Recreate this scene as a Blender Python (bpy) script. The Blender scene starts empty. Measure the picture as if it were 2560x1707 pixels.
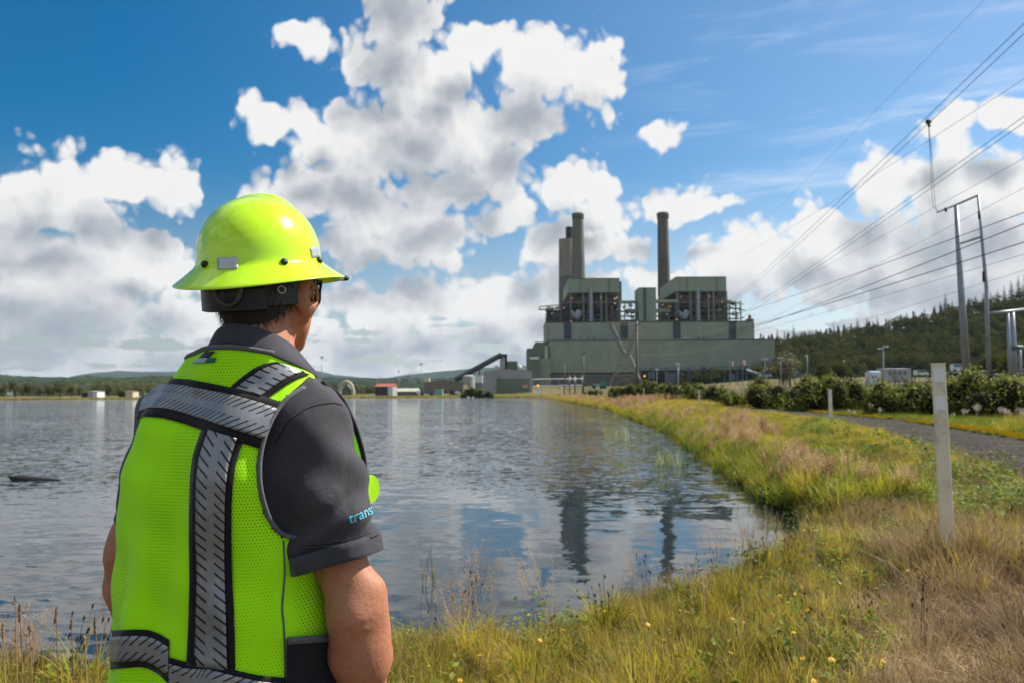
import bpy, math, random
import numpy as np
from mathutils import Vector, Matrix
from mathutils.bvhtree import BVHTree

R = math.radians
random.seed(7)
rng = np.random.default_rng(7)
scn = bpy.context.scene
COL = scn.collection

# ------------------------------------------------------------------ camera
HAZE = 3.5e-5
CAM_H = 1.90                       # metres above the pond
FPX, CX, CY = 2000.0, 1280.0, 853.5   # focal length and centre in photo pixels (2560 wide)
PITCH, ROLL = R(3.68), R(0.30)
_f = np.array([0, math.cos(PITCH), math.sin(PITCH)])
_r0 = np.array([1.0, 0, 0]); _u0 = np.array([0, -math.sin(PITCH), math.cos(PITCH)])
_r = _r0 * math.cos(ROLL) - _u0 * math.sin(ROLL)
_u = _r0 * math.sin(ROLL) + _u0 * math.cos(ROLL)
EYE = np.array([0, 0, CAM_H])
cam_d = bpy.data.cameras.new('camera')
cam = bpy.data.objects.new('camera', cam_d); COL.objects.link(cam)
cam.matrix_world = Matrix(((_r[0], _u[0], -_f[0], 0), (_r[1], _u[1], -_f[1], 0), (_r[2], _u[2], -_f[2], CAM_H), (0, 0, 0, 1)))
cam_d.lens = 36.0 * FPX / 2560.0
cam_d.sensor_width = 36.0
cam_d.clip_start, cam_d.clip_end = 0.05, 60000
cam_d.dof.use_dof = True
cam_d.dof.focus_distance = 1.40
cam_d.dof.aperture_fstop = 9.0
scn.camera = cam

def ray(px, py):
    d = _f + _r * ((px - CX) / FPX) - _u * ((py - CY) / FPX)
    return d / np.linalg.norm(d)
def at(px, py, Y):
    d = ray(px, py); return EYE + d * (Y / d[1])
def proj(p):
    p = np.atleast_2d(np.asarray(p, float)) - EYE
    z = p @ _f
    return np.stack([CX + FPX * (p @ _r) / z, CY - FPX * (p @ _u) / z], 1)

# ------------------------------------------------------------------ node helpers
class NG:
    def __init__(s, tree): s.t = tree
    def n(s, typ, **kw):
        nd = s.t.nodes.new(typ)
        for k, v in kw.items(): setattr(nd, k, v)
        return nd
    def put(s, sock, v):
        if v is None: return
        if isinstance(v, bpy.types.NodeSocket): s.t.links.new(v, sock)
        else:
            if sock.type == 'RGBA' and len(v) == 3: v = (*v, 1)
            sock.default_value = v
    def m(s, op, a, b=None, c=None, clamp=False):
        nd = s.n('ShaderNodeMath', operation=op); nd.use_clamp = clamp
        for i, v in enumerate((a, b, c)): s.put(nd.inputs[i], v)
        return nd.outputs[0]
    def v(s, op, a, b=None, c=None):
        nd = s.n('ShaderNodeVectorMath', operation=op)
        for i, x in enumerate((a, b, c)): s.put(nd.inputs[i], x)
        return nd.outputs['Value' if op in ('LENGTH', 'DOT_PRODUCT', 'DISTANCE') else 'Vector']
    def mix(s, fac, a, b, blend='MIX'):
        nd = s.n('ShaderNodeMix', data_type='RGBA', blend_type=blend); nd.clamp_factor = True
        s.put(nd.inputs[0], fac); s.put(nd.inputs[6], a); s.put(nd.inputs[7], b)
        return nd.outputs[2]
    def ss(s, x, lo, hi, a=0.0, b=1.0):
        nd = s.n('ShaderNodeMapRange', interpolation_type='SMOOTHSTEP')
        s.put(nd.inputs[0], x)
        for i, q in enumerate((lo, hi, a, b)): s.put(nd.inputs[i + 1], q)
        return nd.outputs[0]
    def noise(s, vec, scale, detail=4, rough=.55, dist=0.0, dim='3D', out=0):
        nd = s.n('ShaderNodeTexNoise', noise_dimensions=dim)
        if vec is not None: s.put(nd.inputs['Vector'], vec)
        s.put(nd.inputs['Scale'], scale); nd.inputs['Detail'].default_value = detail
        nd.inputs['Roughness'].default_value = rough; nd.inputs['Distortion'].default_value = dist
        return nd.outputs[out]
    def map(s, vec, scale=(1, 1, 1), loc=(0, 0, 0), rot=(0, 0, 0)):
        nd = s.n('ShaderNodeMapping'); s.put(nd.inputs[0], vec)
        nd.inputs[1].default_value = loc; nd.inputs[2].default_value = rot; nd.inputs[3].default_value = scale
        return nd.outputs[0]
    def sep(s, vec):
        nd = s.n('ShaderNodeSeparateXYZ'); s.put(nd.inputs[0], vec); return nd.outputs
    def comb(s, x, y, z):
        nd = s.n('ShaderNodeCombineXYZ')
        for i, q in enumerate((x, y, z)): s.put(nd.inputs[i], q)
        return nd.outputs[0]
    def ramp(s, fac, stops):
        nd = s.n('ShaderNodeValToRGB'); e = nd.color_ramp.elements
        while len(e) < len(stops): e.new(.5)
        for el, (p, c) in zip(e, stops): el.position = p; el.color = (*c, 1) if len(c) == 3 else c
        s.put(nd.inputs[0], fac); return nd.outputs[0]
    def bump(s, h, strength=.3, dist=.01, normal=None):
        nd = s.n('ShaderNodeBump'); s.put(nd.inputs['Height'], h)
        nd.inputs['Strength'].default_value = strength; nd.inputs['Distance'].default_value = dist
        if normal is not None: s.put(nd.inputs['Normal'], normal)
        return nd.outputs[0]

# ------------------------------------------------------------------ sun, sky, exposure
SUN_AZ, SUN_EL = R(71), R(47)      # azimuth clockwise from the view direction (+Y)
sun_d = bpy.data.lights.new('sun', 'SUN'); sun_d.energy = 5.0; sun_d.angle = R(0.53); sun_d.color = (1.0, 0.95, 0.87)
sun = bpy.data.objects.new('sun', sun_d); COL.objects.link(sun)
SUN_V = Vector((math.sin(SUN_AZ) * math.cos(SUN_EL), math.cos(SUN_AZ) * math.cos(SUN_EL), math.sin(SUN_EL)))
sun.rotation_euler = SUN_V.to_track_quat('Z', 'Y').to_euler()
sun.location = (30, 10, 40)

scn.view_settings.view_transform = 'Standard'
scn.view_settings.look = 'None'
scn.view_settings.gamma = 1.0
scn.view_settings.use_curve_mapping = False
scn.view_settings.exposure = 0.38

wd = bpy.data.worlds.new('World'); scn.world = wd; wd.use_nodes = True
wd.node_tree.nodes.clear()
g = NG(wd.node_tree)
SKY_STR = 0.10
geo = g.n('ShaderNodeTexCoord').outputs['Generated']      # direction of view
sky = g.n('ShaderNodeTexSky', sky_type='NISHITA')
sky.sun_disc = False; sky.sun_elevation = SUN_EL; sky.sun_rotation = SUN_AZ
sky.altitude = 100; sky.air_density = 1.0; sky.dust_density = 0.7; sky.ozone_density = 2.5
# cumulus: heaps given by azimuth / elevation (radians), broken up by fractal noise
_k = 2560 / 2352.0
HEAPS = [  # x, y, rx, ry in the 2352-wide overview of the sky
 (925,40,92,95),(900,135,95,62),(1090,105,80,38),(1035,140,60,45),(985,225,85,62),
 (1020,290,165,85),(850,340,165,75),(1110,340,110,70),(775,245,48,36),(600,272,52,40),(690,262,50,34),(740,330,70,40),
 (1240,170,120,68),(1350,165,90,76),(1200,265,85,48),(697,92,66,30),
 (740,440,140,52),(890,500,140,58),(965,550,115,74),(850,575,88,46),(1010,440,100,50),
 (1150,420,50,58),(1180,480,44,50),(1310,420,82,66),(1390,435,60,44),(1140,520,55,16),(1340,535,84,66),(1250,560,40,50),(1420,575,70,30),
 (1540,460,98,40),(1620,470,60,24),(1525,308,42,28),
 (110,400,115,78),(270,415,110,52),(150,480,150,52),(390,425,52,60),(20,500,60,60),
 (60,590,150,60),(200,640,240,84),(420,625,90,56),(330,560,70,30),(120,690,240,60),(480,720,160,60),
 (1140,700,118,62),(1010,700,80,40),(880,715,130,52),(1230,735,80,50),(1300,650,90,36),(1480,650,60,30),
 (2030,415,68,74),(1900,525,84,58),(2190,430,105,110),(2320,420,115,92),(2250,560,210,80),(2050,560,150,78),(1720,600,112,66),
 (1900,640,190,58),(2150,670,260,56),(2190,283,78,28),(2330,262,60,28),(1600,660,110,50),(2420,640,120,60),
 # a little beyond the frame the same heaps go on
 (-160,420,130,90),(-250,620,200,110),(2560,420,140,120),(2620,600,180,110),(920,-110,130,80),
]
def heap_azel(x, y):
    d = ray(x * _k, y * _k); return math.atan2(d[0], d[1]), math.asin(d[2])
sp = g.sep(geo)
az = g.m('ARCTAN2', sp[0], sp[1]); el = g.m('ARCSINE', sp[2])
def cloud_group(name, heaps, scattered):
    """node group: cloud thickness at a point (azimuth, elevation); D with fine detail, S smooth"""
    cg = bpy.data.node_groups.new(name, 'ShaderNodeTree')
    cg.interface.new_socket('P', in_out='INPUT', socket_type='NodeSocketVector')
    cg.interface.new_socket('D', in_out='OUTPUT', socket_type='NodeSocketFloat')
    cg.interface.new_socket('S', in_out='OUTPUT', socket_type='NodeSocketFloat')
    q = NG(cg); gi = q.n('NodeGroupInput'); go = q.n('NodeGroupOutput'); pin = gi.outputs[0]; se = q.sep(pin)
    w1 = q.noise(pin, 9, 2, .5, out=1); w2 = q.noise(pin, 34, 3, .55, out=1)
    w1 = q.v('MULTIPLY_ADD', w1, (.060, .050, 0), (-.030, -.025, 0)); w2 = q.v('MULTIPLY_ADD', w2, (.016, .015, 0), (-.008, -.0075, 0))
    pw = q.v('ADD', q.v('ADD', pin, w1), w2)
    acc = None
    for (a_, e_, ra, re) in heaps:
        L = q.v('LENGTH', q.v('MULTIPLY_ADD', pw, (1 / ra, 1 / re, 0), (-a_ / ra, -e_ / re, 0)))
        acc = L if acc is None else q.m('SMOOTH_MIN', acc, L, .42)
    allc = q.m('SUBTRACT', 1.0, q.m('MINIMUM', acc, 2.0)) if acc is not None else None
    # low layered banks towards the horizon, everywhere round
    lowv = q.comb(q.m('MULTIPLY', se[0], 6.5), q.m('MULTIPLY', q.m('POWER', q.m('ADD', q.m('MAXIMUM', se[1], 0.0), .02), .55), 40.0), 2.7)
    low = q.m('SUBTRACT', q.noise(lowv, 1.0, 5, .6, .3), .41)
    lowm = q.m('MULTIPLY', q.ss(se[1], .185, .06), q.ss(se[1], -.02, .004))
    low = q.m('SUBTRACT', q.m('MULTIPLY', low, 3.4), q.m('MULTIPLY', q.m('SUBTRACT', 1.0, lowm), 2.5))
    allc = low if allc is None else q.m('SMOOTH_MAX', allc, low, .15)
    if scattered:
        gen = q.m('SUBTRACT', q.noise(q.comb(q.m('MULTIPLY', se[0], 2.4), q.m('MULTIPLY', se[1], 4.2), 8.1), 1.0, 4, .55), .51)
        allc = q.m('SMOOTH_MAX', allc, q.m('MULTIPLY', gen, 6.0), .15)
    fb = q.noise(pin, 22, 7, .60, .2); fb2 = q.noise(pin, 7.0, 2, .5)
    f2 = q.m('MULTIPLY', q.m('SUBTRACT', fb2, .5), .6); f1 = q.m('SUBTRACT', fb, .5)
    def vor(sc):
        v_ = q.n('ShaderNodeTexVoronoi', voronoi_dimensions='2D'); q.put(v_.inputs['Vector'], pw); v_.inputs['Scale'].default_value = sc; return v_.outputs['Distance']
    bil = q.m('ADD', q.m('MULTIPLY', q.m('SUBTRACT', .42, vor(24)), .55), q.m('MULTIPLY', q.m('SUBTRACT', .42, vor(62)), .44))
    q.put(go.inputs[0], q.m('ADD', q.m('ADD', q.m('ADD', allc, bil), f2), q.m('MULTIPLY', f1, .85)))
    q.put(go.inputs[1], q.m('ADD', q.m('ADD', allc, q.m('MULTIPLY', bil, .55)), q.m('ADD', q.m('MULTIPLY', f2, .5), q.m('MULTIPLY', f1, .38))))
    return cg
def sky_background(name, heaps, scattered):
    cg = cloud_group(name, heaps, scattered)
    P0 = g.comb(az, el, 0.0)
    def cl(vec):
        nd = g.n('ShaderNodeGroup'); nd.node_tree = cg; g.put(nd.inputs[0], vec); return nd.outputs
    c0 = cl(P0); c1 = cl(g.v('ADD', P0, (.020, .056, 0)))
    D0 = c0[0]
    alpha = g.ss(D0, -.09, .28)
    above = g.m('MAXIMUM', g.m('ADD', c1[1], .06), 0.0); here = g.m('MAXIMUM', c0[1], 0.0)
    lit = g.m('POWER', 2.718, g.m('ADD', g.m('MULTIPLY', above, -1.7), g.m('MULTIPLY', here, -.08)))
    lit = g.m('MULTIPLY', lit, g.m('ADD', .90, g.m('MULTIPLY', g.noise(P0, 30, 5, .6), .22)), clamp=True)
    cloudcol = g.ramp(lit, [(0.0, (2.1, 2.45, 2.95)), (.20, (3.2, 3.5, 3.9)), (.45, (5.2, 5.3, 5.5)), (.75, (6.5, 6.5, 6.45)), (1.0, (7.05, 7.0, 6.9))])
    # thin cirrus veil to the right
    cir = g.noise(g.map(P0, (2.2, 14, 1), rot=(0, 0, R(-24))), 1.6, 5, .62, .5)
    cir = g.m('MULTIPLY', g.ss(cir, .48, .80), g.m('MULTIPLY', g.ss(az, .05, .35), g.ss(el, .05, .14)))
    hs = g.n('ShaderNodeHueSaturation'); hs.inputs['Hue'].default_value = .494; g.put(hs.inputs['Value'], g.ss(g.v('DOT_PRODUCT', geo, tuple(SUN_V)), -.25, .80, .70, 1.06))
    g.put(hs.inputs['Saturation'], g.m('MULTIPLY', g.ss(el, .03, .28, .72, 1.5), g.ss(g.v('DOT_PRODUCT', geo, tuple(SUN_V)), .0, .85, 1.06, .80))); g.put(hs.inputs['Color'], sky.outputs[0])
    skyc = g.mix(g.m('MULTIPLY', cir, .5), hs.outputs[0], (7.8, 8.1, 8.5))
    bg = g.n('ShaderNodeBackground'); g.put(bg.inputs[0], g.mix(alpha, skyc, cloudcol)); bg.inputs[1].default_value = SKY_STR
    return bg.outputs[0]
HP = []
for (x, y, rx, ry) in HEAPS:
    a_, e_ = heap_azel(x, y); ca = 1.0 / (1 + ((x * _k - CX) / FPX) ** 2)
    HP.append((a_, e_, 1.20 * rx * _k / FPX * max(ca, .35), 1.20 * ry * _k / FPX * max(ca, .35) ** .5))
# the sky is built sector by sector (same recipe, each with the heaps that reach into it)
EDGES = [-1.05, -.46, -.22, -.06, .10, .30, .50, 1.10]
scat = sky_background('scattered_clouds', [], True); shd = None
for i in range(len(EDGES) - 1):
    l_, r_ = EDGES[i], EDGES[i + 1]
    hp = [h for h in HP if h[0] + 2.0 * h[2] + .06 > l_ and h[0] - 2.0 * h[2] - .06 < r_]
    s_ = sky_background('heap_clouds', hp, False)
    if shd is None: shd = s_; continue
    mx = g.n('ShaderNodeMixShader'); g.put(mx.inputs[0], g.m('GREATER_THAN', az, l_)); g.put(mx.inputs[1], shd); g.put(mx.inputs[2], s_); shd = mx.outputs[0]
front = g.m('MULTIPLY', g.m('MULTIPLY', g.ss(az, -1.0, -.70), g.ss(az, 1.05, .74)), g.ss(el, .85, .58))
mx = g.n('ShaderNodeMixShader'); g.put(mx.inputs[0], front); g.put(mx.inputs[1], scat); g.put(mx.inputs[2], shd); shd = mx.outputs[0]
wo = g.n('ShaderNodeOutputWorld'); g.put(wo.inputs[0], shd)
wd.cycles.sampling_method = 'MANUAL'; wd.cycles.sample_map_resolution = 1024

# ------------------------------------------------------------------ Cycles limits
scn.cycles.max_bounces = 6; scn.cycles.diffuse_bounces = 3; scn.cycles.glossy_bounces = 3
scn.cycles.transmission_bounces = 4; scn.cycles.transparent_max_bounces = 8; scn.cycles.volume_bounces = 1
scn.cycles.caustics_reflective = False; scn.cycles.caustics_refractive = False
scn.cycles.use_denoising = True
scn.cycles.sample_clamp_indirect = 6

# ------------------------------------------------------------------ materials
def new_mat(name):
    m = bpy.data.materials.new(name); m.use_nodes = True; m.node_tree.nodes.clear()
    k = NG(m.node_tree); out = k.n('ShaderNodeOutputMaterial'); b = k.n('ShaderNodeBsdfPrincipled')
    k.put(out.inputs[0], b.outputs[0]); return m, k, b, out
def pm(name, col, rough=.6, var=.18, scale=4.0, bump=.0, bscale=None, metal=0.0, spec=.5, dirt=None, dscale=1.5, obj=True, coat=0.0, bdist=.01, stretch=(1, 1, 1)):
    """plain worn surface: colour varied by noise, optional stains, fine relief"""
    m, k, b, out = new_mat(name)
    tc = k.n('ShaderNodeTexCoord').outputs['Object' if obj else 'Generated']
    tc = k.map(tc, stretch)
    n1 = k.noise(tc, scale, 6, .6)
    lo = tuple(c * (1 - var) for c in col); hi = tuple(min(1, c * (1 + var)) for c in col)
    c = k.ramp(n1, [(.3, lo), (.7, hi)])
    if dirt is not None:
        c = k.mix(k.ss(k.noise(tc, dscale, 7, .65, .4), .5, .72, 0, .8), c, dirt)
    k.put(b.inputs['Base Color'], c); b.inputs['Roughness'].default_value = rough
    k.put(b.inputs['Roughness'], k.m('ADD', k.m('MULTIPLY', n1, .2), rough - .1))
    b.inputs['Metallic'].default_value = metal; b.inputs['Specular IOR Level'].default_value = spec
    b.inputs['Coat Weight'].default_value = coat
    if bump: k.put(b.inputs['Normal'], k.bump(k.noise(tc, bscale or scale * 6, 5, .6), bump, bdist))
    return m

# ------------------------------------------------------------------ mesh helpers
def link(name, me, mat=None, parent=None):
    o = bpy.data.objects.new(name, me); COL.objects.link(o)
    if mat is not None and me is not None and len(me.materials) == 0:
        for mm in (mat if isinstance(mat, (list, tuple)) else [mat]): me.materials.append(mm)
    if parent is not None: o.parent = parent
    return o
def tag(o, label=None, cat=None, group=None, kind=None):
    for k_, v_ in (('label', label), ('category', cat), ('group', group), ('kind', kind)):
        if v_: o[k_] = v_
    return o
def empty(name, loc, label, cat, group=None, rz=0.0):
    o = bpy.data.objects.new(name, None); COL.objects.link(o); o.location = [float(t) for t in loc]; o.rotation_euler = (0, 0, rz)
    o.empty_display_size = .2
    return tag(o, label, cat, group)
def np_mesh(name, V, F, uv=None, smooth=False, mi=None):
    """V (n,3), F (m,k) one polygon size"""
    V = np.asarray(V, np.float32); F = np.asarray(F, np.int32)
    me = bpy.data.meshes.new(name); n, k_ = F.shape
    me.vertices.add(len(V)); me.vertices.foreach_set('co', V.ravel())
    me.loops.add(n * k_); me.loops.foreach_set('vertex_index', F.ravel())
    me.polygons.add(n); me.polygons.foreach_set('loop_start', np.arange(n, dtype=np.int32) * k_)
    if mi is not None: me.polygons.foreach_set('material_index', np.asarray(mi, np.int32))
    if uv is not None:
        l = me.uv_layers.new(name='UVMap'); l.data.foreach_set('uv', np.asarray(uv, np.float32)[F.ravel()].ravel())
    me.update(calc_edges=True)
    me.polygons.foreach_set('use_smooth', np.full(n, smooth)); me.validate()
    return me
class MB:
    """collects boxes, tubes, sheets; build() links ONE mesh object"""
    def __init__(s): s.v = []; s.f = []
    def add(s, vs, fs):
        b = len(s.v); s.v += [tuple(map(float, p)) for p in vs]; s.f += [tuple(i + b for i in f) for f in fs]; return s
    def box(s, lo, hi, rz=0.0, c=None):
        (x0, y0, z0), (x1, y1, z1) = lo, hi
        vs = [(x0, y0, z0), (x1, y0, z0), (x1, y1, z0), (x0, y1, z0), (x0, y0, z1), (x1, y0, z1), (x1, y1, z1), (x0, y1, z1)]
        if rz:
            c = c or ((x0 + x1) / 2, (y0 + y1) / 2); ca, sa = math.cos(rz), math.sin(rz)
            vs = [(c[0] + (x - c[0]) * ca - (y - c[1]) * sa, c[1] + (x - c[0]) * sa + (y - c[1]) * ca, z) for x, y, z in vs]
        return s.add(vs, [(0, 3, 2, 1), (4, 5, 6, 7), (0, 1, 5, 4), (1, 2, 6, 5), (2, 3, 7, 6), (3, 0, 4, 7)])
    def prism(s, poly, y0, y1):
        """outline in x,z extruded from y0 to y1"""
        n = len(poly)
        vs = [(x, y0, z) for x, z in poly] + [(x, y1, z) for x, z in poly]
        fs = [tuple(range(n)), tuple(range(2 * n - 1, n - 1, -1))] + [(i, i + n, (i + 1) % n + n, (i + 1) % n) for i in range(n)]
        return s.add(vs, fs)
    def tube(s, pts, rad, n=8, cap=True, flat=None):
        pts = [np.asarray(p, float) for p in pts]
        if not hasattr(rad, '__len__'): rad = [rad] * len(pts)
        b = len(s.v); ref = None
        for i, p in enumerate(pts):
            d = pts[min(i + 1, len(pts) - 1)] - pts[max(i - 1, 0)]; d = d / (np.linalg.norm(d) + 1e-9)
            if ref is None: ref = np.array([0, 0, 1.0]) if abs(d[2]) < .9 else np.array([1.0, 0, 0])
            a = np.cross(d, ref); a /= np.linalg.norm(a) + 1e-9; c = np.cross(a, d); ref = c
            for j in range(n):
                t = 2 * math.pi * j / n
                s.v.append(tuple(p + (a * math.cos(t) + c * math.sin(t) * (flat or 1)) * rad[i]))
        for i in range(len(pts) - 1):
            for j in range(n):
                s.f.append((b + i * n + j, b + i * n + (j + 1) % n, b + (i + 1) * n + (j + 1) % n, b + (i + 1) * n + j))
        if cap:
            s.f.append(tuple(b + j for j in range(n - 1, -1, -1))); e = b + (len(pts) - 1) * n
            s.f.append(tuple(e + j for j in range(n)))
        return s
    def bar(s, a, b, w): return s.tube([a, b], w * .7071, 4)
    def lathe(s, c, prof, n=24, cap=True):
        b = len(s.v)
        for r_, z in prof:
            for j in range(n):
                t = 2 * math.pi * j / n; s.v.append((c[0] + r_ * math.cos(t), c[1] + r_ * math.sin(t), c[2] + z))
        for i in range(len(prof) - 1):
            for j in range(n): s.f.append((b + i * n + j, b + i * n + (j + 1) % n, b + (i + 1) * n + (j + 1) % n, b + (i + 1) * n + j))
        if cap:
            s.f.append(tuple(b + j for j in range(n - 1, -1, -1))); e = b + (len(prof) - 1) * n; s.f.append(tuple(e + j for j in range(n)))
        return s
    def ball(s, c, r_, n=10, m=6):
        r_ = r_ if hasattr(r_, '__len__') else (r_, r_, r_)
        b = len(s.v); c = np.asarray(c, float)
        for i in range(m + 1):
            t = math.pi * i / m
            for j in range(n):
                u = 2 * math.pi * j / n; s.v.append((c[0] + r_[0] * math.sin(t) * math.cos(u), c[1] + r_[1] * math.sin(t) * math.sin(u), c[2] + r_[2] * math.cos(t)))
        for i in range(m):
            for j in range(n): s.f.append((b + i * n + j, b + (i + 1) * n + j, b + (i + 1) * n + (j + 1) % n, b + i * n + (j + 1) % n))
        return s
    def mesh(s, name, smooth=False, origin=None):
        me = bpy.data.meshes.new(name)
        v = s.v if origin is None else [(x - origin[0], y - origin[1], z - origin[2]) for x, y, z in s.v]
        me.from_pydata(v, [], s.f); me.update()
        if smooth: me.polygons.foreach_set('use_smooth', [True] * len(me.polygons))
        return me
    def build(s, name, mat, parent=None, smooth=False, origin=None):
        """origin: world point subtracted from the coordinates (the parent's place)"""
        if origin is None and parent is not None and parent.parent is None: origin = parent.location
        elif origin is None and parent is not None: origin = parent.parent.location
        o = link(name, s.mesh(name, smooth, origin), mat, parent)
        return o
def copy_tree(o, parent=None):
    c = o.copy(); COL.objects.link(c); c.parent = parent
    for ch in [x for x in bpy.data.objects if x.parent == o]: copy_tree(ch, c)
    return c
def vnoise(x, y, s=1.0, seed=0.0):
    """cheap smooth pseudo noise for numpy arrays, about -1..1"""
    x = np.asarray(x, float) * s; y = np.asarray(y, float) * s
    return (np.sin(x * 1.3 + 1.7 * np.sin(y * .9 + seed) + seed) + np.sin(y * 1.7 + 1.3 * np.sin(x * 1.1 - seed * 2) + 2.1 * seed)
            + .5 * np.sin(x * 3.1 + y * 2.3 + seed * 3) + .5 * np.sin(y * 3.7 - x * 2.9 + seed)) / 3.0
# ================================================================== LAND AND WATER
SHORE = np.array([(-600, -30), (-60, 0.2), (-12, 4.0), (-6, 4.9), (-2, 5.3), (0, 5.9), (1.3, 7.0), (2.6, 8.6), (3.9, 10.8), (4.75, 14.5), (5.6, 22),
                  (7.4, 37), (9.0, 62), (10.7, 88), (12.2, 200), (13.0, 362), (4, 374), (-20, 386), (-150, 400), (-600, 412)], float)
def smooth(t):
    t = np.clip(t, 0, 1); return t * t * (3 - 2 * t)
def shore_dist(x, y):
    """signed distance to the waterline, + on land"""
    x = np.asarray(x, float); y = np.asarray(y, float)
    d = np.full(x.shape, 1e9); inside = np.zeros(x.shape, bool)
    n = len(SHORE)
    for i in range(n):
        a, b = SHORE[i], SHORE[(i + 1) % n]
        e = b - a
        t = np.clip(((x - a[0]) * e[0] + (y - a[1]) * e[1]) / (e @ e), 0, 1)
        d = np.minimum(d, np.hypot(x - a[0] - t * e[0], y - a[1] - t * e[1]))
        c = ((a[1] > y) != (b[1] > y))
        with np.errstate(divide='ignore', invalid='ignore'):
            xi = (b[0] - a[0]) * (y - a[1]) / (b[1] - a[1] + 1e-12) + a[0]
        inside ^= c & (x < xi)
    return np.where(inside, -d, d)
ROADL = np.array([(1.8, -12), (3.9, 0), (5.0, 5), (6.5, 10), (7.6, 13.6), (11.9, 30), (14.2, 49), (17.9, 110), (24, 230), (29, 360), (33, 440)], float)
ROAD_W = 2.9
def road_off(x, y):
    """distance to the right of the road's left edge (negative = pond side)"""
    xl = np.interp(y, ROADL[:, 1], ROADL[:, 0]); sl = np.interp(y, [-12, 5, 14, 30, 50, 400], [.2, .26, .28, .22, .1, .03])
    return (np.asarray(x) - xl) * np.cos(np.arctan(sl))
def ground(x, y):
    x = np.asarray(x, float); y = np.asarray(y, float)
    s = shore_dist(x, y)
    s = s + .16 * vnoise(x, y, 1.9, 3.0) * (y < 60)
    top = .44 + .32 * smooth((x + .6) / 4.2)
    land = .24 * smooth(s / .45) + (top - .24) * smooth((s - .35) / 4.0)
    z = np.where(s < 0, np.maximum(-.7, s * .45 - .02), land)
    ro = road_off(x, y)
    rough = smooth((s - .2) / 1.0) * np.where((ro > -.5) & (ro < ROAD_W + .4), 0.0, 1.0)
    z = z + rough * (.035 * vnoise(x, y, 2.3, 1.0) + .018 * vnoise(x, y, 6.1, 2.0)) * (y < 200)
    # yard and plant stand higher than the pond
    z = z + 4.6 * smooth((y - 380) / 190) * smooth((x + 120) / 140) + 5.5 * smooth((x - np.interp(y, [0, 100, 600], [34, 34, 110])) / 110) * smooth((y - 50) / 120)
    z = z + 1.2 * smooth((y - 415) / 60)
    return z

def grid_land():
    nu, nv = 420, 470
    u = np.linspace(-1, 1, nu); t = np.linspace(0, 1, nv)
    X1 = 2.0 * np.sinh(8.6 * u); Y1 = 4.4 * (np.exp(8.35 * t) - 1) - 9 * (1 - t) ** 6
    X, Y = np.meshgrid(X1, Y1)
    Z = ground(X, Y)
    V = np.stack([X, Y, Z], -1).reshape(-1, 3)
    i = (np.arange(nv - 1)[:, None] * nu + np.arange(nu - 1)[None, :]).ravel()
    F = np.stack([i, i + 1, i + nu + 1, i + nu], 1)
    me = np_mesh('ground', V, F, smooth=True)
    return me
def dryness(x, y):
    x = np.asarray(x, float); y = np.asarray(y, float)
    d = smooth((x - .45 - .62 * (y - 3.2) + .35 * vnoise(x, y, 1.1, 5)) / 1.1) * smooth((9.5 - y) / 2.5)
    d = np.maximum(d, .8 * smooth((3.7 - y + .5 * vnoise(x, y, .9, 8)) / .9) * smooth((x + .3) / .9))
    d = np.maximum(d, .55 * smooth((vnoise(x, y, .35, 11) - .35) / .4) * (y > 9))
    return np.clip(d, 0, 1)

m, k, b, out = new_mat('meadow_soil')
pos = k.n('ShaderNodeNewGeometry').outputs['Position']
dry = k.n('ShaderNodeAttribute', attribute_name='dry').outputs['Fac']
n1 = k.noise(pos, 2.2, 8, .65); n2 = k.noise(pos, 26, 6, .65)
gcol = k.ramp(n2, [(.25, (.020, .016, .008)), (.5, (.055, .042, .018)), (.75, (.12, .09, .035))])
dcol = k.ramp(n2, [(.25, (.045, .030, .016)), (.5, (.15, .105, .055)), (.78, (.26, .19, .105))])
nfar = k.noise(pos, .035, 6, .6)
far = k.ramp(nfar, [(.35, (.075, .085, .022)), (.52, (.15, .125, .05)), (.7, (.24, .18, .10))])
c = k.mix(k.m('ADD', k.m('MULTIPLY', dry, .9), k.m('MULTIPLY', k.ss(n1, .45, .65), .35)), gcol, dcol)
py_ = k.sep(pos)[1]
c = k.mix(k.ss(py_, 60, 140), c, far)
mudz = k.ss(k.sep(pos)[2], .16, -.05)
c = k.mix(mudz, c, (.030, .025, .016))
k.put(b.inputs['Base Color'], c); b.inputs['Roughness'].default_value = .95; b.inputs['Specular IOR Level'].default_value = .15
k.put(b.inputs['Normal'], k.bump(n2, .7, .03))
me = grid_land()
co = np.empty(len(me.vertices) * 3, np.float32); me.vertices.foreach_get('co', co); co = co.reshape(-1, 3)
att = me.attributes.new('dry', 'FLOAT', 'POINT'); att.data.foreach_set('value', dryness(co[:, 0], co[:, 1]).astype(np.float32))
tag(link('ground', me, m), kind='structure')

# pond
m, k, b, out = new_mat('pond_water')
pos = k.n('ShaderNodeNewGeometry').outputs['Position']
b.inputs['Base Color'].default_value = (.014, .024, .030, 1); b.inputs['Roughness'].default_value = .035
b.inputs['IOR'].default_value = 1.333; b.inputs['Specular IOR Level'].default_value = .5
yy = k.sep(pos)[1]
yq = k.m('ADD', yy, k.m('MULTIPLY', k.m('SUBTRACT', k.noise(k.map(pos, (.12, .2, 1)), 1.0, 3), .5), 12.0))
px_ = k.sep(pos)[0]
near_ = k.ss(px_, .2, -2.6, .55, 1.5)
chop = k.ss(yq, 12.0, 21.0, 0.0, 1.0)                               # the bank shelters the near water from the wind
patch = k.ss(k.noise(k.map(pos, (.10, .05, 1)), 1.0, 9, .76), .34, .66, .30, 1.45)
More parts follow.
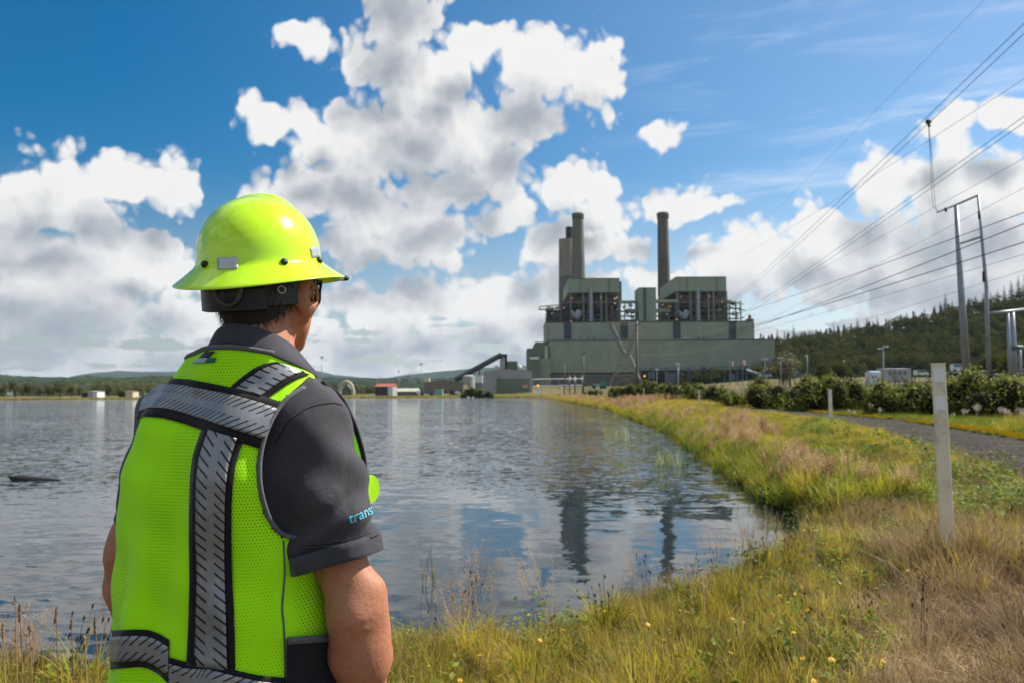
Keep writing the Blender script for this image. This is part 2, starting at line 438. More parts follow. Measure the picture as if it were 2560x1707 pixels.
# ripple slopes straight from vector noise, so that far water scatters as much as near water
def slopes(sc, stretch, rz, detail, amp):
    v_ = k.noise(k.map(pos, stretch, rot=(0, 0, R(rz))), sc, detail, .55, .2, out=1)
    v_ = k.v('SUBTRACT', v_, (.5, .5, .5))
    nd = k.n('ShaderNodeVectorMath', operation='SCALE'); k.put(nd.inputs[0], v_); k.put(nd.inputs['Scale'], amp); return nd.outputs[0]
sA = slopes(1.0, (.8, 2.2, 1), 8, 2, k.m('MULTIPLY', near_, .105))
sB = slopes(4.2, (.8, 1.9, 1), -12, 3, k.m('MULTIPLY', near_, .075))
sC = slopes(3.0, (1.0, 1.5, 1), 5, 3, k.m('MULTIPLY', k.m('MULTIPLY', chop, patch), .78))
sD = slopes(11.0, (1, 1.3, 1), 20, 2, k.m('ADD', .012, k.m('MULTIPLY', k.m('MULTIPLY', chop, patch), .44)))
sl = k.sep(k.v('ADD', k.v('ADD', sA, sB), k.v('ADD', sC, sD)))
k.put(b.inputs['Normal'], k.v('NORMALIZE', k.comb(sl[0], sl[1], 1.0)))
W = MB(); W.add([(-640, -40, 0), (60, -40, 0), (60, 430, 0), (-640, 430, 0)], [(0, 1, 2, 3)])
tag(W.build('pond_water', m), kind='structure')

# gravel road: a crowned sheet laid a little above the ground
m, k, b, out = new_mat('grey_gravel')
pos = k.n('ShaderNodeNewGeometry').outputs['Position']
v = k.n('ShaderNodeTexVoronoi'); k.put(v.inputs['Vector'], pos); v.inputs['Scale'].default_value = 34
st = k.n('ShaderNodeTexVoronoi'); k.put(st.inputs['Vector'], pos); st.inputs['Scale'].default_value = 9
nn = k.noise(pos, 1.1, 6, .6)
c = k.ramp(k.sep(v.outputs['Color'])[0], [(.1, (.040, .035, .031)), (.6, (.095, .084, .074)), (1, (.19, .172, .155))])
c = k.mix(k.ss(nn, .44, .60, 0, .7), c, (.15, .125, .095))
k.put(b.inputs['Base Color'], c); b.inputs['Roughness'].default_value = 1.0; b.inputs['Specular IOR Level'].default_value = .05
k.put(b.inputs['Normal'], k.bump(k.m('ADD', v.outputs['Distance'], k.m('MULTIPLY', st.outputs['Distance'], 2.2)), 1.0, .05))
ys = np.concatenate([np.arange(-11, 60, .4), np.arange(60, 436, 4.0)])
xl = np.interp(ys, ROADL[:, 1], ROADL[:, 0])
kx = np.linspace(0, 1, 9); V = []
dx = np.gradient(xl, ys); nx_, ny_ = 1 / np.hypot(1, dx), -dx / np.hypot(1, dx)
for i, y in enumerate(ys):
    for j, tt in enumerate(kx):
        wob = .16 * math.sin(y * 1.7 + j * 40) * (j in (0, 8)) + .1 * math.sin(y * 4.3) * (j in (0, 8))
        px_, py2 = xl[i] + nx_[i] * (tt * ROAD_W + wob), y + ny_[i] * (tt * ROAD_W + wob)
        V.append((px_, py2, 0))
V = np.array(V); V[:, 2] = ground(V[:, 0], V[:, 1]) + .012 + .035 * np.sin(np.tile(kx, len(ys)) * math.pi)
n = 9; ii = (np.arange(len(ys) - 1)[:, None] * n + np.arange(n - 1)[None]).ravel()
tag(link('gravel_road', np_mesh('gravel_road', V, np.stack([ii, ii + 1, ii + n + 1, ii + n], 1), smooth=True), m), kind='structure')

# far hills: forested ridges and blue mountains (terrain rising behind the plain)
def forest_mat(name, cols, sc):
    m, k, b, out = new_mat(name)
    pos = k.n('ShaderNodeNewGeometry').outputs['Position']
    v = k.n('ShaderNodeTexVoronoi'); k.put(v.inputs['Vector'], k.map(pos, (1, 1, 1.0))); v.inputs['Scale'].default_value = sc
    n1 = k.noise(pos, sc * .06, 6, .6); n2 = k.noise(pos, sc * .9, 4, .7)
    c = k.ramp(k.m('ADD', k.m('MULTIPLY', n1, .6), k.m('MULTIPLY', n2, .4)), [(.35, cols[0]), (.5, cols[1]), (.6, cols[2])])
    if len(cols) > 3: c = k.mix(k.m('MULTIPLY', k.ss(k.noise(k.map(pos, (.5, 1, 4)), sc * .11, 3, .5), .60, .64), .8), c, cols[3])
    k.put(b.inputs['Base Color'], c); b.inputs['Roughness'].default_value = 1; b.inputs['Specular IOR Level'].default_value = 0
    k.put(b.inputs['Normal'], k.bump(v.outputs['Distance'], 1.0, .6 / sc))
    return m
def ridge(name, pts, depth, mat, nx=220, ny=40, rough=.06, seed=0., trees=0.0):
    """pts: (photo x, photo y, distance) along the crest; the slope falls towards the camera over `depth` metres"""
    px = np.array([p[0] for p in pts], float); py = np.array([p[1] for p in pts], float); D = np.array([p[2] for p in pts], float)
    xs = np.linspace(px[0], px[-1], nx); V = []
    pyi = np.interp(xs, px, py); Di = np.interp(xs, px, D)
    for a, bb, dd in zip(xs, pyi, Di):
        c = at(a, bb, dd); h = c[2]
        for j in range(ny):
            t = j / (ny - 1); yy = dd - depth * (1 - t); xx = c[0] * (1 - .25 * (1 - t) * depth / dd)
            z = 3 + (h - 3) * smooth(np.array(t * 1.02)) ** .9
            z += rough * h * float(vnoise(xx, yy, 6.0 / depth, seed)) * math.sin(t * math.pi)
            if trees: z += trees * (float(vnoise(xx, yy, .045, seed + 2)) * .5 + random.random() * .7) * min(1, t * 4)
            V.append((xx, yy, z))
        V.append((c[0] * 1.05, dd + depth * .35, -2))
    n = ny + 1; ii = (np.arange(nx - 1)[:, None] * n + np.arange(ny)[None]).ravel()
    return tag(link(name, np_mesh(name, V, np.stack([ii, ii + n, ii + n + 1, ii + 1], 1), smooth=False), mat), kind='structure')
MF1 = forest_mat('conifer_slope', [(.014, .026, .014), (.024, .040, .018), (.045, .060, .026)], .06)
MF2 = forest_mat('clearcut_slope', [(.018, .030, .014), (.035, .048, .02), (.07, .075, .03), (.26, .20, .13)], .06)
ridge('hill', [(-500, 944, 3000), (-150, 937, 3000), (0, 942, 2900), (90, 945, 2900), (190, 950, 3000), (240, 944, 3000), (340, 949, 3100), (480, 951, 3200), (640, 947, 3200), (800, 948, 3200), (900, 950, 3200), (1010, 950, 3200), (1150, 951, 3200), (1300, 950, 3200), (1700, 950, 3200), (2300, 946, 3200)], 1300, MF1, seed=1., trees=11)
ridge('hill', [(180, 972, 1500), (260, 958, 1500), (330, 950, 1500), (400, 946, 1500), (520, 947, 1500), (700, 958, 1500), (880, 974, 1500)], 600, MF2, nx=120, ny=26, seed=4., trees=6)
ridge('mountain', [(150, 960, 9000), (270, 932, 9000), (300, 928, 9000), (360, 930, 9200), (430, 931, 9200), (560, 930, 9000), (720, 930, 9000), (800, 928, 9000), (840, 938, 9000), (960, 948, 9000), (1010, 939, 8800), (1090, 931, 8700), (1170, 923, 8600), (1300, 915, 8600), (1420, 918, 8600), (1700, 930, 9000), (2300, 950, 9000)], 2600, MF1, nx=160, ny=24, seed=7., trees=12)
ridge('mountain', [(-900, 950, 9000), (-500, 935, 9000), (-200, 944, 9000), (150, 968, 9000)], 2600, MF1, nx=50, ny=16, seed=9.)

# the wooded hillside behind the plant, right
HX = np.array([1500, 1800, 1940, 2060, 2160, 2250, 2350, 2440, 2500, 2560, 2700, 2900, 3300.])
HT = np.array([915, 888, 866, 860, 838, 824, 800, 784, 770, 748, 722, 690, 670.])    # crest of the ground under the trees
HD = np.array([880, 840, 800, 770, 740, 720, 700, 680, 670, 660, 640, 600, 560.])
def hillside():
    nx, ny = 160, 40; V = np.zeros((nx, ny, 3))
    for i, a in enumerate(np.linspace(HX[0], HX[-1], nx)):
        dd = np.interp(a, HX, HD); c = at(a, np.interp(a, HX, HT), dd)
        for j in range(ny):
            t = j / (ny - 1); yy = dd - 270 * (1 - t); xx = c[0] - (1 - t) * 55
            zb = float(ground(np.array(xx), np.array(yy))) - .5
            s_ = float(smooth(np.array(t))) * .55 + .45 * t
            V[i, j] = (xx, yy, zb + (c[2] - zb) * s_ + 3 * float(vnoise(xx, yy, .025, 2)) * math.sin(t * 3.1))
    return V
HV = hillside()
n = HV.shape[1]; ii = (np.arange(HV.shape[0] - 1)[:, None] * n + np.arange(n - 1)[None]).ravel()
tag(link('wooded_hill', np_mesh('wooded_hill', HV.reshape(-1, 3), np.stack([ii, ii + n, ii + n + 1, ii + 1], 1), smooth=True), MF1), kind='structure')
def hill_pt(u, t):
    i = min(max(u, 0), 1) * (HV.shape[0] - 1.001); j = min(max(t, 0), 1) * (HV.shape[1] - 1.001); i0, j0 = int(i), int(j); a, b_ = i - i0, j - j0
    return (HV[i0, j0] * (1 - a) + HV[i0 + 1, j0] * a) * (1 - b_) + (HV[i0, j0 + 1] * (1 - a) + HV[i0 + 1, j0 + 1] * a) * b_
# ================================================================== POWER PLANT AND BUILDINGS
def zp(x, y, Y): return at(1300 + x / 3.136, 500 + y / 3.136, Y)          # places measured on an enlargement of the plant
def clad(name, col, rib=1.6, var=.10, dirt=None):
    m, k, b, out = new_mat(name)
    tc = k.n('ShaderNodeTexCoord').outputs['Object']; s = k.sep(tc)
    u = k.m('ADD', s[0], s[1])
    w = k.m('ABSOLUTE', k.m('SUBTRACT', k.m('FRACT', k.m('ADD', k.m('DIVIDE', u, rib), 500.0)), .5))
    panel = k.n('ShaderNodeTexWhiteNoise', noise_dimensions='2D')
    k.put(panel.inputs['Vector'], k.comb(k.m('FLOOR', k.m('DIVIDE', u, rib * 4)), k.m('FLOOR', k.m('DIVIDE', s[2], 9.0)), 0.0))
    n1 = k.noise(k.map(tc, (1, 1, .35)), .09, 6, .65)
    c = k.ramp(k.m('ADD', k.m('MULTIPLY', n1, .75), k.m('MULTIPLY', panel.outputs['Value'], .25)), [(.3, tuple(x * (1 - var) for x in col)), (.7, tuple(x * (1 + var) for x in col))])
    st = k.ss(k.noise(k.map(tc, (1.2, 1.2, .05)), .9, 4, .6), .55, .8, 0, .35)
    c = k.mix(st, c, dirt or tuple(x * .55 for x in col))
    c = k.mix(k.ss(w, .06, .0, 0, .35), c, tuple(x * .45 for x in col))
    k.put(b.inputs['Base Color'], c); b.inputs['Roughness'].default_value = .6; b.inputs['Specular IOR Level'].default_value = .3
    k.put(b.inputs['Normal'], k.bump(w, .5, .12))
    return m
M_GREEN = clad('green_cladding', (.265, .300, .220)); M_GREEN2 = clad('dark_green_cladding', (.135, .165, .120))
M_TAN = clad('brown_cladding', (.20, .165, .125)); M_GREYC = clad('grey_cladding', (.36, .36, .35)); M_BASE = clad('base_concrete', (.145, .13, .115), rib=2.6)
M_LOUV = clad('louvre_metal', (.050, .055, .060), rib=.9)
M_STEEL = pm('grey_green_steel', (.17, .175, .13), rough=.6, scale=.3)
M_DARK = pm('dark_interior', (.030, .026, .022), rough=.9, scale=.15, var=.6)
M_BRN = pm('rusty_equipment', (.17, .13, .10), rough=.8, scale=.25, var=.35)
M_SILV = pm('silver_pipe', (.38, .42, .46), rough=.4, metal=.3, scale=.3)
M_TEAL = pm('teal_strip', (.02, .10, .085))
M_BLUEG = pm('blue_grey_steel', (.13, .16, .19), scale=.4)
M_WHITE = pm('white_paint', (.72, .72, .70), scale=.6, var=.08)
M_WOODP = pm('weathered_pole', (.15, .125, .10), scale=2, stretch=(1, 1, .1), var=.3)
M_GALV = pm('galvanised_steel', (.30, .33, .36), rough=.45, metal=.35, scale=.8, var=.2)
M_RED = pm('red_paint', (.40, .05, .035)); M_BLUE = pm('blue_paint', (.04, .14, .33))
M_TGRN = pm('bright_green_paint', (.03, .28, .10))
m, k, b, out = new_mat('lamp_glow'); b.inputs['Base Color'].default_value = (1, .5, .15, 1); b.inputs['Emission Color'].default_value = (1, .38, .06, 1); b.inputs['Emission Strength'].default_value = .9; M_LAMP = m

YP = 600.0
pl = empty('power_plant', at(1640, 985, YP + 40), 'long green-clad power station with two boiler houses on its roof', 'power plant')
def boxz(q, x0, x1, y0, y1, Y, depth):
    """box whose front face fills x0..x1, y0..y1 of the enlargement at distance Y"""
    a = zp(x0, y1, Y); c = zp(x1, y0, Y); q.box((a[0], Y, a[2]), (c[0], Y + depth, c[2])); return q
def part(name, mat, *a, parent=None, **kw):
    q = MB(); boxz(q, *a); return q.build(name, mat, parent or pl, **kw)
gz = 4.0
# halls
part('lower_hall', M_GREEN, 236, 1996, 1098, 1352, YP, 75)
part('base_wall', M_BASE, 240, 1990, 1352, 1500, YP + 1.2, 70)
part('upper_hall', M_GREEN, 205, 1836, 955, 1110, YP + 22, 50)
part('roof_edge', M_STEEL, 232, 2000, 1092, 1098, YP - .4, 76)
part('roof_edge', M_STEEL, 200, 1840, 949, 955, YP + 21.6, 51)
for x0, x1 in ((346, 402), (790, 846), (1203, 1257), (1640, 1693)):
    part('louvre_panel', M_LOUV, x0, x1, 955.5, 1090, YP + 21.5, .4)
for x in (470, 532, 580, 1402, 1436): part('roof_vent', M_BRN, x, x + 9, 1072, 1098, YP + 6, 4)
# low annexe at the left end
an = empty('coal_annexe', zp(130, 1480, YP - 6), 'dark green annexe with sloping roof at the left end of the power station', 'building')
part('wall', M_GREEN2, 58, 160, 1160, 1500, YP - 14, 40, parent=an)
q = MB(); a0 = zp(95, 1160, YP - 4); a1 = zp(120, 1112, YP - 4); a2 = zp(200, 1112, YP - 4); a3 = zp(200, 1500, YP - 4); a4 = zp(95, 1500, YP - 4)
q.prism([(p[0], p[2]) for p in (a4, a3, a2, a1, a0)], YP - 4, YP + 30); q.build('upper_wall', M_GREEN2, an)
part('window_strip', M_WHITE, 76, 150, 1228, 1246, YP - 14.4, .5, parent=an)
part('window_strip', M_WHITE, 178, 200, 1240, 1252, YP - 4.4, .5, parent=an)
part('wall', M_GREEN, 160, 236, 1240, 1500, YP - 6, 30, parent=an)
# boiler houses on the roof
boilers = []
for bi, (x0, x1, yt, yb, dx) in enumerate(((380, 780, 617, 727, 0), (1222, 1616, 606, 716, 845))):
    Yb = YP + 40
    part('boiler_casing', M_GREEN, x0, x1, yt, yb, Yb, 68)
    part('casing_edge', M_STEEL, x0 - 2, x1 + 2, yt - 5, yt, Yb - .4, 69)
    for sx in (x0 + 88, x0 + 318): part('casing_seam', M_GREEN2, sx, sx + 4, yt + .5, yb, Yb - .5, .4)
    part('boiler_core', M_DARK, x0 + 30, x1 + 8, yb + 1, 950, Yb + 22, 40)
    part('furnace', M_BRN, x0 + 25, x1 - 5, yb + 25, 815, Yb + 12, 8)
    part('hopper', M_BRN, x0 + 320, x1 + 5, 868, 944, Yb + 8, 9)
    part('hopper', M_BRN, x0 + 210, x0 + 260, 770, 850, Yb + 9, 9)
    for j, cx in enumerate((10, 112, 155, 252, 292, 392)):
        part('column', M_STEEL, x0 + cx, x0 + cx + 11, yb + 1, 952, Yb + 2, 2.2)
    for cx, w in ((172, 12), (183, 6)): part('riser_pipe', M_SILV, x0 + cx, x0 + cx + w, 700 + bi * -8, 952, Yb - 1.5, 3)
    for yy in (797, 828, 868, 908, 936): part('floor_beam', M_STEEL, x0 - 2, x1 + 18, yy, yy + (9 if yy == 797 else 5), Yb + .5 + yy * .002, 1.0)
    q = MB()
    for ax_, ay, bx, by in ((20, 872, 62, 928), (90, 868, 62, 928), (30, 885, 60, 905), (26, 905, 58, 915)):
        q.bar(zp(x0 + ax_, ay, Yb - .8), zp(x0 + bx, by, Yb - .8), 1.6 if ax_ != 90 else 3.4)
    q.build('sloping_duct', M_SILV, pl)
    q = MB(); r_ = random.Random(bi + 3)
    for _ in range(70):
        X = x0 + r_.uniform(0, 400); Yy = r_.uniform(yb + 10, 945); L_ = r_.uniform(8, 46); d_ = r_.choice((0, 0, 1, 2)); Yd = Yb + r_.uniform(3, 12)
        e = (X + L_, Yy) if d_ == 0 else (X, Yy + L_ * .7) if d_ == 1 else (X + L_ * .6, Yy + L_ * .5)
        q.bar(zp(X, Yy, Yd), zp(*e, Yd), r_.uniform(.4, 1.1))
    tag(q.build('pipework', M_BRN if bi else M_STEEL, pl), kind='stuff')
# open steelwork beside and between them
q = MB(); r_ = random.Random(11)
def floors(q, x0, x1, ys, Y, dep=10, t=4):
    for yy in ys: boxz(q, x0, x1, yy, yy + t, Y, dep)
def legs(q, xs, y0, y1, Y, w=4):
    for x in xs: boxz(q, x, x + w, y0, y1, Y, 1.2)
for args in ((200, 335, (862, 895, 922, 945)), (795, 940, (868, 905, 940)), (1075, 1245, (905, 940)), (1625, 1735, (800, 845, 885, 925))):
    floors(q, *args, YP + 36)
legs(q, (205, 262, 318), 838, 950, YP + 35); legs(q, (820, 870, 920), 800, 950, YP + 35); legs(q, (1100, 1165, 1220), 800, 950, YP + 35); legs(q, (1640, 1690, 1730), 790, 945, YP + 35)
for _ in range(110):
    z0 = r_.choice(((200, 330, 840), (795, 940, 800), (1075, 1240, 800), (1625, 1745, 790)))
    X = r_.uniform(z0[0], z0[1]); Yy = r_.uniform(z0[2], 945); L_ = r_.uniform(8, 34)
    e = (X + L_, Yy + r_.uniform(-4, 4)) if r_.random() < .6 else (X + r_.uniform(-6, 6), min(948, Yy + L_)); Yd = YP + r_.uniform(30, 48)
    q.bar(zp(X, Yy, Yd), zp(*e, Yd), r_.uniform(.3, .9))
pts = [zp(x, y, YP + 34) for x, y in ((148, 862), (156, 838), (210, 832), (312, 826))]
q.tube(pts, .5, 5); q.bar(zp(150, 862, YP + 34), zp(320, 850, YP + 34), .8)
q.bar(zp(1640, 790, YP + 34), zp(1755, 818, YP + 34), .6)
tag(q.build('steelwork', M_STEEL, pl), kind='stuff')
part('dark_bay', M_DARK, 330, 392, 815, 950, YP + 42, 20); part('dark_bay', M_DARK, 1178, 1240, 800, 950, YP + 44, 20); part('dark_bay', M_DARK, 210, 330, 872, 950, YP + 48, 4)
part('gallery', M_GREEN, 780, 940, 789, 806, YP + 30, 8); part('gallery', M_GREEN, 1064, 1236, 781, 803, YP + 30, 8)
part('gallery', M_GREEN, 840, 945, 856, 880, YP + 32, 8); part('gallery', M_GREEN, 1070, 1176, 853, 878, YP + 32, 8)
part('lift_tower', M_GREEN, 936, 1066, 686, 952, YP + 24, 22); part('teal_strip', M_TEAL, 969, 988, 688, 948, YP + 23.6, .5)
part('downpipe', M_BRN, 784, 796, 640, 790, YP + 44, 3)
part('roof_plant', M_BRN, 1800, 1812, 902, 950, YP + 30, 4); part('roof_plant', M_BRN, 1784, 1832, 932, 950, YP + 31, 5)
# pipe rack and dark slabs along the foot, coloured as the shade of openings
part('foot_shade_slab', M_DARK, 935, 1330, 1330, 1440, YP - .5, 2.0); part('foot_shade_slab', M_DARK, 1335, 1840, 1325, 1450, YP - .5, 2.0)
q = MB()
for x0, x1, y in ((935, 1330, 1310), (1505, 1850, 1300), (1330, 1460, 1328)): boxz(q, x0, x1, y, y + 8, YP - 8, 2)
for x in (938, 1040, 1140, 1240, 1318, 1335, 1455, 1500, 1600, 1700, 1775, 1845): boxz(q, x, x + 6, 1306, 1450, YP - 8, 1.4)
for a_, b_ in (((1775, 1330), (1905, 1372)), ((1780, 1345), (1900, 1385))): q.bar(zp(*a_, YP - 10), zp(*b_, YP - 10), 1.6)
q.build('pipe_rack', M_BLUEG, pl)
for x0, x1, y0, y1 in ((1010, 1060, 1345, 1395), (1145, 1230, 1350, 1440), (1640, 1690, 1360, 1420), (1360, 1430, 1345, 1400)): part('shed', M_BLUEG, x0, x1, y0, y1, YP - 6, 4)
# lamps that are lit in the photograph
for x, y in ((412, 770), (635, 768), (760, 768), (345, 848), (402, 953), (222, 960), (307, 960), (808, 860), (826, 846), (1085, 766), (1120, 824), (1178, 838), (1265, 760), (1484, 756), (1398, 762), (1660, 858), (1584, 800), (1228, 938), (1150, 895), (976, 1376), (497, 960)):
    q = MB(); q.ball(zp(x, y, YP - 12 if y > 1000 else YP + 28), .7 if y > 1000 else .34, 8, 5); q.build('lamp', M_LAMP, pl)

# chimneys
def stack_mat(name, lo, hi, cut):
    m, k, b, out = new_mat(name)
    tc = k.n('ShaderNodeTexCoord').outputs['Object']; z = k.sep(tc)[2]
    n1 = k.noise(k.map(tc, (1, 1, .12)), .25, 6, .65); n2 = k.noise(k.map(tc, (.1, .1, 1)), .35, 3, .5)
    c = k.mix(k.m('GREATER_THAN', z, cut), lo, hi)
    c = k.mix(k.ss(n1, .4, .75, 0, .55), c, tuple(x * .55 for x in lo)); c = k.mix(k.ss(n2, .5, .7, 0, .25), c, tuple(x * 1.3 for x in lo))
    k.put(b.inputs['Base Color'], c); b.inputs['Roughness'].default_value = .9
    rings = k.m('FRACT', k.m('DIVIDE', z, 2.3)); k.put(b.inputs['Normal'], k.bump(k.m('ADD', rings, n1), .25, .2))
    return m
def chimney(label, xt0, xt1, yt, xb0, xb1, yb, Y, mat, rim=True):
    a, b_ = zp(xt0, yt, Y), zp(xt1, yt, Y); c, d = zp(xb0, yb, Y), zp(xb1, yb, Y)
    rt, rb = (b_[0] - a[0]) / 2, (d[0] - c[0]) / 2; H = a[2]; cx = (a[0] + b_[0]) / 2 * .5 + (c[0] + d[0]) / 2 * .5
    base = 6.0; hb = c[2]; rbase = rb + (rb - rt) * (hb - base) / max(H - hb, 1)
    o = empty('chimney', (cx, Y, base), label, 'chimney', 'tall chimneys of the power station')
    q = MB(); q.lathe((cx, Y, base), [(rbase, 0), (rb, hb - base), (rt, H - base - 3.5)] + ([(rt * 1.12, H - base - 3.0), (rt * 1.14, H - base - 1.2), (rt * 1.02, H - base - .3), (rt * .95, H - base)] if rim else [(rt, H - base)]), 32)
    q.build('shaft', mat, o, smooth=False)
    return o, cx, H, rt
SM1 = stack_mat('chimney_concrete', (.155, .130, .100), (.155, .165, .120), 86)
SM2 = stack_mat('chimney_dark_concrete', (.115, .095, .072), (.14, .12, .095), 118)
SM3 = stack_mat('chimney_banded_concrete', (.165, .150, .135), (.30, .245, .19), 112)
o, cx, H, rt = chimney('tall chimney with paler green upper part, left of the lift tower', 409, 495, 106, 407, 514, 615, 730, SM1)
o2, cx2, H2, rt2 = chimney('slender dark brown chimney rising behind the right boiler house', 1074, 1158, 102, 1084, 1182, 740, 730, SM2)
o3, cx3, H3, rt3 = chimney('broad banded grey chimney with a tan top and dark flue, leftmost chimney', 302, 426, 312, 306, 440, 800, 800, SM3, rim=False)
a = zp(358, 258, 800); c = zp(414, 300, 800)
q = MB(); q.lathe(((a[0] + c[0]) / 2, 800, H3 - .2), [((c[0] - a[0]) / 2, 0), ((c[0] - a[0]) / 2, 12.5), ((c[0] - a[0]) / 2 - .6, 13)], 20); q.build('flue', M_DARK, o3)
for oo, ccx, hh, r_, Y in ((o, cx, H, rt, 730), (o2, cx2, H2, rt2, 730)):
    q = MB(); q.lathe((ccx, Y, hh - 5), [(r_ * 1.02, 0), (r_ * 1.16, .05), (r_ * 1.16, .35), (r_ * 1.02, .4)], 28); q.build('gallery_ring', M_DARK, oo)
# steam drifting from the flue
m = bpy.data.materials.new('steam'); m.use_nodes = True; m.node_tree.nodes.clear(); k = NG(m.node_tree)
out = k.n('ShaderNodeOutputMaterial'); pv = k.n('ShaderNodeVolumePrincipled'); k.put(out.inputs['Volume'], pv.outputs[0])
tc = k.n('ShaderNodeTexCoord').outputs['Object']
dd = k.v('LENGTH', k.v('MULTIPLY', tc, (1 / 30.0, 1 / 14.0, 1 / 13.0)))
nz = k.noise(tc, .075, 5, .62, .6)
k.put(pv.inputs['Density'], k.m('MULTIPLY', k.ss(k.m('SUBTRACT', k.m('MULTIPLY', nz, 1.7), k.m('ADD', dd, .12)), .0, .45), .16))
pv.inputs['Color'].default_value = (.93, .94, .96, 1); pv.inputs['Anisotropy'].default_value = .3
q = MB(); q.ball((0, 0, 0), (32, 15, 14.5), 20, 12); st = q.build('steam_plume', m, None, origin=(0, 0, 0)); c = zp(520, 300, 805); st.location = c.tolist()
tag(st, 'pale grey steam drifting from the flue behind the tall chimney', 'steam'); st['kind'] = 'stuff'

# ------------------------------------------------------------------ buildings and things beyond the far shore
def shed(name, label, cat, x0, x1, yt, yb, Y, depth, wall, roof=None, pitch=0.0, rz=0.0, group=None, eave=.25, ridge_axis='x'):
    a, c = at(x0, yb, Y), at(x1, yt, Y); w = c[0] - a[0]; h = c[2] - a[2]; g0 = float(ground(np.array(a[0]), np.array(Y))); z0 = min(a[2], g0) - .3
    o = empty(name, ((a[0] + c[0]) / 2, Y, z0), label, cat, group)
    q = MB()
    if ridge_axis == 'y':      # gable faces us
        q.prism([(a[0], z0), (c[0], z0), (c[0], c[2] - pitch), ((a[0] + c[0]) / 2, c[2]), (a[0], c[2] - pitch)], Y, Y + depth)
    else: q.box((a[0], Y, z0), (c[0], Y + depth, c[2] - pitch))
    q.build('wall', wall, o)
    if roof is not None:
        q = MB(); t = .18
        if ridge_axis == 'y':
            xm = (a[0] + c[0]) / 2; L_ = (a[0] - eave, c[2] - pitch - .02); Rr = (c[0] + eave, c[2] - pitch - .02); T = (xm, c[2] + .02)
            q.prism([L_, (T[0], T[1]), Rr, (Rr[0], Rr[1] + t), (T[0], T[1] + t), (L_[0], L_[1] + t)], Y - eave, Y + depth + eave)
        else:
            z1 = c[2] - pitch
            ym = Y + depth / 2; q.add([(a[0] - eave, Y - eave, z1), (c[0] + eave, Y - eave, z1), (c[0] + eave, ym, z1 + max(pitch, .1)), (a[0] - eave, ym, z1 + max(pitch, .1)), (c[0] + eave, Y + depth + eave, z1), (a[0] - eave, Y + depth + eave, z1)],
                  [(0, 1, 2, 3), (3, 2, 4, 5), (0, 3, 5), (1, 4, 2), (0, 5, 4, 1)])
        q.build('roof', roof, o)
    return o
def add_box_part(o, name, mat, x0, x1, yt, yb, Y, depth=.4):
    a, c = at(x0, yb, Y), at(x1, yt, Y); q = MB(); q.box((a[0], Y, a[2]), (c[0], Y + depth, c[2])); return q.build(name, mat, o)
M_CREAM = clad('cream_cladding', (.55, .50, .36)); M_PALE = clad('white_cladding', (.66, .66, .64)); M_TILE = pm('red_roof', (.38, .10, .06), scale=.5)
M_GRND = clad('green_door', (.15, .19, .13)); M_PALEG = pm('pale_roof', (.45, .45, .33), scale=.4)
o = shed('shed', 'small white-ended grey shed with dark lean-to at the far left shore', 'shed', 219, 243, 976, 993, 425, 8, M_PALE, M_GREYC, .3)
add_box_part(o, 'lean_to', M_DARK, 204, 219, 981, 993, 426, 6); add_box_part(o, 'side_wall', M_GREYC, 219, 231, 977, 993, 424.6, .3)
o = shed('shed', 'cream hut with brown roof on the far left shore beside the worker', 'hut', 313, 332, 975.5, 992, 425, 7, M_CREAM, M_BRN, .4)
add_box_part(o, 'lean_to', M_DARK, 296, 313, 979, 992, 426, 6)
o = shed('storage_tank', 'low white tank trailer on the far shore by the vest', 'trailer', 359, 372, 982, 991, 425, 3, M_PALE)
sg = empty('shore_sign', at(31, 995, 415), 'white board sign on a pole at the far left water edge', 'sign')
add_box_part(sg, 'board', M_WHITE, 17, 30, 979, 987, 414.8, .2); q = MB(); q.bar(at(31, 974, 415), at(31, 998, 415), .35); q.build('pole', M_GALV, sg)
# arch structure, red-roofed shed, green low shed, brown warehouse, tank, conveyor, white hall
ar = empty('arched_frame', at(866, 986, 420), 'cream arched frame over a dark green gable right behind the worker\'s shoulder', 'arch')
q = MB(); q.tube([at(866 + 17 * math.cos(t), 984 - 31 * math.sin(t) ** .8 if 0 < t < math.pi else 984, 420) for t in np.linspace(0, math.pi, 15)], .9, 8); q.build('arch', M_CREAM, ar)
q = MB(); q.prism([(at(853, 985, 422)[0], at(853, 985, 422)[2] - .3), (at(880, 985, 422)[0], at(853, 985, 422)[2] - .3), (at(880, 975, 422)[0], at(880, 975, 422)[2]), (at(867, 960, 422)[0], at(867, 960, 422)[2]), (at(853, 975, 422)[0], at(853, 975, 422)[2])], 422, 432); q.build('gable', M_GREEN2, ar)
o = shed('shed', 'grey shed with rusty red roof and white end standing at the far shore', 'shed', 938, 982, 957, 987, 412, 16, M_GREYC, M_TILE, 1.6, ridge_axis='x')
add_box_part(o, 'white_end', M_PALE, 970, 982, 964.5, 987, 411.6, .3); add_box_part(o, 'dark_side', M_LOUV, 938, 969, 966, 987, 411.7, .2)
o = shed('shed', 'low dark green shed with pale roof beside the red-roofed shed', 'shed', 984, 1041, 969, 984, 430, 20, M_GREEN2, M_PALEG, 1.8)
o = shed('warehouse', 'wide brown warehouse below the coal conveyor', 'warehouse', 1059, 1158, 949, 984, 450, 45, M_TAN, M_TAN, 2.0, ridge_axis='y')
add_box_part(o, 'cream_vent', M_CREAM, 1059, 1073, 944, 952, 455, 6)
o = shed('container', 'pale teal container open to the right before the brown warehouse', 'container', 1087, 1106, 971, 984, 425, 5, pm('teal_paint', (.20, .38, .30)))
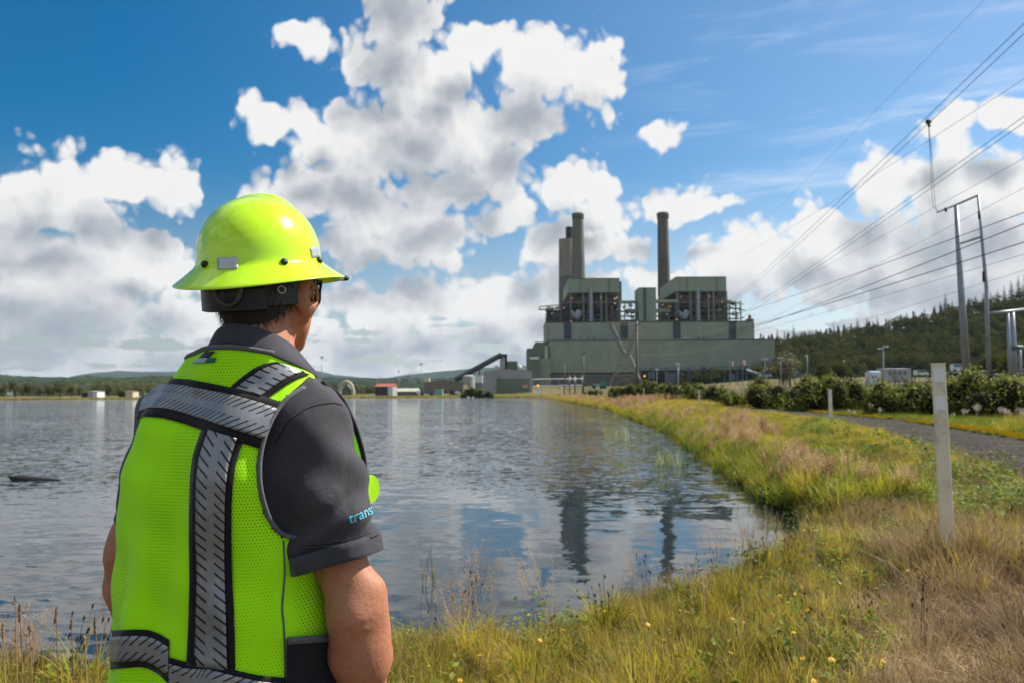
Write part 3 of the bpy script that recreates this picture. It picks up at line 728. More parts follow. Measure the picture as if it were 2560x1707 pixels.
for i, (x0, x1, y0, c) in enumerate(((1041, 1056, 976, M_WHITE), (1052, 1060, 974, M_BLUE), (1075, 1083, 977, M_BLUE), (1125, 1136, 975, M_DARK), (1138, 1148, 977, M_WHITE))):
    v = empty('parked_truck', at((x0 + x1) / 2, 986, 428), ['white lorry beside the pale-roofed green shed', 'blue truck between green shed and brown warehouse', 'blue pickup at the brown warehouse wall', 'dark van in front of the brown warehouse door', 'white pickup at the right end of the brown warehouse'][i], 'truck')
    add_box_part(v, 'body', c, x0, x1 - (x1 - x0) * .35, y0, 985, 428, 2.2); add_box_part(v, 'cab', c, x1 - (x1 - x0) * .34, x1, y0 + 2.5, 985, 428, 2.2)
    add_box_part(v, 'windscreen', M_LOUV, x1 - (x1 - x0) * .28, x1 - (x1 - x0) * .05, y0 + 3, y0 + 5.5, 427.9, .1)
    for t in (.15, .8):
        q = MB(); c_ = at(x0 + (x1 - x0) * t, 985.5, 427.9); q.tube([c_, c_ + (0, .4, 0)], .5, 10); q.build('wheel', M_DARK, v)
tk = empty('storage_tank', at(1181, 980, 500), 'grey cylindrical tank with white side between brown and white warehouses', 'tank')
c = at(1172, 984, 500); t_ = at(1172, 936, 500); q = MB(); q.lathe((c[0], 500, c[2]), [(3.8, 0), (3.8, t_[2] - c[2] - 1), (2.0, t_[2] - c[2])], 24); q.build('shell', M_GREYC, tk)
add_box_part(tk, 'side_house', M_PALE, 1186, 1206, 938, 956, 503, 8); add_box_part(tk, 'lower_house', M_GREYC, 1180, 1210, 956, 984, 505, 8)
cv = empty('coal_conveyor', at(1200, 985, 520), 'long dark enclosed conveyor sloping up to a tower', 'conveyor')
q = MB(); a0, a1 = at(1138, 949, 520), at(1254, 886, 520); q.tube([a0, a1], 1.75, 4); q.build('gallery', M_LOUV, cv)
q = MB()
for x0, y0 in ((1199, 919),):
    tpt = at(x0, y0, 520)
    for s in (-1, 1): q.bar(tpt, at(x0 + s * 5, 985, 520), .6)
    q.bar(at(x0 - 3, 955, 520), at(x0 + 3, 955, 520), .4)
q.build('trestle', M_STEEL, cv)
add_box_part(cv, 'tower', M_GREYC, 1250, 1262, 885, 985, 522, 5); add_box_part(cv, 'tower_frame', M_DARK, 1262, 1268, 888, 985, 523, 4); add_box_part(cv, 'tower_top', M_LOUV, 1247, 1268, 884, 889, 521, 7)
o = shed('transfer_house', 'dark green box house next to the conveyor tower top', 'building', 1268, 1294, 902, 985, 526, 14, M_GREEN2)
q = MB(); q.ball(at(1241, 918, 524), 1.5, 12, 8); q.build('white_dome', M_WHITE, o); q = MB(); q.ball(at(1299, 917, 524), 1.5, 12, 8); q.build('white_dome', M_WHITE, o)
o = shed('warehouse', 'pale grey hall with gable roof and big grey-green door at the pond end', 'hall', 1210, 1330, 922, 982, 440, 40, M_GREYC, M_GREYC, 1.3, ridge_axis='y')
add_box_part(o, 'big_door', M_GRND, 1241, 1324, 945, 982, 439.6, .3); add_box_part(o, 'sign_box', pm('pinkish_box', (.5, .33, .25)), 1305, 1320, 961, 969, 438.5, 1); add_box_part(o, 'corner_post', M_BRN, 1246, 1248, 937, 982, 439.5, .2)
for x, y, l in ((1342, 965, 'white utility box with amber light left of the plant fence'),):
    u = empty('utility_box', at(x, 983, 400), l, 'utility box'); add_box_part(u, 'box', M_PALE, x - 4, x + 5, 966, 978, 400, 2)
    q = MB(); q.ball(at(x + 3, 963, 399.8), .55, 8, 6); q.build('amber_lamp', M_LAMP, u)
for i, (x, y) in enumerate(((1170, 993), (1182, 993))):
    q = MB(); c_ = at(x, y, 362); c_[2] = .10; q.ball(c_, (.55, .35, .30), 10, 6); q.tube([c_ + (.3, 0, .2), c_ + (.5, 0, .55), c_ + (.75, 0, .6)], [.12, .08, .06], 6)
    tag(q.build('water_bird', M_WHITE, None, origin=(0, 0, 0)), 'white bird floating by the shore bush, %s one of two' % ('left' if i == 0 else 'right'), 'bird', 'white birds on the pond')
for i, x in enumerate((1348, 1354)):
    q = MB(); c_ = at(x, 981.5, 372); q.box(c_ - (.55, .4, .4), c_ + (.55, .4, .5)); q.box(c_ - (.3, .3, -.5), c_ + (.3, .3, .75))
    tag(q.build('white_crate', M_WHITE, None, origin=(0, 0, 0)), 'small white box at the pond corner, %s of a pair' % ('left' if i == 0 else 'right'), 'box', 'white boxes at the pond corner')

# ------------------------------------------------------------------ posts, poles, pylons, wires
M_POST = pm('marker_post_plastic', (.82, .74, .56), rough=.55, var=.08, scale=6, dirt=(.20, .18, .12), dscale=3, bump=.05)
M_REFL = pm('white_reflector', (.86, .86, .86), rough=.35, var=.06, scale=40)
POSTS = [(2370, 1336, 909, 6.5, .098, -.010), (2078, 1072, 972, 27.6, .12, .0), (1749, 1023, 975, 56, .12, .0), (1612, 1000, 968, 89, .12, -.06), (1546, 993, 968, 118, .12, .05), (1497, 988, 962, 140, .12, 0), (1468, 986, 969, 165, .12, 0)]
PL = ['nearest pale square marker post with two white reflectors, in dry grass', 'pale marker post at the road edge, second from the camera', 'third pale marker post along the grassy bank', 'fourth marker post, leaning left beside the road', 'fifth marker post, leaning right beside the wooden pole', 'sixth small marker post far down the bank', 'farthest small marker post on the bank']
for i, (px, yb, yt, Y, w, lean) in enumerate(POSTS):
    bpt = at(px, yb, Y); bpt[2] = float(ground(np.array(bpt[0]), np.array(Y))) - .05; t_ = at(px, yt, Y); h = t_[2] - bpt[2]
    o = empty('marker_post', bpt, PL[i], 'post', 'pale marker posts along the pond road'); o.rotation_euler = (0, lean - R(.2), -math.atan2(bpt[0], bpt[1]) * .85)
    q = MB(); q.box((-w / 2, -w / 2, 0), (w / 2, w / 2, h)); me_o = q.build('post', M_POST, o, origin=(0, 0, 0))
    bv = me_o.modifiers.new('edge', 'BEVEL'); bv.width = .006; bv.segments = 2
    if i == 0:
        cp = MB(); cp.box((-w / 2 - .003, -w / 2 - .003, h), (w / 2 + .003, w / 2 + .003, h + .008)); cp.build('cap', M_POST, o, origin=(0, 0, 0))
    for z1, z0 in ((h - .040, h - .145), (h - .262, h - .372)):
        if i > 1: continue
        q = MB(); q.box((-w * .37, -w / 2 - .003, z0), (w * .37, -w / 2 - .0005, z1)); q.build('reflector', M_REFL, o, origin=(0, 0, 0))
def pole(name, label, cat, px, yb, yt, Y, r0, r1, mat, arms=(), group=None, heads=()):
    bp, tp = at(px, yb, Y), at(px, yt, Y); bp[2] = min(bp[2], float(ground(np.array(bp[0]), np.array(Y)))) - .2
    o = empty(name, bp, label, cat, group); q = MB(); q.tube([bp, (bp + tp) / 2, tp], [r0, (r0 + r1) / 2, r1], 10); q.build('shaft', mat, o, smooth=True)
    for (dx0, dy0, dx1, dy1, w) in arms:
        q = MB(); q.bar(at(px + dx0, yt + dy0, Y - r1 * 1.5), at(px + dx1, yt + dy1, Y - r1 * 1.5), w); q.build('crossarm', mat, o)
    for (dx, dy, w) in heads:
        c_ = at(px + dx, yt + dy, Y); q = MB(); q.box(c_ - (w, .25, w * .35), c_ + (w, .25, w * .35)); q.build('lamp_head', M_WHITE, o)
    return o, tp
pole('utility_pole', 'tall weathered wooden pole in front of the plant, before the lattice tower', 'pole', 1592, 984, 803, 150, .26, .17, M_WOODP, [(-8, 12, 8, 6, .16), (-6, 26, 4, 22, .12)])
pole('utility_pole', 'grey wooden pole with slanted arm in front of the plant left part', 'pole', 1459, 981, 884, 260, .22, .15, M_WOODP, [(-3, 4, 4, -3, .3)])
pole('utility_pole', 'short grey pole with hooked arm near the left end of the plant', 'pole', 1411, 979, 907, 290, .22, .15, M_WOODP, [(-2, 0, 5, 0, .3)])
pole('street_lamp', 'silver lamp post in front of the plant pipe rack', 'street lamp', 1695, 962, 910, 330, .30, .2, M_GALV, heads=[(0, -1, .9)])
pole('street_lamp', 'pale lamp post left of the silver one at the plant foot', 'street lamp', 1642, 962, 924, 340, .16, .12, M_GALV, heads=[(0, -1, .8)])
pole('street_lamp', 'twin-headed lamp post before the right end of the plant', 'street lamp', 1912, 950, 897, 380, .18, .12, M_GALV, heads=[(-5, 0, .6), (5, 0, .6)])
pole('street_lamp', 'twin-headed lamp post between plant and wooded hill', 'street lamp', 1952, 948, 894, 380, .18, .12, M_GALV, heads=[(-5, 0, .6), (5, 0, .6)])
pole('street_lamp', 'thin lamp post against the left of the wooded hill', 'street lamp', 2018, 942, 888, 340, .18, .12, M_GALV, heads=[(-3, 0, .5)])
pole('street_lamp', 'grey pole behind the hedge right of the thin lamp post', 'pole', 2110, 946, 900, 340, .15, .12, M_GALV)
pole('street_lamp', 'double-headed floodlight post in front of the wooded hill', 'street lamp', 2208, 942, 866, 260, .33, .22, M_GALV, [(-7, 6, 8, 0, .18)], heads=[(-8, 5, .7), (8, 0, .7)])
pole('light_mast', 'slim light mast rising behind the worker\'s chin', 'mast', 805, 985, 892, 600, .35, .3, M_GALV, heads=[(0, 0, 1.6)])
pole('light_mast', 'slim light mast left of the conveyor', 'mast', 1053, 985, 909, 620, .28, .25, M_GALV, heads=[(0, 0, 1.4)])
pole('light_mast', 'thin mast above the pale-roofed green shed', 'mast', 997, 985, 927, 620, .25, .2, M_GALV, heads=[(0, 0, 1.0)])
pole('utility_pole', 'dark pole right of the thin mast above the sheds', 'pole', 1022, 985, 933, 520, .3, .25, M_WOODP, [(-4, 6, 4, 6, .5)])
# lattice tower with a V-shaped head
lt = empty('lattice_tower', zp(835, 1440, 250), 'rusty steel lattice pylon with V-shaped head before the plant', 'pylon')
M_LAT = pm('rusty_lattice_steel', (.22, .20, .16), scale=1.5, var=.3)
YL = 250.0
def zl(x, y, dy=0): return zp(x, y, YL + dy)
def part_bars(name, segs, w):
    q = MB()
    for (a_, b_, dy0, dy1) in segs: q.bar(zl(*a_, dy0), zl(*b_, dy1), w)
    q.build(name, M_LAT, lt)
def lerp2(a_, b_, t): return (a_[0] + (b_[0] - a_[0]) * t, a_[1] + (b_[1] - a_[1]) * t)
def lattice(name, l0, l1, r0, r1, n, dy0, dy1, w):
    """two chords with zigzag between them, front and back"""
    for s in (-1, 1):
        segs = [(l0, l1, s * dy0, s * dy1), (r0, r1, s * dy0, s * dy1)]
        part_bars(name, segs, w * 1.7)
        z = []
        for i in range(n):
            t0, t1 = i / n, (i + 1) / n; d0, d1 = s * (dy0 + (dy1 - dy0) * t0), s * (dy0 + (dy1 - dy0) * t1)
            z += [(lerp2(l0, l1, t0), lerp2(r0, r1, t1), d0, d1), (lerp2(r0, r1, t0), lerp2(l0, l1, t1), d0, d1), (lerp2(l0, l1, t1), lerp2(r0, r1, t1), d1, d1)]
        part_bars('bracing', z, w)
lattice('leg', (705, 1452), (800, 1205), (962, 1452), (862, 1205), 3, 3.6, 1.4, .19)
lattice('head_arm', (800, 1205), (690, 962), (828, 1205), (716, 962), 6, 1.4, .9, .13)
lattice('head_arm', (836, 1205), (916, 962), (862, 1205), (944, 962), 6, 1.4, .9, .13)
part_bars('bridge_arm', [((680, 962), (950, 962), .9, .9), ((680, 962), (950, 962), -.9, -.9), ((700, 980), (930, 980), 0, 0)], .13)
# steel H-frame at the right
hf = empty('steel_pylon', at(2419, 940, 88), 'tall grey steel H-frame pylon, nearest on the right', 'pylon')
def rod(o, name, pts, rads, mat=M_GALV, n=12): q = MB(); q.tube(pts, rads, n); return q.build(name, mat, o, smooth=True)
g0 = at(2419, 960, 88); rod(hf, 'pole', [g0, at(2403, 730, 88), at(2390, 512, 88)], [.44, .34, .22])
g1 = at(2473, 958, 80); rod(hf, 'pole', [g1, at(2467, 780, 80), at(2466, 720, 80), at(2457, 620, 80), at(2445, 489, 80)], [.23, .20, .18, .15, .12])
rod(hf, 'crossarm', [at(2342, 532, 96), at(2390, 513, 88), at(2445, 489, 80)], [.09, .12, .10]); rod(hf, 'crossarm', [at(2402, 609, 87), at(2452, 593, 80)], [.11, .11])
for px, y0, y1, Y in ((2364, 520, 530, 92), (2448, 530, 548, 80), (2459, 680, 705, 80)): rod(hf, 'insulator', [at(px, y0, Y), at(px + 1, y1, Y)], [.14, .14], M_DARK, 8)
h2 = empty('steel_pylon', at(2530, 950, 84), 'shorter grey twin-pole steel frame at the right edge', 'pylon')
rod(h2, 'pole', [at(2537, 965, 84), at(2534, 860, 84), at(2531, 781, 84)], [.30, .27, .20]); rod(h2, 'pole', [at(2524, 955, 96), at(2522, 860, 96), at(2520, 784, 96)], [.20, .18, .15])
rod(h2, 'crossarm', [at(2471, 784, 82), at(2530, 778, 84), at(2590, 770, 86)], [.14, .16, .14]); rod(h2, 'clamp', [at(2530, 868, 83.6), at(2556, 868, 83.6)], [.25, .25], M_BLUEG)
rod(h2, 'short_pole', [at(2553, 958, 90), at(2550, 868, 90)], [.15, .13])
M_WIRE = pm('dark_cable', (.035, .033, .033), rough=.6)
def wire(label, p0, p1, r_, sag=.0, group='power lines overhead'):
    """p = (photo x in the 2352-wide overview, y, distance)"""
    a, b_ = at(p0[0] * _k, p0[1] * _k, p0[2]), at(p1[0] * _k, p1[1] * _k, p1[2]); pts = []
    for t in np.linspace(0, 1, 26): pts.append(a * (1 - t) + b_ * t - np.array([0, 0, 4 * sag * t * (1 - t)]))
    q = MB(); q.tube(pts, [r_] * 26, 5); tag(q.build('power_line', M_WIRE, None, origin=(0, 0, 0)), label, 'power line', group)
wire('upper of the two close cables from the top right corner down towards the plant', (2440, -30, 40), (1650, 715, 250), .022, .6)
wire('lower of the two close cables from the top right corner down towards the plant', (2440, -5, 40), (1650, 722, 250), .022, .6)
wire('faint thin wire highest across the sky, nearest the top edge', (2330, -70, 55), (1700, 560, 250), .012, .4)
wire('single thin wire just below the close pair of cables', (2440, 125, 46), (1700, 590, 240), .016, .5)
wire('upper cable of the pair passing the hanging jumper wire', (2440, 205, 50), (1640, 760, 250), .022, .6)
wire('lower cable of the pair passing the hanging jumper wire', (2440, 220, 50), (1640, 768, 250), .022, .6)
wire('thin wire crossing between the jumper and the H-frame top', (2440, 315, 55), (1720, 700, 250), .016, .5)
wire('wire meeting the H-frame crossarm end', (2450, 380, 60), (1640, 790, 250), .016, .6)
wire('thick cable passing below the H-frame crossarm', (2450, 452, 46), (1600, 745, 260), .030, .8)
wire('thick cable through the middle of the H-frame', (2450, 475, 46), (1600, 790, 250), .034, .9)
wire('thick lowest cable in front of the wooded hill', (2450, 525, 46), (1430, 815, 250), .034, 1.3)
wire('thin wire below the lowest thick cable', (2450, 555, 60), (1560, 800, 260), .018, .8)
wire('thin wire against the hill skyline', (2450, 590, 70), (1500, 860, 260), .016, 1.2)
wire('sagging wire across the plant front from the lattice pylon', (1395, 770, 250), (1790, 690, 300), .030, 6.5)
wire('lower sagging wire across the plant front', (1400, 800, 250), (1800, 720, 300), .030, 7.0)
for i, dx in enumerate((-3, 3)):
    a = at(2321, 306, 70); q = MB(); q.tube([a, at(2328 + dx * .6, 400, 78), at(2331 + dx, 470, 86), at(2336 + dx, 518, 92), at(2346, 531, 95)], [.025] * 5, 5)
    tag(q.build('jumper_wire', M_WIRE, None, origin=(0, 0, 0)), 'hanging vertical jumper wire, %s of the pair above the H-frame' % ('left' if i == 0 else 'right'), 'power line', 'hanging jumper wires')
q = MB(); q.ball(at(2321, 305, 70), (.28, .22, .22), 8, 6); q.tube([at(2318, 300, 70), at(2324, 318, 70)], .12, 6); tag(q.build('cable_clamp', M_WIRE, None, origin=(0, 0, 0)), 'dark clamp where the jumper hangs from the cable', 'clamp')

# yard at the foot of the hill
M_LB = pm('pale_blue_paint', (.30, .42, .52))
o = shed('yard_building', 'low grey building with flat pale roof behind the hedge', 'building', 2214, 2277, 919, 942, 300, 8, M_GREYC, M_WHITE, .2)
for x in (2222, 2234, 2247, 2260): add_box_part(o, 'window', M_BLUEG, x, x + 6, 926, 936, 299.8, .15)
o = shed('yard_cabin', 'small white and blue cabin left of the low grey building', 'cabin', 2178, 2202, 926, 945, 295, 5, M_WHITE, M_LB, .5)
add_box_part(o, 'blue_panel', M_LB, 2180, 2194, 938, 945, 294.7, .2)
for i, (x0, x1, yt, yb, mat, l) in enumerate(((2291, 2321, 924, 938, M_WHITE, 'white van parked right of the low grey building'), (2383, 2409, 909, 928, M_WHITE, 'white and blue truck beside the steel pylon foot'), (1992, 2012, 929, 938, M_BLUE, 'blue car behind the hedge below the hill'), (1902, 1930, 930, 942, M_LB, 'pale blue truck at the right end of the plant'))):
    v = empty('parked_van', at((x0 + x1) / 2, yb, 270), l, 'van'); w = x1 - x0; h = yb - yt
    a, c_ = at(x0, yb - h * .1, 270), at(x1, yt, 270)
    q = MB(); X0, X1, Z0, Z1 = a[0], c_[0], a[2], c_[2]; Wd = X1 - X0; Hh = Z1 - Z0
    q.prism([(X0, Z0), (X1, Z0), (X1, Z0 + Hh * .5), (X1 - Wd * .12, Z0 + Hh * .55), (X1 - Wd * .25, Z1), (X0 + Wd * .04, Z1), (X0, Z1 - Hh * .1)], 270, 272); q.build('body', mat, v)
    q = MB(); q.prism([(X1 - Wd * .15, Z0 + Hh * .58), (X1 - Wd * .26, Z1 - Hh * .08), (X0 + Wd * .1, Z1 - Hh * .08), (X0 + Wd * .1, Z0 + Hh * .58)], 269.94, 269.99); q.build('window', M_LOUV if i != 1 else M_BLUE, v)
    for t in (.2, .8):
        q = MB(); q.tube([(X0 + Wd * t, 269.9, Z0), (X0 + Wd * t, 270.2, Z0)], Hh * .2, 12); q.build('wheel', M_DARK, v)
def fence(name, label, pts, step, h, nrail=2, mat=M_GALV, r_=.04, wires=0):
    a = at(*pts[0]); o = empty(name, a, label, 'fence'); last = None
    P_ = [at(*p) for p in pts]; L_ = [0] + list(np.cumsum([np.linalg.norm(P_[i + 1] - P_[i]) for i in range(len(P_) - 1)])); n = int(L_[-1] / step)
    for i in range(n + 1):
        s_ = L_[-1] * i / n; p = np.array([np.interp(s_, L_, [q_[j] for q_ in P_]) for j in range(3)])
        p[2] = float(ground(np.array(p[0]), np.array(p[1]))) if p[1] < 300 else p[2]
        q = MB(); q.tube([p - (0, 0, .2), p + (0, 0, h)], r_, 6); q.build('post', mat, o)
        if last is not None:
            q = MB()
            for j in range(nrail): zz = h * (j + 1) / nrail - .03; q.tube([last + (0, 0, zz), p + (0, 0, zz)], r_ * .6, 4)
            q.build('rail', mat, o)
        last = p
fence('chain_fence', 'grey wire fence with posts behind the bramble hedge', [(2600, 1035, 37), (2330, 1030, 40), (2141, 1018, 50), (1860, 1006, 70), (1660, 992, 110)], 3.0, 1.5, 3, r_=.035)
fence('yard_fence', 'long grey yard fence at the foot of the wooded hill', [(2560, 925, 250), (2300, 938, 250), (2060, 944, 270), (1930, 948, 290)], 6.0, 2.4, 2, r_=.07)
fence('plant_fence', 'tall grey gate fence at the left foot of the plant', [(1332, 981, 410), (1400, 979, 420), (1460, 978, 430)], 5.0, 7.0, 2, r_=.16)
# switchgear posts, green truck, flags
for i, x in enumerate((390, 430, 490)):
    o, tp = pole('switch_post', 'pale switchgear post with white insulator at the plant foot, %s of three' % ('left', 'middle', 'right')[i], 'post', 1300 + x / 3.136, 978, 500 + 1385 / 3.136, 420, .35, .3, M_BRN, group='switchgear posts at the plant foot')
    q = MB(); q.ball(zp(x, 1402, 419.5), (.7, .6, 1.1), 8, 6); q.build('insulator', M_WHITE, o); q = MB(); q.bar(zp(x - 8, 1365, 420), zp(x + 3, 1395, 420), .5); q.build('arm', M_BRN, o)
v = empty('dump_truck', zp(630, 1470, 425), 'bright green lorry parked at the plant foot', 'truck')
for nm, x0, x1, y0, y1, mt in (('body', 625, 672, 1420, 1452, M_TGRN), ('hood', 582, 624, 1436, 1452, pm('pale_green_paint', (.25, .42, .27))), ('chassis', 560, 680, 1453, 1462, M_GREYC), ('windscreen', 606, 622, 1424, 1435, M_LOUV)):
    a, c_ = zp(x0, y1, 425), zp(x1, y0, 425); q = MB(); q.box((a[0], 425 - (.1 if nm == 'windscreen' else 0), a[2]), (c_[0], 428, c_[2])); q.build(nm, mt, v)
for x in (580, 640, 665):
    q = MB(); c_ = zp(x, 1464, 424.8); q.tube([c_, c_ + (0, .6, 0)], .9, 12); q.build('wheel', M_DARK, v)
m, k, b, out = new_mat('red_white_flag'); tc = k.sep(k.n('ShaderNodeTexCoord').outputs['Generated'])
mid = k.m('LESS_THAN', k.m('ABSOLUTE', k.m('SUBTRACT', tc[0], .5)), .25); leaf = k.m('LESS_THAN', k.m('ADD', k.m('ABSOLUTE', k.m('SUBTRACT', tc[0], .5)), k.m('MULTIPLY', k.m('ABSOLUTE', k.m('SUBTRACT', tc[2], .5)), .7)), .17)
k.put(b.inputs['Base Color'], k.mix(k.m('SUBTRACT', mid, leaf, clamp=True), (.60, .03, .04), (.8, .8, .8))); M_FLA = m
m, k, b, out = new_mat('striped_flag'); tc = k.sep(k.n('ShaderNodeTexCoord').outputs['Generated'])
strp = k.m('GREATER_THAN', k.m('FRACT', k.m('MULTIPLY', tc[2], 6.5)), .5); can = k.m('MULTIPLY', k.m('LESS_THAN', tc[0], .42), k.m('GREATER_THAN', tc[2], .46))
k.put(b.inputs['Base Color'], k.mix(can, k.mix(strp, (.55, .04, .06), (.8, .8, .8)), (.03, .05, .25))); M_FLB = m
for x, y, mt, l in ((1760, 1276, M_FLA, 'red and white flag with leaf flying before the plant'), (1662, 1282, M_FLB, 'striped flag with blue corner flying before the plant')):
    o, tp = pole('flagpole', l, 'flag', 1300 + (x - 14) / 3.136, 958, 500 + (y - 20) / 3.136, 400, .12, .08, M_GALV)
    VV = []; 
    for i in range(9):
        for j in range(5): VV.append(zp(x - 13 + 27 * i / 8, y - 17 + 34 * j / 4 + 3 * math.sin(i * .9), 400 + .5 * math.sin(i * 1.1)) - np.array(o.location))
    fl = link('flag', np_mesh('flag', VV, [(i * 5 + j, (i + 1) * 5 + j, (i + 1) * 5 + j + 1, i * 5 + j + 1) for i in range(8) for j in range(4)], smooth=True), mt, o)
# half-sunk board in the pond
bd = MB(); a = at(24, 1193, 18.4); c_ = at(160, 1197, 18.2)
bd.add([(a[0], 18.3, .075), (c_[0], 18.0, .022), (c_[0], 18.12, .026), (a[0] + .1, 18.55, .085), (a[0] + .35, 18.1, -.10), (c_[0] - .2, 17.95, -.02), (c_[0] - .2, 18.2, -.03), (a[0] + .35, 18.5, -.10)],
       [(0, 1, 2, 3), (4, 7, 6, 5), (0, 4, 5, 1), (1, 5, 6, 2), (2, 6, 7, 3), (3, 7, 4, 0)])
tag(bd.build('sunken_board', pm('wet_wood', (.016, .010, .008), rough=.7, spec=.2), None, origin=(0, 0, 0)), 'dark half-sunk wooden board floating on the pond at the left', 'board')
# ================================================================== THE WORKER
ZG = 0.43
PO = np.array([-0.49, 1.45, ZG]); YAW = R(24.0)          # feet, facing azimuth
_F = np.array([math.sin(YAW), math.cos(YAW), 0]); _Rt = np.array([math.cos(YAW), -math.sin(YAW), 0])
_M = np.array([_Rt, _F, [0, 0, 1.0]])                    # world -> body rotation
def to_b(p): return (np.asarray(p, float) - PO) @ _M.T
def to_w(p): return np.asarray(p, float) @ _M + PO
def Bp(px, py, Y): return to_b(at(px, py, Y))

# --- signed distance shapes
def L2(v): return np.sqrt((v * v).sum(-1))
def cap(P, a, b, ra, rb):
    a = np.asarray(a, float); b = np.asarray(b, float); ab = b - a
    t = np.clip(((P - a) @ ab) / (ab @ ab), 0, 1)
    return L2(P - a - t[:, None] * ab) - (ra + (rb - ra) * t)
def ell(P, c, r, rot=None):
    q = P - np.asarray(c, float)
    if rot is not None: q = q @ rot
    r = np.asarray(r, float); k0 = L2(q / r); k1 = L2(q / (r * r))
    return k0 * (k0 - 1) / (k1 + 1e-9)
def smin(a, b, k):
    h = np.maximum(k - np.abs(a - b), 0) / k
    return np.minimum(a, b) - h * h * k * .25
def smax(a, b, k): return -smin(-a, -b, k)
def rotz(a): c, s = math.cos(a), math.sin(a); return np.array([[c, -s, 0], [s, c, 0], [0, 0, 1.]])
def loft_sdf(P, S):
    """S rows: z, cx, cy, a, b, n"""
    S = np.asarray(S, float); z = P[:, 2]
    cx, cy, a, b, n = (np.interp(z, S[:, 0], S[:, i]) for i in range(1, 6))
    q = (np.abs((P[:, 0] - cx) / a) ** n + np.abs((P[:, 1] - cy) / b) ** n) ** (1 / n)
    d = (q - 1) * np.minimum(a, b)
    return d

def surface_nets(f, lo, hi, h):
    lo = np.asarray(lo, float); B = 8
    nb = np.ceil((np.asarray(hi) - lo) / (h * B)).astype(int); dims = nb * B
    ci = np.stack(np.meshgrid(*[np.arange(n) for n in nb], indexing='ij'), -1).reshape(-1, 3)
    cd = f(lo + (ci + .5) * B * h)
    D = np.repeat(np.repeat(np.repeat(cd.reshape(nb), B, 0), B, 1), B, 2).astype(np.float32)
    act = ci[np.abs(cd) < B * h * 1.35 + .02]
    off = np.stack(np.meshgrid(*[np.arange(B)] * 3, indexing='ij'), -1).reshape(-1, 3)
    for s in range(0, len(act), 400):
        ix = (act[s:s + 400, None, :] * B + off[None]).reshape(-1, 3)
        D[ix[:, 0], ix[:, 1], ix[:, 2]] = f(lo + (ix + .5) * h)
    neg = D < 0
    c8 = [(i, j, k_) for i in (0, 1) for j in (0, 1) for k_ in (0, 1)]
    sl = lambda A, c: A[c[0]:A.shape[0] - 1 + c[0], c[1]:A.shape[1] - 1 + c[1], c[2]:A.shape[2] - 1 + c[2]]
    cnt = sum(sl(neg, c).astype(np.int8) for c in c8)
    cells = np.argwhere((cnt > 0) & (cnt < 8))
    vals = np.stack([D[cells[:, 0] + c[0], cells[:, 1] + c[1], cells[:, 2] + c[2]] for c in c8], 1)
    acc = np.zeros((len(cells), 3)); num = np.zeros(len(cells))
    for a in range(8):
        for b in range(a + 1, 8):
            ca, cb = np.array(c8[a]), np.array(c8[b])
            if np.abs(ca - cb).sum() != 1: continue
            va, vb = vals[:, a], vals[:, b]; mk = (va < 0) != (vb < 0)
            t = np.where(mk, va / (va - vb + 1e-12), 0)
            acc += np.where(mk[:, None], ca + t[:, None] * (cb - ca), 0); num += mk
    V = lo + (cells + acc / num[:, None] + .5) * h
    idx = np.full(np.array(D.shape) - 1, -1, np.int32); idx[tuple(cells.T)] = np.arange(len(cells))
    F = []
    for ax in range(3):
        u, v = (ax + 1) % 3, (ax + 2) % 3
        s0 = [slice(1, -1)] * 3; s1 = [slice(1, -1)] * 3; s0[ax] = slice(0, -1); s1[ax] = slice(1, None)
        A, Bn = neg[tuple(s0)], neg[tuple(s1)]
        e = np.argwhere(A != Bn); fl = A[tuple(e.T)]
        o = e + 1; o[:, ax] -= 1
        def at_(du, dv):
            w = o.copy(); w[:, u] -= du; w[:, v] -= dv; return idx[tuple(w.T)]
        qd = np.stack([at_(0, 0), at_(1, 0), at_(1, 1), at_(0, 1)], 1)
        qd[~fl] = qd[~fl][:, ::-1]; F.append(qd)
    F = np.concatenate(F); F = F[(F >= 0).all(1)]
    return V, F[:, ::-1]

# --- joints (body frame: x right, y forward, z up)
HC = Bp(671, 711, 1.465)                          # skull centre
HYAW = R(-10.0)                                    # head turned further right than the chest
HR = rotz(-HYAW)                                  # head-local -> body
def to_h(Pb): return (Pb - HC) @ HR
def h2b(p): return np.asarray(p, float) @ HR.T + HC
NB = Bp(640, 905, 1.43)
RSH = Bp(768, 1064, 1.408); LSH = np.array([-.148, .045, 1.410])
REL = Bp(886, 1535, 1.385); RWR = Bp(930, 1885, 1.43)
LEL = Bp(338, 1380, 1.56); LWR = Bp(335, 1680, 1.62)
def ear(Q, sx):
    q = Q * np.array([sx, 1, 1.])
    tilt = rotz(R(-38))
    c = np.array([.086, -.014, -.026])
    e = ell(q, c, (.0085, .024, .036), tilt)
    e = smax(e, -ell(q, c + np.array([.009, .006, .006]), (.007, .011, .020), tilt), .006)
    return smin(e, cap(q, (.079, -.004, -.060), (.077, .0, -.070), .0075, .006), .012)
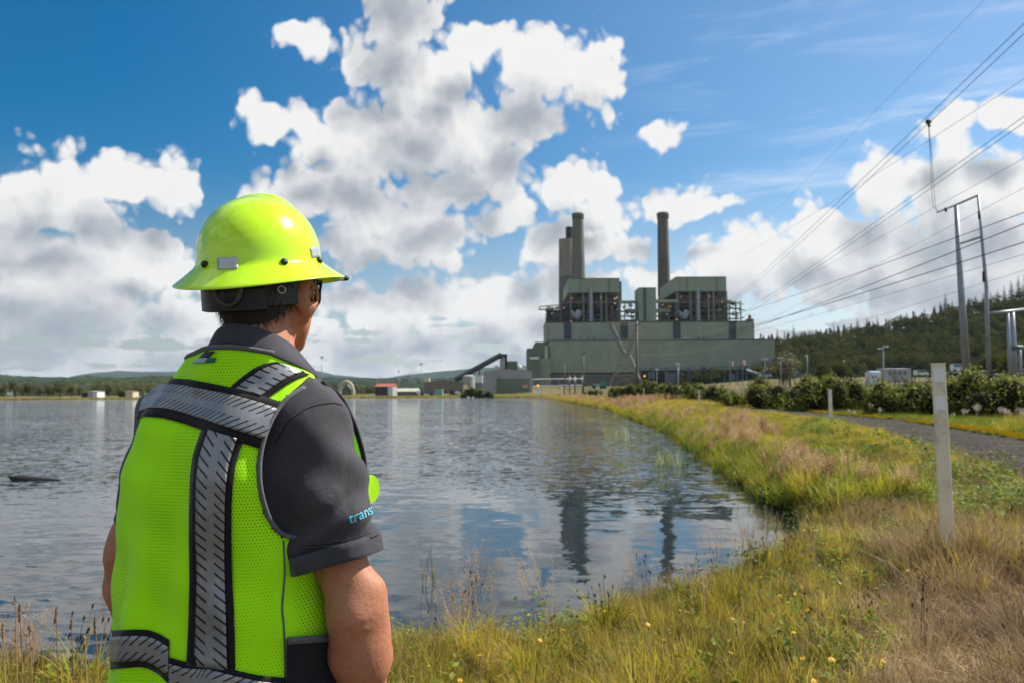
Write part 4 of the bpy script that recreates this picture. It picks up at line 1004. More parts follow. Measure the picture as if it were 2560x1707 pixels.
def head_sdf(Q):
    d = ell(Q, (0, -.012, .022), (.076, .099, .094))
    d = smin(d, ell(Q, (0, .034, -.033), (.066, .064, .078)), .03)
    for sx in (-1, 1):
        d = smin(d, cap(Q, (sx * .054, .002, -.062), (sx * .018, .070, -.102), .020, .016), .028)
        d = smin(d, ell(Q, (sx * .045, .060, -.018), (.026, .03, .024)), .02)
        d = smax(d, -ell(Q, (sx * .031, .112, .002), (.019, .018, .013)), .014)
        d = smin(d, ell(Q, (sx * .031, .085, .001), (.0125, .0125, .0125)), .004)
    d = smin(d, ell(Q, (0, .076, -.106), (.022, .019, .016)), .02)
    d = smin(d, cap(Q, (-.036, .088, .024), (.036, .088, .024), .013, .013), .012)
    d = smin(d, cap(Q, (0, .098, .014), (0, .124, -.026), .008, .013), .012)
    d = smin(d, ell(Q, (0, .106, -.030), (.018, .014, .010)), .008)
    d = smin(d, cap(Q, (-.022, .094, -.066), (.022, .094, -.066), .007, .007), .008)
    d = smin(d, cap(Q, (-.018, .096, -.076), (.018, .096, -.076), .008, .008), .005)
    for sx in (-1, 1): d = smin(d, ear(Q, sx), .010)
    return d
def arm_sdf(P, sh, el, wr, side):
    up = el - sh; m = sh + up * .45
    d = cap(P, sh, m, .053, .048)
    d = smin(d, cap(P, m, el, .049, .040), .03)
    ol = el + np.array([side * .012, -.024, .004])
    d = smin(d, ell(P, ol, (.024, .022, .032)), .022)          # point of the elbow
    fo = wr - el; f1 = el + fo * .28
    d = smin(d, cap(P, el, f1, .040, .045), .03)
    d = smin(d, cap(P, f1, wr, .045, .028), .03)
    d = smin(d, cap(P, el + np.array([side * .022, .006, .04]), f1 + np.array([side * .014, .0, .0]), .030, .034), .03)  # brachioradialis
    te = ((P - el) @ (fo / L2(fo))); d = d + .0011 * np.sin(te * 330 + 2.5 * np.sin(P[:, 0] * 75)) * np.exp(-((te - .002) / .014) ** 2) * smooth((el[1] - .012 - P[:, 1]) / .02) + .0014 * np.sin(P[:, 0] * 55 + P[:, 2] * 40) * np.sin(P[:, 2] * 60 - P[:, 1] * 50)
    # hand: palm, four curled fingers, thumb
    dn = fo / L2(fo); fw = np.array([0.15 * side, 1, 0]); fw -= dn * (fw @ dn); fw /= L2(fw); ou = np.cross(dn, fw)
    pc = wr + dn * .05
    d = smin(d, ell(P, pc, (.030, .030, .055)), .02)
    for i, (o, ln) in enumerate(((.030, .072), (.010, .080), (-.010, .075), (-.028, .060))):
        a0 = wr + dn * .088 + fw * o; a1 = a0 + dn * ln * .45 + ou * .006; a2 = a1 + dn * ln * .32 + ou * (-.014 * side); a3 = a2 + dn * ln * .25 + ou * (-.020 * side)
        for p_, q_, r0, r1 in ((wr + dn * .04 + fw * o * .8, a0, .011, .0098), (a0, a1, .0098, .0088), (a1, a2, .0088, .0080), (a2, a3, .0080, .0068)):
            d = smin(d, cap(P, p_, q_, r0, r1), .004)
    t0 = wr + dn * .025 + fw * .022; t1 = t0 + dn * .040 + fw * .024; t2 = t1 + dn * .034 + fw * .006
    d = smin(d, cap(P, t0, t1, .014, .011), .008); d = smin(d, cap(P, t1, t2, .011, .0085), .005)
    return d
def torso_sdf(P):
    d = ell(P, (0, .0, 1.27), (.158, .112, .25))
    d = smin(d, ell(P, (0, .02, 1.05), (.155, .122, .24)), .06)
    d = smin(d, ell(P, (0, .0, .93), (.165, .120, .15)), .06)
    d = smin(d, cap(P, LSH + (.02, 0, -.01), RSH + (-.02, 0, -.01), .058, .058), .05)
    for s in (LSH, RSH):
        d = smin(d, cap(P, NB + (0, -.012, .0), s + (0, -.005, .012), .046, .044), .05)
    return d
def neck_sdf(P): return cap(P, NB + np.array([0, -.005, -.06]), h2b((0, -.028, -.055)), .066, .056)
def leg_sdf(P, s):
    hip = np.array([s * .095, .0, .92]); kn = np.array([s * .115, .01, .50]); an = np.array([s * .13, -.03, .10])
    d = cap(P, hip, kn, .088, .060); d = smin(d, cap(P, kn, an, .058, .042), .04)
    return smin(d, cap(P, an + (0, -.02, -.05), an + (s * .02, .14, -.065), .038, .032), .04)
def body_sdf(P):
    d = torso_sdf(P)
    d = smin(d, neck_sdf(P), .045)
    d = smin(d, head_sdf(to_h(P)), .022)
    d = smin(d, arm_sdf(P, RSH, REL, RWR, 1), .03)
    d = smin(d, arm_sdf(P, LSH, LEL, LWR, -1), .03)
    for s in (-1, 1): d = smin(d, leg_sdf(P, s), .04)
    return d

person = empty('person', PO, 'worker seen from behind in hi-vis vest and yellow-green hard hat, looking over the pond', 'person', rz=-YAW)
def bmesh_obj(name, V, F, mat, parent, smooth=True, uv=None):
    return link(name, np_mesh(name, V, F, uv=uv, smooth=smooth), mat, parent)

# --- materials
def skin_mat():
    m, k, b, out = new_mat('skin')
    tc = k.n('ShaderNodeTexCoord').outputs['Object']
    n1 = k.noise(tc, 14, 5, .6); n2 = k.noise(tc, 420, 4, .6); n3 = k.noise(tc, 60, 4, .6)
    c = k.ramp(n1, [(.3, (.40, .155, .080)), (.55, (.50, .215, .118)), (.75, (.46, .175, .092))])
    c = k.mix(k.ss(n3, .50, .72, 0, .5), c, (.36, .125, .07)); c = k.mix(k.ss(k.noise(tc, 32, 5, .65), .55, .75, 0, .35), c, (.56, .29, .18))
    v = k.n('ShaderNodeTexVoronoi'); k.put(v.inputs['Vector'], tc); v.inputs['Scale'].default_value = 60
    c = k.mix(k.ss(v.outputs['Distance'], .10, .05, 0, .35), c, (.27, .11, .06))
    k.put(b.inputs['Base Color'], c); b.inputs['Roughness'].default_value = .56; b.inputs['Specular IOR Level'].default_value = .4
    b.inputs['Subsurface Weight'].default_value = .12; b.inputs['Subsurface Radius'].default_value = (1, .4, .2); b.inputs['Subsurface Scale'].default_value = .006
    k.put(b.inputs['Normal'], k.bump(k.m('ADD', k.m('MULTIPLY', n2, .6), k.noise(tc, 130, 4, .6)), .45, .0024))
    return m
FLUO = 1.12
def hivis_mat(name, col, mesh=True, gloss=False):
    m, k, b, out = new_mat(name)
    tc = k.n('ShaderNodeTexCoord').outputs['Object']
    n1 = k.noise(k.map(tc, (1, 1, .45)), 9, 5, .6)
    c = k.ramp(n1, [(.3, tuple(x * .90 for x in col)), (.7, tuple(min(1, x * 1.05) for x in col))])
    if mesh:
        s = k.sep(k.map(tc, (1, 1, 1), rot=(0, 0, 0)))
        u = k.m('DIVIDE', k.m('ADD', s[0], k.m('MULTIPLY', s[1], .55)), .0058); v = k.m('DIVIDE', s[2], .0053)
        row = k.m('MULTIPLY', k.m('MODULO', k.m('ABSOLUTE', k.m('FLOOR', v)), 2.0), .5)
        fu = k.m('SUBTRACT', k.m('FRACT', k.m('ADD', k.m('ADD', u, 200.0), row)), .5); fv = k.m('SUBTRACT', k.m('FRACT', k.m('ADD', v, 200.0)), .5)
        dd = k.m('SQRT', k.m('ADD', k.m('MULTIPLY', fu, fu), k.m('MULTIPLY', k.m('MULTIPLY', fv, fv), .7)))
        vis = k.ss(k.noise(k.map(tc, (1, 1, .35)), 7, 3, .5), .40, .62, .02, .72)
        hole = k.m('MULTIPLY', k.ss(dd, .27, .15), vis)
        c = k.mix(hole, c, (.035, .13, .0))
        soil = k.ss(k.noise(k.map(tc, (2.2, 1, .55)), 6, 6, .65, .3), .60, .78, 0, .45)
        c = k.mix(soil, c, (.10, .16, .01))
        k.put(b.inputs['Normal'], k.bump(k.m('ADD', k.m('MULTIPLY', hole, -1.0), k.m('MULTIPLY', k.noise(tc, 900, 2), .3)), .4, .0015))
        b.inputs['Roughness'].default_value = .85; b.inputs['Specular IOR Level'].default_value = .2
        b.inputs['Sheen Weight'].default_value = .15
    else:
        b.inputs['Roughness'].default_value = .22 if gloss else .6
        if gloss:
            b.inputs['Coat Weight'].default_value = .6; b.inputs['Coat Roughness'].default_value = .06
            sc = k.noise(k.map(tc, (3, 1, 1)), 50, 5, .7)
            k.put(b.inputs['Roughness'], k.ss(sc, .4, .8, .16, .34))
            k.put(b.inputs['Normal'], k.bump(k.noise(tc, 28, 3), .03, .004))
    k.put(b.inputs['Base Color'], k.v('MULTIPLY', c, (FLUO, FLUO, FLUO)))      # fluorescent dye: gives back more yellow-green than falls on it
    return m
def cloth_mat(name, col, rib=None, weave=900):
    m, k, b, out = new_mat(name)
    tc = k.n('ShaderNodeTexCoord').outputs['Object']
    n1 = k.noise(tc, 8, 5, .6); n2 = k.noise(tc, weave, 2, .5)
    c = k.ramp(k.m('ADD', k.m('MULTIPLY', n1, .5), k.m('MULTIPLY', n2, .5)), [(.3, tuple(x * .75 for x in col)), (.7, tuple(x * 1.3 for x in col))])
    h = n2
    if rib:
        w = k.n('ShaderNodeTexWave', wave_type='BANDS', bands_direction='X'); k.put(w.inputs[0], k.n('ShaderNodeUVMap').outputs[0]); w.inputs['Scale'].default_value = rib
        h = k.m('ADD', w.outputs['Fac'], k.m('MULTIPLY', n2, .4))
        c = k.mix(k.m('MULTIPLY', w.outputs['Fac'], .35), c, tuple(x * 1.7 for x in col))
    k.put(b.inputs['Base Color'], c); b.inputs['Roughness'].default_value = .8; b.inputs['Specular IOR Level'].default_value = .25
    b.inputs['Sheen Weight'].default_value = .35; b.inputs['Sheen Roughness'].default_value = .4; b.inputs['Sheen Tint'].default_value = (.75, .75, .85, 1)
    wr = k.noise(k.map(tc, (1, 1, .85), rot=(0, R(30), 0)), 13, 4, .55, .9)
    k.put(b.inputs['Normal'], k.bump(h, .35, .0012, k.bump(wr, .42, .012)))
    return m
M_SKIN = skin_mat()
M_VEST = hivis_mat('hi_vis_mesh', (.43, 1.0, .003))
M_VESTP = hivis_mat('hi_vis_plain', (.55, 1.0, .003), mesh=False)
FLUO = 1.05
M_HAT = hivis_mat('hat_plastic', (.60, 1.0, .002), mesh=False, gloss=True)
M_SHIRT = cloth_mat('charcoal_pique', (.053, .049, .055))
M_RIB = cloth_mat('charcoal_rib', (.052, .050, .057), rib=90)
M_BLK = cloth_mat('black_webbing', (.012, .010, .010), weave=700)
M_BIND = cloth_mat('grey_binding', (.12, .125, .13), weave=600)
M_TROU = cloth_mat('dark_trouser_cloth', (.014, .014, .016), weave=500)
M_RUB = pm('black_rubber', (.012, .012, .012), rough=.5, bump=.1)
M_STK = pm('silver_sticker', (.55, .56, .56), rough=.3, metal=.4, var=.12, scale=30)

# --- body
V, F = surface_nets(body_sdf, (-.36, -.24, -.01), (.36, .30, 1.84), .0048)
body = bmesh_obj('body', V, F, M_SKIN, person)

# --- hair: short back and sides below the hat
def hair_sdf(P):
    Q = to_h(P)
    d = ell(Q, (0, -.014, .020), (.0815, .104, .100))
    d = smin(d, cap(Q, (0, -.055, -.045), (0, -.050, -.075), .052, .047), .03)
    line = -.088 + .55 * np.maximum(Q[:, 1] + .045, 0) + .004 * np.sin(Q[:, 0] * 260) * np.sin(Q[:, 1] * 190)
    d = smax(d, line - Q[:, 2], .006)
    d = smax(d, Q[:, 1] - .012, .006)
    return d + .0012 * np.sin(Q[:, 0] * 500 + Q[:, 2] * 130) * np.sin(Q[:, 1] * 420)
V, F = surface_nets(hair_sdf, HC + (-.13, -.16, -.13), HC + (.13, .08, .14), .0036)
m, k, b, out = new_mat('brown_hair')
tc = k.n('ShaderNodeTexCoord').outputs['Object']
nh = k.noise(k.map(tc, (1, 1, .16)), 420, 3, .6)
k.put(b.inputs['Base Color'], k.ramp(nh, [(.3, (.008, .005, .003)), (.6, (.030, .017, .010)), (.8, (.060, .035, .02))]))
b.inputs['Roughness'].default_value = .55; k.put(b.inputs['Normal'], k.bump(nh, .8, .003)); M_HAIR = m
hair = bmesh_obj('hair', V, F, m, person)
# loose strands over the hairline
hv = np.array(V); SV = []; SF = []
Qh = to_h(hv); lowm = np.where((Qh[:, 2] < .03))[0]
for i in rng.choice(lowm, 2600):
    p = hv[i]; q = Qh[i]; o = np.array([q[0], q[1] + .02, 0]); o /= L2(o) + 1e-6
    dn = np.array([rng.normal(0, .18), -.10 + rng.normal(0, .18), -1.0]); ln = rng.uniform(.010, .024)
    ob = o @ HR.T; dnb = dn @ HR.T; sd = np.cross(ob, dnb); sd /= L2(sd); b0 = len(SV)
    for t in (0, .5, 1):
        c = p + dnb * ln * t + ob * (.0015 + .004 * t * rng.uniform(0, 1) * (1 - .3 * t)); w = .0006 * (1.05 - t)
        SV += [c - sd * w, c + sd * w]
    for t in (0, 1): SF.append((b0 + 2 * t, b0 + 2 * t + 1, b0 + 2 * t + 3, b0 + 2 * t + 2))
tag(link('hair_strand', np_mesh('hair_strand', SV, SF, smooth=True), M_HAIR, hair), kind='stuff')

# fine hair on the forearms
SV = []; SF = []; bv_ = np.array([v.co[:] for v in body.data.vertices]); bn_ = np.array([v.normal[:] for v in body.data.vertices])
for el_, wr_ in ((REL, RWR), (LEL, LWR)):
    fo = wr_ - el_; L_ = L2(fo); t_ = ((bv_ - el_) @ fo) / L_ ** 2; rad_ = L2(bv_ - el_ - t_[:, None] * fo); ix = np.where((t_ > -.12) & (t_ < .95) & (rad_ < .085))[0]
    for i in rng.choice(ix, 1500):
        nn = bn_[i]; dr = fo / L_ + rng.normal(0, .35, 3); dr -= nn * (dr @ nn); dr /= L2(dr) + 1e-6; sd = np.cross(nn, dr); ln = rng.uniform(.006, .014); b0 = len(SV); p = bv_[i] + rng.normal(0, .002, 3) * (1 - np.abs(nn))
        for t in (0, .5, 1):
            c = p + dr * ln * t + nn * (.0004 + .0035 * t * (1 - .45 * t)); w = .00022 * (1.1 - t); SV += [c - sd * w, c + sd * w]
        for t in (0, 1): SF.append((b0 + 2 * t, b0 + 2 * t + 1, b0 + 2 * t + 3, b0 + 2 * t + 2))
tag(link('arm_hair', np_mesh('arm_hair', SV, SF, smooth=True), pm('arm_hair', (.16, .09, .045), rough=.5), body), kind='stuff')

# --- hard hat (hat frame: head frame tipped back)
TIP = R(9.0); HO = Bp(655, 709, 1.46)
_hx = np.array([[1, 0, 0], [0, math.cos(TIP), -math.sin(TIP)], [0, math.sin(TIP), math.cos(TIP)]])
def hat2b(p): return (np.asarray(p, float) @ _hx.T) @ HR.T + HO
NA = 96; rows = []
prof = [(1.0, 0.0), (.985, .0032), (.90, .0122), (.80, .0240), (.745, .0305), (.722, .0345), (.707, .0400), (.700, .0470)]
ang = np.linspace(0, 2 * math.pi, NA, endpoint=False)
def brimr(a): return 1.0 + .05 * np.maximum(np.sin(a), 0) ** 2 + .02 * np.maximum(-np.sin(a), 0) ** 2
DA, DB, ZT = .1045, .122, .158
for s, z in prof:
    ra, rb = .148, .160
    dome = (s - .70) / .30
    rx = DA + (ra - DA) * dome; ry = DB + (rb - DB) * dome
    br = 1 + (brimr(ang) - 1) * dome
    droop = z - .006 * np.cos(2 * ang) * dome * -1
    rows.append(np.stack([rx * br * np.cos(ang), ry * br * np.sin(ang), np.broadcast_to(droop, ang.shape)], 1))
for t in np.linspace(.06, 1, 26):
    th = t * math.pi / 2; r_ = math.cos(th) ** .94 if t < 1 else 0.002; z = .047 + (ZT - .047) * math.sin(th) ** .97
    x = DA * r_ * np.cos(ang); y = DB * r_ * np.sin(ang)
    zz = np.full(NA, z)
    # raised crown panel running front to back
    pan = smooth((.046 - np.abs(x)) / .006) * smooth((z - .090) / .02) * smooth((y + .01) / .012)
    sc = 1 + .040 * pan
    rows.append(np.stack([x * sc, y * sc, zz + .0055 * pan], 1))
V = np.concatenate(rows); nr = len(rows); F = []
for i in range(nr - 1):
    for j in range(NA): F.append((i * NA + j, i * NA + (j + 1) % NA, (i + 1) * NA + (j + 1) % NA, (i + 1) * NA + j))
HATV = hat2b(V)
hat = bmesh_obj('hard_hat', HATV, F, M_HAT, person)
sm = hat.modifiers.new('thickness', 'SOLIDIFY'); sm.thickness = .003; sm.offset = -1
ss_ = hat.modifiers.new('round', 'SUBSURF'); ss_.levels = 1; ss_.render_levels = 1
bvh_hat = BVHTree.FromPolygons([tuple(v) for v in HATV], [tuple(f) for f in F])
_eb = to_b(EYE)
def shoot(bvh, px, py):
    d = ray(px, py) @ _M.T
    loc, nrm, idx, dist = bvh.ray_cast(Vector(_eb), Vector(d))
    if loc is None: return None, None
    nrm = np.array(nrm)
    if nrm @ d > 0: nrm = -nrm
    return np.array(loc), nrm
def patch(name, bvh, corners, mat, parent, off=.0012, nu=6, nv=4, thick=.0008, uv=True, ends=None):
    """a thin label lying on a surface; corners: 4 photo points, clockwise from the upper left"""
    c = [np.array(q, float) for q in corners]; VV = []; UV = []; last = None
    for j in range(nv + 1):
        for i in range(nu + 1):
            s, t = i / nu, j / nv
            p = (c[0] * (1 - s) + c[1] * s) * (1 - t) + (c[3] * (1 - s) + c[2] * s) * t
            loc, nn = shoot(bvh, *p)
            if loc is None: loc, nn = last if last else (Bp(p[0], p[1], 1.35), np.array([0, -1., 0]))
            last = (loc, nn); VV.append(loc + nn * off); UV.append((s, 1 - t))
    n = nu + 1; FF = [(j * n + i, (j + 1) * n + i, (j + 1) * n + i + 1, j * n + i + 1) for j in range(nv) for i in range(nu)]
    o = bmesh_obj(name, VV, FF, mat, parent, uv=UV)
    md = o.modifiers.new('thickness', 'SOLIDIFY'); md.thickness = thick; md.offset = 0
    return o
patch('reflective_sticker', bvh_hat, [(544, 645), (595, 643), (595, 673), (544, 675)], M_STK, hat)
patch('reflective_sticker', bvh_hat, [(774, 619), (800, 617), (805, 643), (779, 646)], M_STK, hat)
for px, py in ((514, 662), (710, 657), (796, 653)):
    loc, nn = shoot(bvh_hat, px, py)
    q = MB(); a1 = np.cross(nn, [0, 0, 1.]); 
    q.tube([loc - nn * .002, loc + nn * .003, loc + nn * .006, loc + nn * .0065], [.0062, .0064, .0050, .0010], 14)
    bmesh_o = link('rivet', q.mesh('rivet', True), M_RUB, hat)
# rubber guard clipped over the front of the brim
q = MB(); pts = []
for a in np.linspace(R(22), R(66), 15):
    pts.append(hat2b((.149 * 1.0 * math.cos(a) * (1 + .05 * math.sin(a) ** 2), .1605 * math.sin(a) * (1 + .05 * math.sin(a) ** 2), .0025)))
q.tube(pts, [.002] + [.0048] * 13 + [.002], 8)
link('brim_guard', q.mesh('brim_guard', True), M_RUB, hat)
# headband of the suspension, with its ratchet
def band(r0, r1, z0, z1, th, name, mat, a0=0, a1=2 * math.pi, n=72):
    VV = []; FF = []
    an = np.linspace(a0, a1, n)
    for a in an:
        for (e, z) in ((0, z0), (th, z0 + .002), (th, z1 - .002), (0, z1)):
            VV.append(hat2b(((r0 + e) * math.cos(a), (r1 + e) * math.sin(a) - .006, z)))
    for i in range(n - 1):
        for j in range(4): FF.append((i * 4 + j, i * 4 + (j + 1) % 4, (i + 1) * 4 + (j + 1) % 4, (i + 1) * 4 + j))
    return bmesh_obj(name, VV, FF, mat, hat, smooth=False)
M_STRAP = pm('headband_plastic', (.007, .007, .0075), rough=.45, var=.3, scale=40)
M_RAT = pm('ratchet_plastic', (.075, .078, .070), rough=.5)
band(.084, .106, -.040, .030, .005, 'headband', M_STRAP)
band(.087, .112, -.046, -.006, .007, 'nape_strap', M_STRAP, R(205), R(312), 34)
rc = hat2b((.012, -.128, -.012)); q = MB(); pts = []
ax = (np.array([1, 0, 0]) @ HR.T); up_ = (np.array([0, 0, 1.]) @ _hx.T) @ HR.T
for t in np.linspace(math.pi * .95, math.pi * 2.05, 18): pts.append(rc + ax * .0235 * math.cos(t) + up_ * (.0285 * math.sin(t) + .008))
q.tube(pts, [.0052] * 18, 10)
link('ratchet_knob', q.mesh('ratchet_knob', True), M_RAT, hat)
q = MB(); q.tube([rc + np.array([0, .012, 0]), rc + np.array([0, .000, 0]), rc + np.array([0, -.006, 0])], [.022, .022, .017], 18)
link('ratchet_dial', q.mesh('ratchet_dial', True), M_RUB, hat)
# eyelet of the side strap
loc = hat2b((.0905 * math.cos(R(-34)), .112 * math.sin(R(-34)) - .006, -.012)); q = MB(); pts = []
for t in np.linspace(0, 2 * math.pi, 17): pts.append(loc + np.array([.004, 0, 0]) + np.array([0.003 * math.cos(t), .0062 * math.cos(t), .0062 * math.sin(t)]))
q.tube(pts, [.0013] * 17, 6, cap=False); link('eyelet', q.mesh('eyelet', True), M_STK, hat)

# --- safety glasses
glasses = None
q = MB()
fr = []
for t in np.linspace(-1, 1, 15): fr.append(h2b((.074 * t, .118 - .055 * t * t, .010)))
q.tube(fr, [.003] * 15, 6)
fr2 = [h2b((.072 * t, .116 - .055 * t * t, -.030 + .010 * (abs(t) < .25))) for t in np.linspace(-1, 1, 15)]
q.tube(fr2, [.0016] * 15, 6)
for s in (-1, 1):
    q.tube([h2b((s * .074, .063, .010)), h2b((s * .079, .03, .008)), h2b((s * .081, -.006, .004)), h2b((s * .079, -.026, -.012))], [.0034, .003, .0028, .002], 6)
    q.tube([h2b((s * .074, .063, .010)), h2b((s * .0735, .060, -.008)), h2b((s * .072, .061, -.030))], [.0028, .0022, .0018], 6)
glasses = link('safety_glasses', q.mesh('safety_glasses', True), M_RUB, person)
m, k, b, out = new_mat('smoked_lens'); b.inputs['Base Color'].default_value = (.03, .03, .032, 1); b.inputs['Roughness'].default_value = .05; b.inputs['Alpha'].default_value = .35
VV = []; 
for t in np.linspace(-.93, .93, 21):
    for zz in np.linspace(.008, -.024, 4): VV.append(h2b((.073 * t, .117 - .055 * t * t, zz)))
FF = [(i * 4 + j, (i + 1) * 4 + j, (i + 1) * 4 + j + 1, i * 4 + j + 1) for i in range(20) for j in range(3)]
o = bmesh_obj('lens', VV, FF, m, glasses); md = o.modifiers.new('thickness', 'SOLIDIFY'); md.thickness = .0018

# --- polo shirt
CUFF_A = Bp(838, 1366, 1.39)
SLV = [RSH, RSH + (CUFF_A - RSH) * .5, CUFF_A]
def sleeve_sdf(P, sh, cu, side):
    ax_ = cu - sh
    d = cap(P, sh, sh + ax_ * .5, .068, .071)
    d = smin(d, cap(P, sh + ax_ * .45, cu + ax_ * .35, .074, .069), .02)
    # folds
    t = ((P - sh) @ ax_) / (ax_ @ ax_)
    an = np.arctan2((P - sh)[:, 1], (P - sh)[:, 0] * side)
    w = .0052 * np.sin(an * 5 + t * 5) * np.clip(t, 0, 1) + .0060 * np.sin(t * 21 + an * 3.2 + 1.0) * np.clip((t - .45) * 2, 0, 1) + .0042 * np.sin(t * 13 - an * 4) + .0030 * np.sin(t * 34 + an * 6 + 2 * np.sin(an * 3)) * np.clip((t - .35) * 1.6, 0, 1)
    return d + w
L_CUFF = LSH + (LEL - LSH) * .68
def shirt_sdf(P):
    d = torso_sdf(P) - .010
    d = smin(d, sleeve_sdf(P, RSH, CUFF_A, 1), .035)
    d = smin(d, sleeve_sdf(P, LSH, L_CUFF, -1), .035)
    return d
V, F = surface_nets(shirt_sdf, (-.36, -.24, .80), (.36, .26, 1.62), .0052)
def cut_plane(V, F, keep):
    fk = keep[F].all(1); F = F[fk]; u = np.unique(F); mp = np.full(len(V), -1); mp[u] = np.arange(len(u)); return V[u], mp[F]
keep = np.ones(len(V), bool)
for sh, cu, sx in ((RSH, CUFF_A, 1), (LSH, L_CUFF, -1)):
    ax_ = (cu - sh) / L2(cu - sh); side = (V[:, 0] * sx) > .12
    keep &= ~(side & (((V - cu) @ ax_) > .002))
nd = L2((V - NB)[:, :2])
keep &= ~((nd < .074) & (V[:, 2] > NB[2] - .03))
keep &= V[:, 2] > .86
V, F = cut_plane(V, F, keep)
shirt = bmesh_obj('polo_shirt', V, F, M_SHIRT, person)
bvh_shirt = BVHTree.FromPolygons([tuple(v) for v in V], [tuple(f) for f in F])
# ribbed cuffs
for sh, cu, sx in ((RSH, CUFF_A, 1), (LSH, L_CUFF, -1)):
    ax_ = (cu - sh) / L2(cu - sh); sd = np.cross(ax_, [0, 1., 0]); sd /= L2(sd); fwd = np.cross(sd, ax_)
    VV = []; UV = []; n = 64
    for i in range(n + 1):
        a = 2 * math.pi * i / n
        rd = sd * math.cos(a) + fwd * math.sin(a)
        # follow the sleeve: march out from the axis
        rr = .04
        for _ in range(60):
            dcur = sleeve_sdf((cu + rd * rr - ax_ * .012)[None], sh, cu, sx)[0]
            rr += max(-dcur, .0002) if dcur < 0 else 0
            if dcur > -.0004: break
        for j, (dz, e) in enumerate(((-.004, .000), (-.003, .0035), (.006, .0032), (.012, .0030), (.020, .0020), (.026, .0018), (.027, -.001), (.024, -.004), (.006, -.004))):
            VV.append(cu + ax_ * dz + rd * (rr + e)); UV.append((i / n, j / 8))
    FF = [(i * 9 + j, (i + 1) * 9 + j, (i + 1) * 9 + j + 1, i * 9 + j + 1) for i in range(n) for j in range(8)]
    bmesh_obj('cuff', VV, FF, M_RIB, shirt, uv=UV)
# stitched shoulder seams and hem stitching
def surf_line(name, bvh, pts, rad, mat, parent, off=.0, n=6, sub=8, thick=None):
    P2 = []; arr = np.array(pts, float); t = np.linspace(0, len(arr) - 1, (len(arr) - 1) * sub + 1)
    xs = np.interp(t, np.arange(len(arr)), arr[:, 0]); ys = np.interp(t, np.arange(len(arr)), arr[:, 1])
    for x, y in zip(xs, ys):
        loc, nn = shoot(bvh, x, y)
        if loc is not None: P2.append(loc + nn * off)
    P2 = np.array(P2)
    for _ in range(3): P2[1:-1] = (P2[:-2] + 2 * P2[1:-1] + P2[2:]) / 4
    q = MB(); q.tube(list(P2), [rad] * len(P2), n)
    return link(name, q.mesh(name, True), mat, parent), P2
surf_line('shoulder_seam', bvh_shirt, [(690, 1105), (722, 1050), (765, 1020), (800, 1010), (835, 1006), (856, 1012)], .0013, M_BLK, shirt)
for k_ in (0, 1): surf_line('cuff_stitch', bvh_shirt, [(752, 1362 + 9 * k_), (800, 1362 + 9 * k_), (850, 1355 + 9 * k_), (900, 1341 + 9 * k_), (928, 1331 + 9 * k_)], .0008, M_BLK, shirt)

# collar
VV = []; UV = []; n = 72; prof_n = 10
for i in range(n + 1):
    a = -math.pi * .93 + 2 * math.pi * .93 * i / n           # 0 = nape
    ca, sa = math.cos(a), math.sin(a)
    fr_ = (1 - ca) / 2                                        # 0 nape .. 1 throat
    ctr = NB + np.array([0, .004, 0]); zt = ctr[2] + .064 - .070 * fr_ ** .9 + .006 * sa
    rt = .069 + .004 * fr_; ro = .079 + .030 * fr_ + .012 * abs(sa); drop = .034 + .010 * fr_ + .010 * abs(sa)
    pr = [(rt - .003, zt - .035), (rt - .003, zt - .006), (rt - .001, zt - .001), (rt + .003, zt), (rt + .006, zt - .003), (rt + (ro - rt) * .35 + .004, zt - drop * .35), (ro, zt - drop * .8), (ro + .002, zt - drop), (ro - .001, zt - drop - .0005), (ro - .004, zt - drop * .8)]
    for j, (r_, z) in enumerate(pr):
        VV.append(np.array([ctr[0] + r_ * sa, ctr[1] - r_ * ca, z])); UV.append((i / n, j / 9))
FF = [(i * prof_n + j, i * prof_n + j + 1, (i + 1) * prof_n + j + 1, (i + 1) * prof_n + j) for i in range(n) for j in range(prof_n - 1)]
o = bmesh_obj('collar', VV, FF, M_RIB, shirt, uv=UV)
o.modifiers.new('round', 'SUBSURF').render_levels = 1

# printed word on the sleeve
fc = bpy.data.curves.new('word', 'FONT'); fc.body = 'transalta'; fc.size = 1.0; fc.resolution_u = 4
fo = bpy.data.objects.new('word', fc); COL.objects.link(fo)
dg = bpy.context.evaluated_depsgraph_get(); tm = fo.evaluated_get(dg).to_mesh()
tv = np.array([v.co[:] for v in tm.vertices]); tf = [tuple(p.vertices) for p in tm.polygons]
fo.evaluated_get(dg).to_mesh_clear(); bpy.data.objects.remove(fo); bpy.data.curves.remove(fc)
WX = np.ptp(tv[:, 0])
# wrap round the sleeve axis: start at the photo place of the first letter
p0, _ = shoot(bvh_shirt, 872, 1306); ax_ = (CUFF_A - RSH) / L2(CUFF_A - RSH)
sd = p0 - CUFF_A; hgt0 = sd @ ax_; sd -= ax_ * hgt0; r0 = L2(sd); sd /= r0; cr = np.cross(sd, ax_)
if cr[0] < 0: cr = -cr
sc_ = .0250; VV = []
for x, y, z in tv:
    a = (x * sc_) / r0; rd = sd * math.cos(a) + cr * math.sin(a)
    c = CUFF_A + ax_ * (hgt0 - (y - .1) * sc_ - x * sc_ * .12)
    hit, nn, ii_, dd_ = bvh_shirt.ray_cast(Vector(c + rd * .2), Vector(-rd))
    VV.append((np.array(hit) + rd * .0010) if hit is not None else c + rd * (r0 + .001))
me = bpy.data.meshes.new('sleeve_print'); me.from_pydata([tuple(v) for v in VV], [], tf); me.update()
M_PRINT = pm('cyan_print', (.13, .55, .70), rough=.6, var=.1)
link('sleeve_print', me, M_PRINT, shirt)

